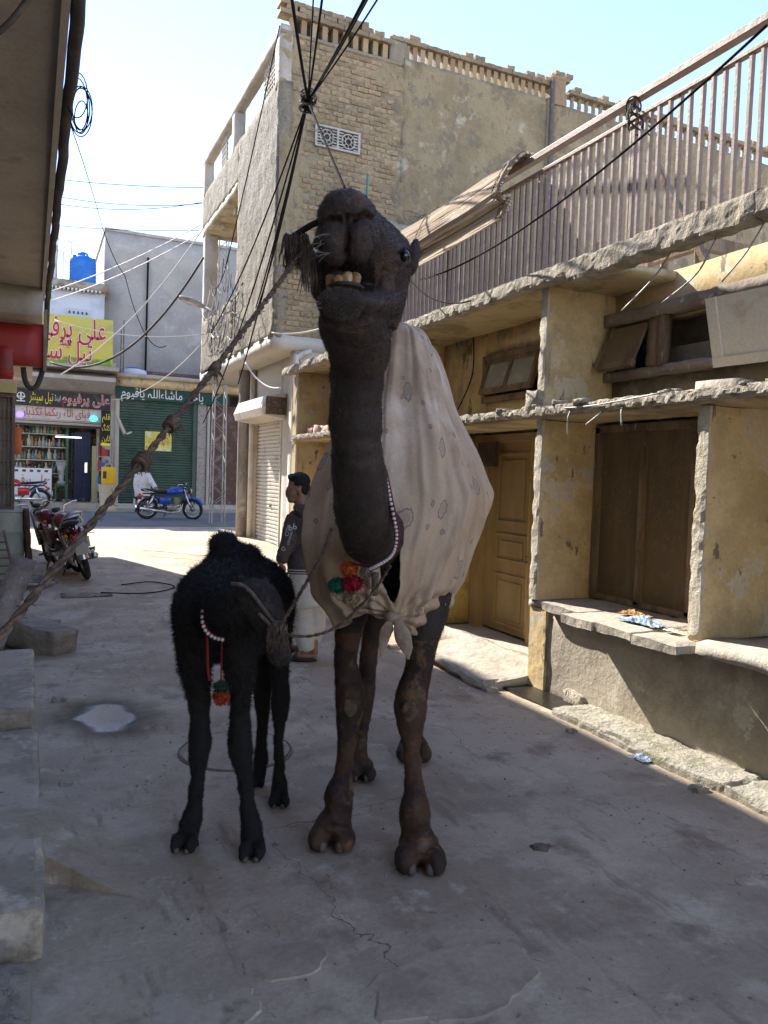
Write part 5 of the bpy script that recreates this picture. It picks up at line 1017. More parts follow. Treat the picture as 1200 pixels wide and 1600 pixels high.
def build_calf():
    C = thing('black_calf', 'woolly black camel calf with lowered head beside the tall camel', 'camel calf', (.9, 3.4, 0))
    mb = MB()
    limb(mb, [(330,975,3.06,60), (332,965,3.12,112,1.1), (342,955,3.28,138,1.15), (370,945,3.5,142,1.15), (398,945,3.72,122,1.2), (410,950,3.9,90,1.2), (415,955,4.0,40)])
    blob(mb, 362,892,3.5,.125,.15,.135); blob(mb, 350,850,3.48,.066,.07,.055); blob(mb, 341,848,3.47,.035,.04,.04); blob(mb, 380,878,3.53,.085,.11,.085); blob(mb, 322,935,3.3,.12,.12,.14); blob(mb, 418,925,3.75,.12,.16,.13); blob(mb, 300,975,3.24,.075,.1,.13)
    limb(mb, set_back([(318,960,3.28,96), (308,1005,3.23,66), (305,1035,3.21,52), (308,1065,3.2,42), (312,1110,3.19,30), (312,1140,3.185,32), (312,1163,3.18,35), (310,1190,3.18,27), (309,1217,3.18,22), (305,1250,3.18,22), (302,1273,3.17,30), (299,1293,3.17,28), (293,1308,3.16,36), (290,1320,3.14,42)], 0.12))
    limb(mb, set_back([(360,975,3.22,86), (372,1025,3.16,56), (375,1054,3.15,46), (375,1090,3.14,33), (375,1115,3.135,29), (375,1145,3.13,36), (376,1170,3.125,38), (381,1200,3.12,28), (385,1235,3.12,22), (388,1262,3.12,24), (392,1285,3.11,31), (393,1306,3.11,33), (395,1322,3.1,40), (395,1334,3.08,42)], 0.13))
    limb(mb, set_back([(408,950,3.9,66), (411,1020,3.9,33), (410,1054,3.895,29), (410,1090,3.9,27), (411,1125,3.89,18), (408,1165,3.885,18), (408,1185,3.88,22), (405,1207,3.875,20), (404,1221,3.86,22)], 0.08))
    limb(mb, set_back([(428,940,3.72,66), (437,1000,3.69,36), (437,1036,3.675,27), (438,1075,3.67,27), (438,1101,3.675,29), (436,1140,3.67,16), (436,1175,3.66,15), (436,1199,3.66,17), (436,1230,3.655,24), (437,1248,3.64,30), (437,1258,3.63,31)], 0.09))
    for cx, cy, dep, s in ((289,1324,3.26,.62), (395,1337,3.21,.62), (404,1227,3.94,.4), (437,1257,3.72,.56)):
        for sg in (-1, 1):
            p = at(cx, cy, dep) + RH*(.045*s*sg) - FH*.02; mb.ell((p.x, p.y, .055*s), (.044*s, .09*s, .065*s), BAS @ Matrix.Rotation(sg*.14, 3, 'Z'), 12, 8)
        p = at(cx, cy, dep); mb.ell((p.x+FH.x*.03, p.y+FH.y*.03, .07), (.058*s, .06*s, .075), BAS, 12, 8)
    limb(mb, [(340,940,3.3,112), (350,950,3.1,92), (364,955,2.98,82), (382,946,2.90,70), (396,938,2.88,56), (404,940,2.87,40)], 6)
    me = solid(mb, .0085, 4); wrinkle(me, .006, 26)
    body = attach(me, 'body', calf_m, C)
    hb = MB(); limb(hb, [(388,930,2.92,44), (399,934,2.87,62), (412,950,2.845,58), (423,974,2.83,47), (431,1000,2.82,36), (436,1018,2.81,35), (438,1032,2.805,30), (438,1038,2.80,16)], 6)
    blob(hb, 402,918,2.90,.045,.045,.03); blob(hb, 382,912,2.93,.013,.022,.040, Matrix.Rotation(-.5, 3, 'Y')); blob(hb, 411,914,2.95,.013,.02,.038, Matrix.Rotation(.4, 3, 'Y')); blob(hb, 424,957,2.815,.018,.014,.012)
    hd_ = solid(hb, .006, 4); wrinkle(hd_, .003, 40); crease(hd_, [tuple(at(434, 1022, 2.772)), tuple(at(443, 1026, 2.79))], .012, .008)
    hd2 = hd_.copy(); head = attach(hd_, 'head', mat('calf_face_hide', (.034, .027, .023), [((.06, .046, .038), 14, .54, .68), ((.11, .092, .08), 30, .62, .74)], rough=.7, bump=.5, bscale=80), C)
    attach(fur(hd2, 14000, .009, .0006, .4, 15, .3), 'face_coat', mat('calf_face_fur', (.045, .036, .03), rough=.6, bump=0, fine=0, rnd=.4), head, False, 'stuff')
    for cx, cy, dep, s in ((289,1324,3.26,.62), (395,1337,3.21,.62), (437,1257,3.72,.56)):
        for sg in (-1, 1):
            p = at(cx, cy, dep) + RH*(.036*s*sg) - FH*(.02+.072*s); mb = MB(); mb.ell((p.x+FH.x*.008, p.y+FH.y*.008, .026*s), (.02*s, .026*s, .024*s), BAS @ Matrix.Rotation(-.5, 3, 'X'), 10, 8); mb.build('toe_nail', nail, C, smooth=True)
    m2 = me.copy(); m2.transform(Matrix.Translation(Vector(root_loc(body))))
    f1 = fur(m2, 60000, .022, .0010, .3, 5, .5, lambda c: c[:, 2] > .62); attach(f1, 'wool', calf_fur, C, False, 'stuff')
    f2 = fur(m2, 26000, .011, .0008, .45, 6, .35, lambda c: (c[:, 2] <= .62) & (c[:, 2] > .06)); attach(f2, 'leg_coat', calf_fur, C, False, 'stuff')
    mb = MB(); mb.ell(at(425, 957, 2.803), (.011, .011, .011), BAS); mb.build('eye', eye_m, head, smooth=True)
    # halter
    rope = mat('grey_rope', (.115, .09, .072), [((.2, .165, .135), 30, .5, .62)], bump=.8, bscale=80)
    Hh = thing('calf_halter', 'frayed grey rope halter with tassel round the black calf head', 'halter', tuple(at(430, 985, 2.75)))
    for pts in ([(362,912,2.80), (378,914,2.78), (392,925,2.775), (408,946,2.775), (420,962,2.775), (432,976,2.77)], [(404,958,2.775), (412,966,2.77), (424,978,2.765)]):
        mb = MB(); mb.tube([Vector(p) for p in spline([tuple(at(*q)) for q in pts], 6)], .0075, 8); mb.build('strap', rope, Hh, smooth=True)
    mb = MB(); blob(mb, 434,978,2.765,.026,.026,.02); mb.build('knot', rope, Hh, smooth=True)
    tassel(Hh, at(434, 980, 2.755), .085, .038, 120, 3)
    # collar
    Cc = thing('calf_bead_collar', 'red collar with white beads and a pompom on the black calf', 'collar', tuple(at(330, 980, 2.95)))
    cp = [Vector(p) for p in spline([tuple(at(*q)) for q in ((329,922,3.03), (320,943,2.99), (317,966,2.95), (322,984,2.92), (335,995,2.90), (350,999,2.89))], 8)]
    mb = MB(); mb.tube(cp, .009, 6); mb.build('cord', mat('red_cord', (.22, .015, .02), bump=.5), Cc, smooth=True)
    mb = MB()
    for i in range(12, len(cp), 3): mb.ell(cp[i]-FH*.011, (.0075, .0075, .0075), BAS, 8, 6)
    mb.build('beads', mat('white_bead', (.6, .56, .52), rough=.4, bump=0), Cc, smooth=True, kind='stuff')
    mb = MB(); mb.tube([Vector(p) for p in spline([tuple(at(*q)) for q in ((323,988,2.955), (324,1010,2.95), (325,1045,2.95), (327,1063,2.95))], 5)], .005, 5); mb.build('tail_cord', mat('red_cord', (.22, .015, .02)), Cc)
    mb = MB(); mb.tube([at(347, 998, 2.97), at(346, 1030, 2.98), at(345, 1068, 2.98)], .003, 5); mb.build('string', mat('red_cord', (.22, .015, .02)), Cc)
    pompom(Cc, at(345, 1074, 2.98), .030, (.025, .07, .035)); pompom(Cc, at(345, 1090, 2.975), .034, (.42, .06, .02))
def pompom(parent, c, r, colr):
    g = random.Random(int(c.x*1000)); mb = MB(); m = mat('yarn_%d_%d_%d' % tuple(int(x*100) for x in colr), colr, [((colr[0]*.6, colr[1]*.6, colr[2]*.6), 60, .45, .6)], bump=.6, rough=.95)
    for k in range(420):
        v = Vector((g.gauss(0, 1), g.gauss(0, 1), g.gauss(0, 1))).normalized(); s_ = v.orthogonal().normalized()*.0022; l = r*g.uniform(.8, 1.12)
        mb.add([c-s_, c+s_, c+v*l+s_, c+v*l-s_], [(0, 1, 2, 3)])
    mb.ell(c, (r*.78,)*3, None, 12, 8)
    mb.build('pompom', m, parent)
def tassel(parent, c, length, r, n, seed, m=None):
    g = random.Random(seed); mb = MB(); m = m or mat('frayed_fibre', (.095, .068, .052), [((.17, .13, .10), 40, .5, .62)], bump=.3, rough=.95)
    for k in range(n):
        a = g.uniform(0, 6.28); rr = r*math.sqrt(g.random()); p = c+RH*rr*math.cos(a)+FH*rr*.6*math.sin(a)+Vector((0, 0, g.uniform(-.01, .012))); l = length*g.uniform(.5, 1.1); pts = [p]
        for j in range(4): p = p+Vector((0, 0, -l/4))+RH*g.uniform(-.007, .007)+FH*g.uniform(-.006, .006); pts.append(p)
        mb.tube(pts, [.0022, .002, .0018, .0013, .0006], 4)
    o = mb.build('tassel', m, parent, kind='stuff'); return o
build_calf()
def build_cloth():
    lv = [(533,606,640,3.56,3.84), (539,592,660,3.44,3.98), (556,580,679,3.34,4.1), (600,562,703,3.22,4.24), (650,545,716,3.13,4.36), (700,517,738,3.05,4.46), (740,500,752,3.0,4.5), (770,490,762,2.98,4.52), (805,483,756,2.97,4.52), (850,479,740,2.97,4.5), (900,483,722,2.98,4.48), (930,492,706,3.0,4.46), (955,508,690,3.03,4.42), (975,530,668,3.08,4.36)]
    lv = [(q[0], q[1]+(11 if q[0] > 690 else 0), q[2]-14+8*(q[0] < 600), q[3], q[4]) for q in lv]; S = spline(lv, 10); n = 220; vs = []; uv = []; g = len(S)
    kn = (614, 962)
    for i, (py, xl, xr, df, db) in enumerate(S):
        cx = (xl+xr)/2; hw = (xr-xl)/2; dc = (df+db)/2; hd = (db-df)/2
        for j in range(n):
            th = 2*math.pi*j/n; c_, s_ = math.cos(th), math.sin(th)
            e = .82; sx = math.copysign(abs(c_)**e, c_); sy = math.copysign(abs(s_)**e, s_)
            t = i/(g-1)
            a = Vector((c_*1.6, s_*1.6, 0))
            f = noise.noise(Vector((c_*3.2, s_*3.2, t*1.3)))*.030 + noise.noise(Vector((c_*7.5+t*2.5*c_, s_*7.5, t*2.2+3)))*.016 + (noise.noise(Vector((c_*15, s_*15, t*3.2+9)))**2)*.03 + noise.noise(Vector((c_*4, s_*4, t*9)))*.006
            rd = 1-abs(noise.noise(Vector((c_*2.6+t*1.1, s_*2.6, t*.9+5)))); f += .046*(max(0, rd-.55)/.45)**2.2-.012; rd = 1-abs(noise.noise(Vector((c_*6.0-t*1.6, s_*6.0, t*1.5+2)))); f += .018*(max(0, rd-.5)/.5)**2
            f *= min(1, .3+t*1.8)
            if s_ < .3:
                dx_ = (cx+hw*sx-kn[0])/400; dy_ = (py-kn[1])/400; dk = math.hypot(dx_, dy_); f += .016*math.sin(math.atan2(dy_, dx_)*15+noise.noise(Vector((dx_*6, dy_*6, 0)))*3)*math.exp(-(dk/.33)**2)*min(1, dk/.06)
            dep = dc+hd*sy*(1 if s_ > 0 else 1); wpx = hw*sx
            # keep the silhouette width measured at the mid distance
            p = at(cx, py, dc) + RH*(wpx*dc/FPX) + FH*(hd*sy); wz = max(0, min(1, (t-.45)/.4)); p.z = at(cx, py, dc).z*(1-wz) + at(cx, py, dc+hd*min(0, sy)).z*wz + (.10*(s_ < 0)*abs(sy)*max(0, .5-t))
            nrm = (RH*c_ + FH*s_).normalized()
            # flap pulled out at the rump side
            fl = math.exp(-((py-772)/26)**2)*max(0, math.cos(th-.25))**6
            p += nrm*f + RH*.012*fl
            # lower edge swings down under the belly at the sides
            if t > .9: p.z += .05*math.sin(th*3+1)*(t-.9)*8
            vs.append(p); uv.append((th*.62, p.z))
    fs = []
    for i in range(g-1):
        for j in range(n):
            k = (j+1) % n; q = (i*n+j, i*n+k, (i+1)*n+k, (i+1)*n+j)
            c = sum((vs[a] for a in q), Vector())/4; rel = c-CAM; dep = rel.dot(fwd); qx = 600+FPX*rel.dot(cr)/dep; qy = 800-FPX*rel.dot(cu)/dep
            if dep < 3.3 and 800 < qy < 950 and 594+max(0, qy-905)*.5 < qx < 624-max(0, qy-915)*.25: continue
            fs.append(q)
    ec_ = {}
    for q in fs:
        for u_, v_ in zip(q, q[1:]+q[:1]): e_ = (min(u_, v_), max(u_, v_)); ec_[e_] = ec_.get(e_, 0)+1
    nb = {}
    for (u_, v_), k_ in ec_.items():
        if k_ == 1 and u_ >= n and v_ >= n and u_ < (g-1)*n and v_ < (g-1)*n: nb.setdefault(u_, []).append(v_); nb.setdefault(v_, []).append(u_)
    for _ in range(10):
        nw = {i_: vs[i_]*.4+(sum((vs[j_] for j_ in l_), Vector())/len(l_))*.6 for i_, l_ in nb.items()}
        for i_, p_ in nw.items(): vs[i_] = p_
    top = len(vs); vs.append(sum(vs[:n], Vector())/n + Vector((0, 0, .012))); uv.append((0, vs[-1].z)); fs += [(top, (j+1) % n, j) for j in range(n)]
    m = bpy.data.meshes.new('cloth'); m.from_pydata([tuple(v) for v in vs], [], fs); ul = m.uv_layers.new(name='UVMap')
    for lp in m.loops:
        u_, v_ = uv[lp.vertex_index]; ul.data[lp.index].uv = (u_, v_)
    m.polygons.foreach_set('use_smooth', [True]*len(m.polygons))
    mm = mat('printed_cotton', (.50, .37, .255), [((.63, .52, .405), 1.8, .50, .64), ((.36, .24, .15), 3.0, .44, .64, (1, 1, .4)), ((.34, .235, .16), 6, .54, .72, (1, 1, .25))], rough=.9, bump=.25, bscale=120, bdist=.003, spec=.15)
    t = mm.node_tree; N = t.nodes; L = t.links; b = N['Principled BSDF']; old = b.inputs['Base Color'].links[0].from_socket
    uvn0 = N.new('ShaderNodeUVMap'); uvn0.uv_map = 'UVMap'; last = old; dn = N.new('ShaderNodeTexNoise'); dn.inputs['Scale'].default_value = 22; L.new(uvn0.outputs[0], dn.inputs['Vector']); uvn = N.new('ShaderNodeVectorMath'); uvn.operation = 'MULTIPLY_ADD'; L.new(dn.outputs['Color'], uvn.inputs[0]); uvn.inputs[1].default_value = (.022, .022, 0); L.new(uvn0.outputs[0], uvn.inputs[2])
    for sc, r0_, wd, keep, st in ((5.6, .16, .018, .60, (1, .8, 1)), (8.0, .07, .018, .55, (1, 1, 1))):
        mp = N.new('ShaderNodeMapping'); mp.inputs['Scale'].default_value = (sc*st[0], sc*st[1], 1); mp.inputs['Location'].default_value = (sc*.37, sc*.11, 0); L.new(uvn.outputs[0], mp.inputs[0])
        vo = N.new('ShaderNodeTexVoronoi'); vo.voronoi_dimensions = '2D'; vo.inputs['Scale'].default_value = 1; vo.inputs['Randomness'].default_value = .75; L.new(mp.outputs[0], vo.inputs['Vector'])
        sb = N.new('ShaderNodeVectorMath'); sb.operation = 'SUBTRACT'; L.new(mp.outputs[0], sb.inputs[0]); L.new(vo.outputs['Position'], sb.inputs[1])
        sx = N.new('ShaderNodeSeparateXYZ'); L.new(sb.outputs[0], sx.inputs[0])
        an = N.new('ShaderNodeMath'); an.operation = 'ARCTAN2'; L.new(sx.outputs[1], an.inputs[0]); L.new(sx.outputs[0], an.inputs[1])
        mu = N.new('ShaderNodeMath'); mu.operation = 'MULTIPLY'; mu.inputs[1].default_value = 9; L.new(an.outputs[0], mu.inputs[0])
        si = N.new('ShaderNodeMath'); si.operation = 'SINE'; L.new(mu.outputs[0], si.inputs[0])
        ra = N.new('ShaderNodeMath'); ra.operation = 'MULTIPLY_ADD'; L.new(si.outputs[0], ra.inputs[0]); ra.inputs[1].default_value = .012; L.new(vo.outputs['Distance'], ra.inputs[2])
        su = N.new('ShaderNodeMath'); su.operation = 'SUBTRACT'; L.new(ra.outputs[0], su.inputs[0]); su.inputs[1].default_value = r0_
        ab = N.new('ShaderNodeMath'); ab.operation = 'ABSOLUTE'; L.new(su.outputs[0], ab.inputs[0])
        lt = N.new('ShaderNodeMapRange'); lt.inputs[1].default_value = wd*1.6; lt.inputs[2].default_value = wd*.5; L.new(ab.outputs[0], lt.inputs[0])
        inn = N.new('ShaderNodeMapRange'); inn.inputs[1].default_value = r0_; inn.inputs[2].default_value = r0_*.4; inn.inputs[4].default_value = .45; L.new(vo.outputs['Distance'], inn.inputs[0])
        mx = N.new('ShaderNodeMath'); mx.operation = 'MAXIMUM'; L.new(lt.outputs[0], mx.inputs[0]); L.new(inn.outputs[0], mx.inputs[1])
        cs = N.new('ShaderNodeSeparateColor'); L.new(vo.outputs['Color'], cs.inputs[0]); gt = N.new('ShaderNodeMath'); gt.operation = 'GREATER_THAN'; gt.inputs[1].default_value = keep; L.new(cs.outputs[0], gt.inputs[0])
        ml = N.new('ShaderNodeMath'); ml.operation = 'MULTIPLY'; L.new(mx.outputs[0], ml.inputs[0]); L.new(gt.outputs[0], ml.inputs[1]); m8 = N.new('ShaderNodeMath'); m8.operation = 'MULTIPLY'; m8.inputs[1].default_value = .85; L.new(ml.outputs[0], m8.inputs[0])
        k = N.new('ShaderNodeMix'); k.data_type = 'RGBA'; L.new(m8.outputs[0], k.inputs[0]); L.new(last, k.inputs[6]); k.inputs[7].default_value = (.16, .13, .14, 1); last = k.outputs[2]
    L.new(last, b.inputs['Base Color'])
    Cl = thing('camel_cloth', 'pale dusty cloth printed with small flowers draped over the tall camel hump', 'cloth', (1.9, 3.7, 1.0))
    m.transform(Matrix.Translation(-Vector(Cl.location))); o = bpy.data.objects.new('drape', m); col.objects.link(o); o.parent = Cl; m.materials.append(mm)
    so_ = o.modifiers.new('s', 'SOLIDIFY'); so_.thickness = .005; su_ = o.modifiers.new('u', 'SUBSURF'); su_.levels = 1; su_.render_levels = 1
    plain = mat('tied_cotton', (.34, .25, .175), [((.24, .17, .12), 6, .45, .62)], rough=.9, bump=.3)
    mb = MB(); blob(mb, 613,964,2.985,.03,.03,.024); mb.build('knot', plain, Cl, smooth=True)
    for pts in ([(612,966,2.97,9), (606,980,2.965,18), (601,994,2.97,20), (598,1010,2.98,13), (595,1028,2.98,4)], [(616,966,2.97,9), (624,978,2.955,20), (630,996,2.95,27), (635,1012,2.96,20), (639,1032,2.97,4)]):
        mb = MB(); limb(mb, [(a, b2, c, w2, .28) for a, b2, c, w2 in pts], 6, 14); me = solid(mb, .0045, 1); wrinkle(me, .004, 30); attach(me, 'tied_end', plain, Cl)
    # neck ornament
    Nk = thing('camel_bead_necklace', 'red and white bead necklace with coloured pompoms hanging from the tall camel neck', 'necklace', tuple(at(590, 880, 2.8)))
    cp = [Vector(p) for p in spline([tuple(at(*q)) for q in ((600,733,2.60), (605,755,2.60), (610,780,2.61), (616,810,2.63), (620,835,2.66), (617,858,2.69), (608,872,2.70), (592,882,2.70), (580,888,2.72))], 8)]
    mb = MB(); mb.tube(cp, .010, 7); mb.build('cord', mat('dark_red_cord', (.11, .02, .03), bump=.5), Nk, smooth=True)
    mb = MB()
    for i in range(2, len(cp), 2): mb.ell(cp[i]-FH*.009-RH*.001, (.0066,)*3, BAS, 8, 6)
    mb.build('beads', mat('white_bead', (.6, .56, .52)), Nk, smooth=True, kind='stuff')
    for px, py, dep, r, c_ in ((545,889,2.80,.034,(.55,.12,.02)), (552,911,2.81,.038,(.36,.012,.03)), (527,915,2.83,.034,(.015,.12,.06)), (549,936,2.83,.032,(.40,.32,.18)), (572,893,2.80,.025,(.32,.25,.2))): pompom(Nk, at(px, py, dep), r, c_)
    mb = MB(); mb.tube([at(586, 895, 2.79), at(586, 930, 2.80)], [.014, .012], 10); mb.build('wooden_toggle', old_wood, Nk, smooth=True)
    mb = MB(); mb.tube([at(545, 880, 2.80), at(580, 886, 2.74)], .005, 6); mb.build('string', mat('dark_red_cord', (.11, .02, .03)), Nk)
build_cloth()
# ------------------------------------------------------------------ ropes
def braided(name, pts, r, label, parent=None, fuzz=0, seed=1, turns=26):
    g = random.Random(seed); pts = [Vector(p) for p in pts]; m = len(pts); rope = mat('brown_rope', (.095, .062, .042), [((.17, .12, .085), 50, .48, .62), ((.05, .032, .024), 30, .56, .7)], bump=.9, bscale=140, bdist=.004, rough=.95)
    T = thing(name, label, 'rope', tuple(pts[m//2]))
    L = [0]
    for a, b in zip(pts[:-1], pts[1:]): L.append(L[-1]+(b-a).length)
    for s in range(2 if r < .007 else 3):
        k = 2 if r < .007 else 3; q = []
        for i, p in enumerate(pts):
            t = (pts[min(i+1, m-1)]-pts[max(i-1, 0)]).normalized(); a = t.orthogonal().normalized() if abs(t.dot(FH)) > .99 else t.cross(FH).normalized(); b = t.cross(a); an = L[i]*turns+s*2*math.pi/k
            q.append(p+(a*math.cos(an)+b*math.sin(an))*r*.5+Vector((g.uniform(-1, 1), g.uniform(-1, 1), g.uniform(-1, 1)))*r*.06)
        mb = MB(); mb.tube(q, [r*.58*g.uniform(.92, 1.08) for _ in q], 7); mb.build('strand', rope, T, smooth=True)
    if fuzz:
        mb = MB()
        for k in range(fuzz):
            p = pts[g.randrange(m)]; d = Vector((g.gauss(0, 1), g.gauss(0, 1), g.gauss(0, 1))).normalized(); l = r*g.uniform(.9, 2.2); mb.tube([p+d*r*.6, p+d*l*.9, p+d*l+Vector((0, 0, -.002))], [.0007, .0006, .0003], 3)
        mb.build('fibres', rope, T, kind='stuff')
    return T, rope
def resample(pts, step):
    out = [Vector(pts[0][:3])]
    for a, b in zip(pts[:-1], pts[1:]):
        a, b = Vector(a[:3]), Vector(b[:3]); n_ = max(1, int((b-a).length/step))
        for k in range(1, n_+1): out.append(a.lerp(b, k/n_))
    return out
A_, B_ = at(470, 396, 2.13), at(-40, 1045, .95)
line = [A_.lerp(B_, i/10) - Vector((0, 0, .012*4*(i/10)*(1-i/10))) for i in range(11)]
T, rope_m = braided('lead_rope', resample([tuple(p) for p in spline([tuple(p) for p in line], 8)], .006), .0066, 'thick twisted brown lead rope stretched from the tall camel muzzle', fuzz=420, turns=95)
def near_line(px):
    best = min((abs(600+FPX*(p-CAM).dot(cr)/(p-CAM).dot(fwd)-px), p) for p in (A_.lerp(B_, i/200) - Vector((0, 0, .012*4*(i/200)*(1-i/200))) for i in range(201)))
    return best[1]
for px, s in ((268, .015), (222, .017), (335, .011)):
    c = near_line(px); g = random.Random(px); t = (B_-A_).normalized()
    mb = MB()
    for k in range(3):
        a = t.orthogonal().normalized(); b = t.cross(a); mb.tube([c+t*(k-1)*.009+(a*math.cos(x)+b*math.sin(x))*s*.62 for x in [i*.4 for i in range(17)]], .0052, 6)
    mb.build('knot', rope_m, T, smooth=True)
    mb = MB()
    for k in range(26):
        d = Vector((g.gauss(0, .6), g.gauss(0, .6), -abs(g.gauss(.6, .5)))).normalized(); l = g.uniform(.014, .034); mb.tube([c, c+d*l*.6, c+d*l+Vector((0, 0, -.004))], [.0016, .0012, .0004], 4)
    mb.build('frayed_end', rope_m, T, kind='stuff')
Tz = thing('muzzle_tassel', 'frayed fibre tassel hanging beside the tall camel cheek', 'tassel', tuple(at(466, 380, 2.13)))
tassel(Tz, at(463, 372, 2.13), .085, .036, 170, 9); tassel(Tz, at(482, 385, 2.12), .12, .016, 60, 10, mat('grey_fibre', (.16, .135, .115), bump=0))
mb = MB(); mb.tube([Vector(p) for p in spline([tuple(at(*q)) for q in ((455,372,2.13), (470,362,2.12), (486,352,2.10), (500,346,2.06))], 6)], .009, 8); mb.build('peg', mat('dark_peg', (.02, .02, .03), bump=.3), Tz, smooth=True)
braided('joining_rope', resample([tuple(p) for p in spline([tuple(at(*q)) for q in ((518,826,2.70), (508,855,2.70), (492,888,2.70), (470,925,2.71), (450,958,2.73), (436,978,2.745))], 8)], .006), .0068, 'thin hairy rope running from the tall camel neck to the calf halter', fuzz=420, seed=4, turns=110)
braided('chest_rope', resample([tuple(p) for p in spline([tuple(at(*q)) for q in ((436,984,2.745), (455,993,2.75), (490,993,2.76), (525,980,2.77), (555,955,2.77), (585,922,2.76), (610,884,2.73))], 8)], .006), .0062, 'slack rope looping from the calf halter under the tall camel chest', fuzz=160, seed=5, turns=110)
# ------------------------------------------------------------------ people
skin = mat('brown_skin', (.30, .165, .105), [((.24, .13, .085), 12, .5, .65)], rough=.5, bump=.1)
hair = mat('black_hair', (.012, .011, .011), rough=.5, bump=.8, bscale=120)
def gp(px, py):
    z = 0
    for _ in range(8):
        v = fwd*FPX + cr*(px-600) - cu*(py-800); t = (z-CAMH)/v.z; p = CAM+v*t; z = gz(p.y)
    return p
def build_boy():
    B = thing('person', 'person in a dark hooded jacket and white trousers standing with back half turned', 'person', (2.18, 6.26, 0))
    D = 6.6
    mb = MB()
    blob(mb, 466,758,D,.088,.078,.105); blob(mb, 459,768,D-.01,.065,.062,.085); blob(mb, 453,770,D-.01,.040,.045,.06); blob(mb, 449.5,774,D-.01,.014,.016,.018); blob(mb, 456,781,D-.01,.040,.045,.028); blob(mb, 451.5,780,D-.01,.014,.02,.010)
    blob(mb, 467.5,770,D-.075,.014,.012,.028)
    limb(mb, [(468,772,D,20), (471,785,D,21), (473,800,D,26), (475,815,D,44,.7), (475,850,D,44,.7), (476,890,D,44,.7), (477,905,D,40,.7)])
    for px, dd in ((470, 0), (485, .06)): limb(mb, [(px+2,895,D+dd,22), (px+4,950,D+dd,20), (px+5,990,D+dd,16), (px+6,1014,D+dd-.02,12), (px+6,1022,D+dd-.02,12)])
    for px, py, dd in ((474, 1024, -.02), (469, 1012, .2)): blob(mb, px, py, D+dd, .12, .045, .03); 
    limb(mb, [(460,808,D,24), (452,832,D-.06,19), (446,856,D-.1,15), (440,874,D-.14,11), (438,882,D-.15,10)]); blob(mb, 440,887,D-.15,.022,.03,.042)
    for k in range(4): limb(mb, [(437+1.6*k,891,D-.155+.012*k,3.6), (437+1.6*k,896,D-.155+.012*k,3.4), (438.5+1.5*k,901-.5*abs(k-1.5),D-.15+.012*k,2.8)], 3, 8)
    limb(mb, [(444,884,D-.16,4), (445.5,890,D-.165,4), (445,895,D-.165,3.2)], 3, 8)
    limb(mb, [(490,810,D+.1,22), (498,845,D+.12,18), (497,880,D+.05,12), (494,890,D,10)])
    me = solid(mb, .008, 3); attach(me, 'body', skin, B)
    mb = MB(); blob(mb, 468.5,752,D,.092,.088,.082); blob(mb, 474,762,D+.01,.060,.078,.075); blob(mb, 460,746,D,.062,.065,.035)
    me = solid(mb, .008, 2); wrinkle(me, .006, 40); h_ = attach(me, 'hair', hair, B)
    mb = MB(); mb.tube([at(453,766,D-.075), at(456,764.5,D-.078)], .003, 6); mb.build('eyebrow', hair, B)
    jk = mat('charcoal_jacket', (.10, .078, .068), [((.07, .055, .05), 5, .45, .6), ((.13, .105, .092), 9, .56, .7)], rough=.9, bump=.5, bscale=70)
    mb = MB()
    limb(mb, [(472,796,D,30), (473,804,D,48,.8), (475,820,D,62,.75), (476,850,D,60,.72), (477,878,D,58,.72), (477,890,D,55,.72)])
    limb(mb, [(462,808,D-.02,30), (454,832,D-.07,27), (447,856,D-.11,23), (441,872,D-.145,19), (439.5,879,D-.15,15)])
    limb(mb, [(490,808,D+.08,30), (500,842,D+.12,26), (499,872,D+.06,21), (496,884,D+.0,16)])
    limb(mb, [(462,792,D-.06,12), (470,797,D-.1,20), (482,800,D-.06,24), (488,798,D+.03,22), (480,790,D+.1,16)]); blob(mb, 484,802,D,.085,.09,.07)
    me = solid(mb, .009, 3); wrinkle(me, .007, 14); J = attach(me, 'hooded_jacket', jk, B)
    wh = mat('white_trim', (.62, .60, .57), bump=0)
    mb = MB(); limb(mb, [(477,889,D,58,.72), (477,890.4,D,58,.72)], 2, 28); limb(mb, [(477,893,D,57,.72), (477,894.4,D,57,.72)], 2, 28); mb.build('hem_stripes', wh, J, smooth=True)
    mb = MB(); limb(mb, [(477,888,D,56,.72), (477,896,D,55,.72)], 2, 28); mb.build('hem_band', jk, J, smooth=True)
    for q, s_, px, py, an in (('66', .075, 457, 824, 20), ('CITY', .045, 450, 829, 76), ('ORIGINAL', .026, 453, 841, 76), ('G', .05, 443, 858, 20)):
        dd = D-.07-.15*(py-810)/70*.6-.085; o = text(q, s_, at(px, py, dd), wh, None, rot=(0, 0, 0), ext=.001)
        o.matrix_world = Matrix.Translation(at(px, py, dd)) @ Matrix((( *RH[:2], 0),)[0:0] or BAS.to_4x4().to_3x3()).to_4x4() @ Matrix.Rotation(R(90), 4, 'X') @ Matrix.Rotation(R(an), 4, 'Z')
        w_ = o.matrix_world.copy(); w_.translation = w_.translation-Vector(B.location); o.parent = J; o.matrix_parent_inverse = Matrix(); o.matrix_basis = w_
    wt = mat('white_cotton', (.62, .57, .48), [((.52, .47, .39), 5, .45, .62)], rough=.9, bump=.4, bscale=60)
    mb = MB()
    limb(mb, [(477,880,D,52,.7), (478,905,D,55,.7), (480,930,D,59,.7), (482,948,D,60,.7)])
    limb(mb, [(469,890,D-.01,32), (472,940,D-.01,31), (475,985,D-.01,29), (478,1008,D-.015,27), (479,1017,D-.02,23)])
    limb(mb, [(486,890,D+.07,34), (489,940,D+.07,36), (492,975,D+.08,32), (489,1003,D+.09,24)])
    me = solid(mb, .009, 3); wrinkle(me, .010, 9); attach(me, 'trousers', wt, B)
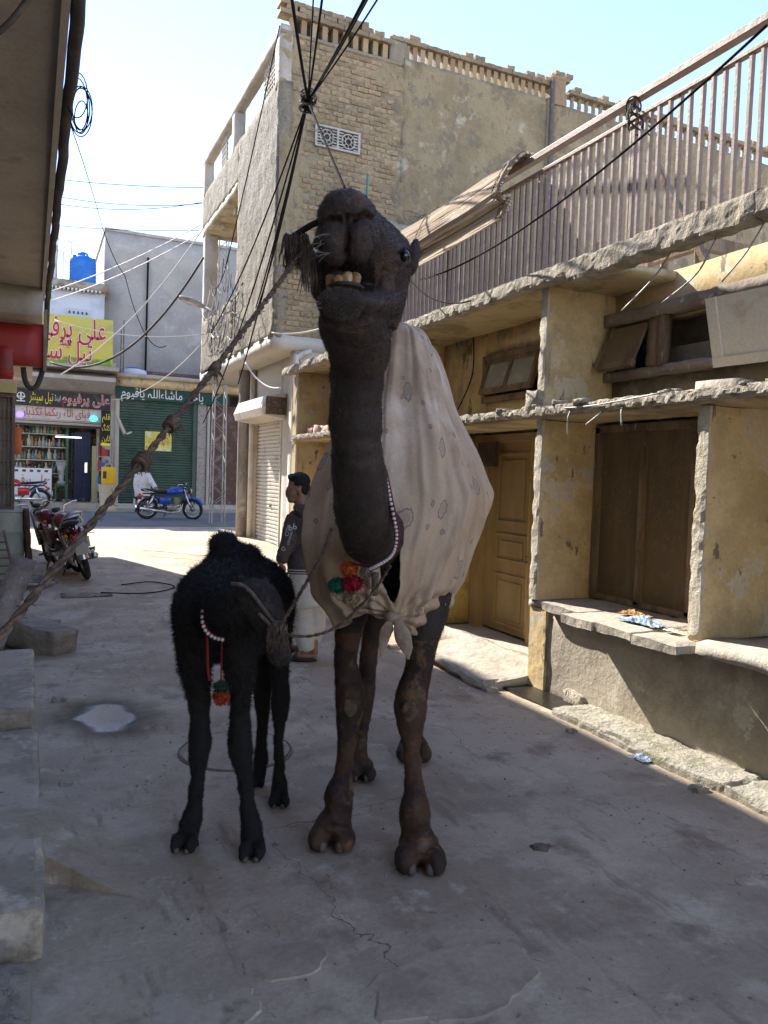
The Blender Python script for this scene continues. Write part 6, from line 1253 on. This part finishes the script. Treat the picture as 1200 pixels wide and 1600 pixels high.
    sd_ = mat('black_sandal', (.03, .028, .03), rough=.5)
    for px, py, dd in ((472, 1028, -.03), (466, 1015, .22)):
        c = at(px, py, D+dd); S = MB(); S.ell((c.x, c.y, .018), (.135, .05, .018), BAS, 18, 8); s2 = S.build('sandal', sd_, B, smooth=True)
        S = MB(); S.torus((c.x-RH.x*.05, c.y-RH.y*.05, .03), .05, .014, 'X', 14, 6, 0, math.pi, M=BAS @ Matrix.Diagonal((1, 1, .9))); S.build('strap', sd_, s2, smooth=True)
build_boy()
def build_man():
    D = 23.4; g = at(220, 806, D); B = thing('person', 'person in a white tunic seen from behind, leaning on the blue motorcycle', 'person', (g.x, g.y, gz(g.y)))
    mb = MB(); blob(mb, 227,728.5,D,.085,.1,.12); limb(mb, [(226,733,D,6), (225,738,D,8), (223,744,D,18,.6), (223,770,D,18,.6)])
    limb(mb, [(218,768,D,9), (217,788,D,8), (215,803,D,6)]); limb(mb, [(228,768,D,9), (229,788,D,8), (228,803,D,6)])
    limb(mb, [(231,741,D,6), (238,754,D-.1,5), (245,764,D-.25,4), (248,767,D-.3,4.5)]); limb(mb, [(214,741,D,6), (212,755,D,5), (213,768,D,4), (214,772,D,4.5)])
    zf = gz(g.y); 
    for px in (215, 228): c = at(px, 804, D); mb.ell((c.x, c.y, zf+.05), (.06, .13, .05), None, 10, 8)
    me = solid(mb, .02, 2); attach(me, 'body', skin, B)
    wt = mat('white_tunic', (.64, .60, .57), [((.55, .51, .48), 4, .45, .6)], rough=.9, bump=.3)
    mb = MB(); limb(mb, [(224,738,D,12), (223.5,742,D,21,.6), (223,755,D,24,.65), (223,772,D,25,.7), (223,776,D,25,.7)]); limb(mb, [(230,741,D,9), (237,753,D-.1,8.5), (243,762,D-.22,7)]); limb(mb, [(215,741,D,9), (213,755,D,9), (213.5,767,D,7)])
    me = solid(mb, .02, 2); wrinkle(me, .012, 6); attach(me, 'tunic', wt, B)
    mb = MB(); limb(mb, [(218,770,D,13), (217,788,D,11), (215,803,D,9)]); limb(mb, [(228,770,D,13), (229,788,D,11), (228,803,D,9)]); me = solid(mb, .02, 2); attach(me, 'trousers', mat('dark_trousers', (.03, .03, .035)), B)
    mb = MB(); blob(mb, 227,727,D,.1,.11,.11); me = solid(mb, .02, 1); attach(me, 'hair', hair, B)
    D = 24.9; g = at(46, 740, D); B = thing('person', 'person with a dark beard sitting behind the shop counter', 'person', (g.x, g.y, .46))
    mb = MB(); blob(mb, 46,721,D,.095,.11,.13); limb(mb, [(46,726,D,6), (46,731,D,8), (46,737,D,20,.6), (46,755,D,20,.6), (46,785,D,16,.7)]); me = solid(mb, .02, 2); attach(me, 'body', skin, B)
    mb = MB(); limb(mb, [(46,732,D,12), (46,737,D,23,.65), (46,755,D,23,.65)]); me = solid(mb, .02, 1); attach(me, 'shirt', mat('dark_shirt', (.05, .05, .06)), B)
    mb = MB(); blob(mb, 46,717,D+.02,.102,.11,.085); blob(mb, 46,727,D-.05,.07,.08,.05); me = solid(mb, .02, 1); attach(me, 'hair', hair, B)
build_man()
# ------------------------------------------------------------------ motorcycles
def moto(label, loc, head, lean, steer, tank_c, seat_c=(.015, .015, .017), stripe=None, group='parked motorcycles', rack=False):
    B = thing('motorcycle', label, 'motorcycle', loc, group=group); B.rotation_euler = (lean, 0, head)
    tm = mat('tank_%d' % int(1000*sum(tank_c)+100*tank_c[2]), tank_c, rough=.22, bump=0, fine=0, spec=.6); sm = mat('seat_vinyl', seat_c, rough=.5, bump=.2)
    def part(mb, n, m, p=None, smooth=True): return mb.build(n, m, p or B, smooth=smooth, local=True)
    HD = Vector((.40, 0, .80)); SM = Matrix.Translation(HD) @ Matrix.Rotation(steer, 4, 'Z') @ Matrix.Translation(-HD)
    def wheel(c, M=Matrix.Identity(4)):
        def T(mb): mb.v = [tuple(M @ Vector(v)) for v in mb.v]; return mb
        mb = MB(); mb.torus(c, .255, .042, 'Y', 36, 10); w_ = part(T(mb), 'wheel', rubber)
        mb = MB(); mb.torus(c, .215, .014, 'Y', 36, 6); part(T(mb), 'rim', chrome, w_)
        mb = MB(); mb.cyl((c[0], -.05, c[2]), (c[0], .05, c[2]), .06, 16); part(T(mb), 'hub', engine, w_)
        mb = MB()
        for k in range(24):
            a = k*math.pi/12; mb.tube([(c[0]+.05*math.cos(a+.5), .03*(-1)**k, c[2]+.05*math.sin(a+.5)), (c[0]+.212*math.cos(a), 0, c[2]+.212*math.sin(a))], .0025, 4)
        o = part(T(mb), 'spokes', chrome, w_); o['kind'] = 'stuff'
    def guard(c, a0, a1, m, M=Matrix.Identity(4), r=.325, w2=.062):
        mb = MB(); n = 14
        for lay in (0, .012):
            vs = []
            for i in range(n+1):
                a = a0+(a1-a0)*i/n
                for y, d in ((-w2, -.03), (-w2*.6, 0), (w2*.6, 0), (w2, -.03)): vs.append(M @ Vector((c[0]+(r+d+lay)*math.cos(a), y, c[2]+(r+d+lay)*math.sin(a))))
            mb.add(vs, [(4*i+j, 4*i+j+1, 4*i+j+5, 4*i+j+4) for i in range(n) for j in range(3)])
        part(mb, 'mudguard', m)
    rc, fc = (-.62, 0, .297), (.64, 0, .297)
    wheel(rc); wheel(fc, SM); guard(rc, R(35), R(175), chrome); guard(fc, R(25), R(150), tm if stripe is None else chrome, SM)
    mb = MB()
    for p in (((.40, 0, .80), (.36, 0, .60), (.30, 0, .36), (.05, 0, .25)), ((.38, 0, .76), (.0, 0, .70), (-.35, 0, .70), (-.75, 0, .70)), ((-.1, .1, .30), (-.25, .1, .5), (-.55, .1, .70)), ((-.1, -.1, .30), (-.25, -.1, .5), (-.55, -.1, .70)), ((-.12, .1, .30), (-.4, .1, .30), (-.62, .1, .297)), ((-.12, -.1, .30), (-.4, -.1, .30), (-.62, -.1, .297))): mb.tube([Vector(q) for q in p], .018, 8)
    part(mb, 'frame', black_pl)
    for s in (-1, 1):
        mb = MB(); mb.tube([(-.62, .11*s, .30), (-.50, .12*s, .66)], .026, 10); part(mb, 'shock_absorber', chrome)
        mb = MB(); mb.tube([SM @ Vector((.64, .09*s, .297)), SM @ Vector((.55, .09*s, .50)), SM @ Vector((.41, .09*s, .84))], [.026, .026, .02], 10); part(mb, 'fork', chrome if s < 0 else engine)
        mb = MB(); mb.ell(SM @ Vector((.50, .17*s, .80)), (.035, .03, .03)); part(mb, 'indicator', mat('amber_lens', (.55, .16, .02), rough=.2, bump=0))
        mb = MB(); mb.ell((-.80, .13*s, .66), (.035, .03, .03)); part(mb, 'indicator', mat('amber_lens', (.55, .16, .02)))
        mb = MB(); mb.tube([(.0, .12*s, .27), (.0, .26*s, .27)], .014, 8); part(mb, 'footrest', black_pl)
        mb = MB(); mb.tube([(-.38, .13*s, .34), (-.38, .25*s, .36)], .012, 8); part(mb, 'footrest', black_pl)
        mb = MB(); mb.box((-.32, .105*s-.02, .42), (-.02, .105*s+.02, .62), bev=.02); part(mb, 'side_panel', tm)
        mb = MB(); mb.tube([SM @ Vector((.30, .30*s, .98)), SM @ Vector((.26, .40*s, .97))], .019, 10); part(mb, 'grip', black_pl)
        mb = MB(); mb.tube([SM @ Vector((.34, .28*s, .985)), SM @ Vector((.33, .41*s, .955))], .006, 6); part(mb, 'lever', chrome)
    mb = MB(); mb.tube([SM @ Vector(q) for q in ((.26, .40, .97), (.32, .24, .985), (.37, .12, .97), (.38, .08, .88), (.38, -.08, .88), (.37, -.12, .97), (.32, -.24, .985), (.26, -.40, .97))], .012, 8); part(mb, 'handlebar', chrome)
    mb = MB(); mb.ell(SM @ Vector((.52, 0, .80)), (.07, .09, .085)); part(mb, 'headlight', black_pl); mb = MB(); mb.ell(SM @ Vector((.565, 0, .80)), (.03, .08, .075)); part(mb, 'headlight_lens', mat('lamp_lens', (.6, .58, .5), rough=.1, bump=0))
    mb = MB(); mb.ell(SM @ Vector((.42, 0, .93)), (.05, .07, .035)); part(mb, 'gauge', black_pl)
    # tank and seat
    rows = [(.36, .05, .05, .77), (.30, .10, .10, .78), (.15, .125, .115, .79), (.0, .12, .10, .77), (-.10, .08, .06, .745), (-.13, .04, .03, .735)]
    mb = MB(); mb.loft([[Vector((x, w2*math.copysign(abs(math.cos(a))**.8, math.cos(a)), z+h*math.copysign(abs(math.sin(a))**.8, math.sin(a)))) for a in [i*math.pi/9 for i in range(18)]] for x, w2, h, z in rows]); part(mb, 'fuel_tank', tm)
    if stripe:
        for s in (-1, 1): mb = MB(); mb.tube([(.3, .095*s, .80), (.15, .122*s, .79), (.0, .118*s, .75)], [.01, .022, .008], 6); part(mb, 'tank_stripe', mat('cream_stripe', stripe, bump=0))
    rows = [(-.10, .08, .03, .76), (-.2, .11, .04, .765), (-.4, .12, .04, .775), (-.6, .115, .045, .79), (-.74, .10, .04, .80), (-.80, .06, .02, .80)]
    mb = MB(); mb.loft([[Vector((x, w2*math.cos(a), z+h*math.sin(a))) for a in [i*math.pi/8 for i in range(16)]] for x, w2, h, z in rows]); part(mb, 'seat', sm)
    mb = MB(); mb.tube([(-.45, .14, .74), (-.72, .14, .80), (-.86, .10, .90), (-.86, -.10, .90), (-.72, -.14, .80), (-.45, -.14, .74)], .012, 8); part(mb, 'grab_rail', chrome)
    # engine
    mb = MB(); mb.box((-.14, -.11, .22), (.18, .11, .42), bev=.05); part(mb, 'engine', engine)
    mb = MB()
    for k in range(6): mb.box((.08+.02*k, -.075, .40+.03*k), (.20+.02*k, .075, .415+.03*k))
    mb.box((.11, -.05, .40), (.22, .05, .6)); part(mb, 'cylinder', engine, smooth=False)
    mb = MB(); mb.cyl((-.02, .10, .31), (-.02, .14, .31), .085, 20); part(mb, 'engine_cover', chrome)
    mb = MB(); mb.tube([Vector(q) for q in ((.24, -.06, .42), (.30, -.09, .32), (.2, -.13, .22), (-.05, -.14, .2), (-.3, -.14, .24), (-.85, -.15, .32))], [.018, .018, .02, .03, .042, .045], 12); part(mb, 'exhaust', chrome)
    mb = MB(); mb.box((-.68, .115, .24), (-.06, .135, .35), bev=.01); part(mb, 'chain_cover', chrome)
    mb = MB(); mb.box((-.88, -.07, .58), (-.80, .07, .66), bev=.015); part(mb, 'tail_light', mat('red_lens', (.45, .02, .015), rough=.2, bump=0))
    mb = MB(); mb.box((-.97, -.085, .40), (-.955, .085, .55)); part(mb, 'number_plate', mat('plate_white', (.45, .42, .36)), smooth=False)
    mb = MB(); mb.tube([(-.05, .10, .24), (-.1, .26, .015)], .012, 8); part(mb, 'side_stand', black_pl)
    return B
p = gp(137, 906); hd = R(96)
d = Vector((math.cos(hd), math.sin(hd), 0)); c = p+d*.62
moto('dark red motorcycle with black seat leaning on its stand near the barrel', (c.x, c.y, gz(c.y)), hd, -R(17), R(24), (.16, .015, .022))
hd = R(112); c = Vector((.42, 12.35, 0)); moto('motorcycle with pale seat parked behind the dark red one', (c.x, c.y, gz(c.y)), hd, -R(12), R(-30), (.13, .02, .03), (.32, .31, .33))
r_, f_ = gp(229, 811), gp(285, 809); hd = math.atan2(f_.y-r_.y, f_.x-r_.x); hd = R(6); c = r_+Vector((math.cos(hd), math.sin(hd), 0))*.62
moto('motorcycle with a bright blue tank parked before the green shutter', (c.x, c.y, gz(c.y)), hd, R(6), -R(38), (.012, .06, .36))
r_ = gp(62, 795); hd = R(184); c = r_+Vector((math.cos(hd), math.sin(hd), 0))*.62
moto('red and white striped motorcycle parked before the shop counter', (c.x, c.y, gz(c.y)), hd, -R(5), R(10), (.38, .02, .025), stripe=(.66, .6, .42))
# ------------------------------------------------------------------ overhead wires
J = at(481, 158, 9.0)
def wire(a, b, sag, r, m, label, n=20):
    mb = MB(); mb.tube(ground_sag(a, b, sag, n), r, 6); return tag(mb.build('overhead_wire', m, smooth=True), label, 'wire', 'overhead wires')
K = thing('wire_knot', 'dark tangled knot where the overhead wires meet above the camel', 'knot', tuple(J))
mb = MB(); g = random.Random(2)
blob(mb, 481,152,9.0,.05,.05,.075); blob(mb, 478,166,9.0,.06,.05,.05); blob(mb, 485,166,9.0,.03,.04,.10); me = solid(mb, .012, 1); wrinkle(me, .03, 18); attach(me, 'wrapping', black_rub, K)
mb = MB()
for k in range(9): mb.torus(J+Vector((g.uniform(-.03, .03), 0, g.uniform(-.09, .08))), g.uniform(.05, .1), .009, 'Z', 14, 5, M=Matrix.Rotation(g.uniform(-.7, .7), 3, 'X'))
mb.build('wire_loops', grey_cable, K, kind='stuff')
for k, (x, y, d, r, l) in enumerate(((452,-30,6.5,.017,'thick black wire rising from the knot along the brick corner'), (491,-30,6.5,.008,'thin black wire rising straight above the wire knot'), (507,-30,6.5,.012,'black wire rising just right of the thin wire above the knot'), (584,-30,6.5,.017,'thick black wire slanting from the knot past the parapet'), (608,-30,6.5,.010,'slender black wire slanting from the knot past the roof corner'), (590,-30,6.4,.010,'second black wire running beside the thick slanting one'))): wire(at(x, y, d), J, .03, r, black_rub, l)
wire(J, at(541, 300, 7.0), .0, .014, black_rub, 'black cable dropping from the knot behind the camel head')
for k, (x, y, d, l) in enumerate(((400,480,13.0,'black wire dropping from the knot beside the facade corner'), (372,600,13.2,'long black wire sagging from the knot to the shutter hood'), (330,520,13.6,'black wire running from the knot to the tangled balcony'), (395,500,13.1,'doubled black wire close to the facade corner'), (318,660,15.0,'black wire falling from the knot to the lattice pole'))): wire(J, at(x, y, d), .12+.05*k, .011, black_rub, l)
wire(at(437, 40, 13.2), at(352, 420, 14), .1, .011, black_rub, 'thin wire pinned down the plastered street front')
for a, b, s, l, r in (((90,280,19),(318,293,19),.05,'highest thin wire crossing the sky beside the overhang',.009), ((90,307,19),(316,318,19),.12,'thin wire crossing the sky above the blue tank',.009), ((88,318,19),(316,316,19),.16,'thin wire crossing the sky just over the tank lid',.009), ((85,352,19),(312,360,19),.05,'thin wire passing in front of the grey block top',.009), ((80,455,18),(312,352,18),.10,'pale wire rising across the grey block from the white house',.012), ((80,470,18),(312,365,18),.12,'pale wire rising just below another across the grey block',.012), ((105,180,8),(160,355,14),-.05,'thin wire wandering down from the eave past the sky',.006), ((160,355,14),(195,430,16),.1,'thin wire continuing down over the grey block',.008), ((195,430,16),(260,540,17),.5,'thin drooping wire in front of the grey block',.009), ((85,500,19),(320,522,19),.2,'white wire across the yellow billboard',.011), ((175,625,22),(312,540,19),.3,'pale wire slanting over the green sign',.010)):
    wire(at(*a), at(*b), s, r, white_cable if ('pale' in l or 'white wire' in l) else black_rub, l)
wire(at(78, 566, 17), at(318, 402, 16), .85, .024, grey_cable, 'heavy dark cable sagging across the billboard to the balcony', 30)
wire(at(95, 585, 16), at(318, 356, 16), .35, .013, white_cable, 'white cable climbing across the grey block to the balcony', 30)
wire(at(425, 520, 12.9), at(505, 512, 12.5), .05, .014, white_cable, 'white cable running from the facade corner behind the camel cheek')
wire(at(383, 566, 14), at(438, 606, 13.2), .15, .016, white_cable, 'white cable drooping under the overhang to the waste pipe')
wire(at(655, 438, 8.0), at(1198, 40, 3.3), .18, .007, black_rub, 'black wire strung along outside the terrace railing', 30)
wire(at(-20, 60, 3.0), at(55, -20, 3.0), .03, .012, grey_cable, 'short cable crossing under the overhang')
wire(at(632, 425, 7.6), at(735, 470, 5.6), .12, .006, black_rub, 'thin wire sagging below the railing to the ledge')
# ------------------------------------------------------------------ litter
def crumple(name, c, s, m, label, cat, seed):
    g = random.Random(seed); mb = MB(); n = 16; vs = []
    for j in range(n+1):
        for i in range(n+1):
            x, y = (i/n-.5), (j/n-.5); r = math.hypot(x, y)*2; z = max(0, (1-r))*.35 + .30*noise.noise(Vector((x*4+seed, y*4, seed)))*(1-r*.5)+.12*noise.noise(Vector((x*11, y*11, seed)))
            vs.append((c[0]+x*s[0]*(1+.3*noise.noise(Vector((i*.6, j*.6, seed)))), c[1]+y*s[1], c[2]+max(.0, z)*s[2]))
    mb.add(vs, [(j*(n+1)+i, j*(n+1)+i+1, (j+1)*(n+1)+i+1, (j+1)*(n+1)+i) for j in range(n) for i in range(n)]); return tag(mb.build(name, m, smooth=False), label, cat)
crumple('plastic_bag', (3.62, 3.78, .715), (.14, .34, .13), mat('blue_plastic', (.20, .30, .42), [((.45, .5, .56), 14, .5, .62)], rough=.3, bump=.2), 'crumpled pale blue plastic bag lying on the window sill', 'plastic bag', 3)
crumple('dry_leaves', (3.78, 4.02, .715), (.12, .22, .09), mat('dry_leaf', (.28, .15, .05), [((.4, .26, .12), 20, .5, .6)]), 'heap of dry brown leaves behind the blue bag', 'leaves', 5)
crumple('paper_scrap', (3.6, 3.5, .715), (.07, .1, .05), mat('paper_white', (.6, .58, .54)), 'small white paper scrap near the plastic bag', 'paper', 7)
crumple('plastic_scrap', (3.27, 3.36, .01), (.10, .12, .07), mat('clear_blue_plastic', (.42, .52, .62), rough=.25), 'bluish plastic scrap lying against the gutter kerb', 'plastic scrap', 8)
g = random.Random(77); mb = MB()
for k in range(900):
    x, y = g.uniform(.15, 3.25), g.uniform(1.6, 9); s = g.choice((.004, .005, .006, .009)); z = gh(x, y); a = g.uniform(0, 6.28)
    mb.add([(x+s*math.cos(a+q*2.1)*g.uniform(.6, 1.2), y+s*math.sin(a+q*2.1), z) for q in range(3)] + [(x, y, z+s*.8)], [(0, 1, 3), (1, 2, 3), (2, 0, 3)])
tag(mb.build('alley_grit', mat('grit', (.22, .19, .155), rnd=.6, bump=0)), 'fine grit and crumbs scattered over the alley floor', 'grit', kind='stuff')
mb = MB(); mb.ell((2.05, 2.68, gh(2.05, 2.68)), (.055, .038, .005), None, 40, 8); mb.v = [(v[0]+.035*noise.noise(Vector((v[0]*30, v[1]*30, 0))), v[1]+.035*noise.noise(Vector((v[0]*45, v[1]*45, 5))), v[2]) for v in mb.v]; tag(mb.build('dung_patch', mat('dung', (.24, .185, .135), [((.16, .12, .085), 30, .45, .6)], bump=1), smooth=True), 'flattened dark dung patch on the alley floor', 'dung')

mb = MB()
for k in range(90):
    x, y = g.uniform(.2, 3.2), g.uniform(1.7, 9); z = gh(x, y)+.002; a = g.uniform(0, 3.14); l = g.uniform(.012, .05)
    mb.tube([(x, y, z), (x+math.cos(a)*l*.5, y+math.sin(a)*l*.5, z+.003), (x+math.cos(a+.3)*l, y+math.sin(a+.3)*l, z)], .0012, 4)
tag(mb.build('straw_bits', mat('straw', (.38, .29, .16), rnd=.5, bump=0)), 'scattered bits of straw and twig on the alley floor', 'straw', kind='stuff')
wh_ = ('beside the cracked drain slab', 'at the kerb below the far end of the sill', 'at the kerb near the bluish plastic scrap', 'by the low pale step slab', 'by the dark grey step block', 'beyond the timber log', 'in front of the ochre door step', 'before the dirty wall beyond the door')
for k, (x, y, s) in enumerate(((3.2, 4.9, .05), (3.22, 2.9, .04), (3.18, 3.9, .03), (.18, 4.1, .03), (.2, 5.6, .04), (.25, 8.3, .05), (3.1, 6.4, .05), (2.95, 7.3, .04))):
    mb = MB(); mb.rbox((x-s, y-s*.8, gh(x, y)-.004), (x+s, y+s*.8, gh(x, y)+s*.6), s*.4, s*.3, 22); tag(mb.build('concrete_crumb', rubble), 'small broken concrete crumb ' + wh_[k], 'rubble', 'concrete crumbs along the alley edges')

def floor_patch(cx, cy, rx, ry, seed, m):
    mb = MB(); n = 40; ring = []; mid = []
    for i in range(n):
        a = 2*math.pi*i/n; k = 1+.28*noise.noise(Vector((math.cos(a)*1.6, math.sin(a)*1.6, seed))) + .10*noise.noise(Vector((math.cos(a)*6, math.sin(a)*6, seed)))
        x, y = cx+rx*k*math.cos(a), cy+ry*k*math.sin(a); ring.append((x, y, gh(x, y)-.004)); x, y = cx+rx*k*.94*math.cos(a), cy+ry*k*.94*math.sin(a); mid.append((x, y, gh(x, y)+.006))
    mb.add(ring+mid+[(cx, cy, gh(cx, cy)+.007)], [(i, (i+1) % n, n+(i+1) % n, n+i) for i in range(n)] + [(n+i, n+(i+1) % n, 2*n) for i in range(n)])
    tag(mb.build('floor_patch', m, smooth=False), kind='structure')
floor_patch(.78, 2.34, .15, .085, 3, MATS['manhole_concrete']); floor_patch(.42, 2.2, .26, .12, 8, MATS['step_concrete']); floor_patch(1.25, 2.05, .3, .16, 12, MATS['manhole_concrete']); floor_patch(2.3, 5.6, .3, .35, 17, MATS['manhole_concrete'])
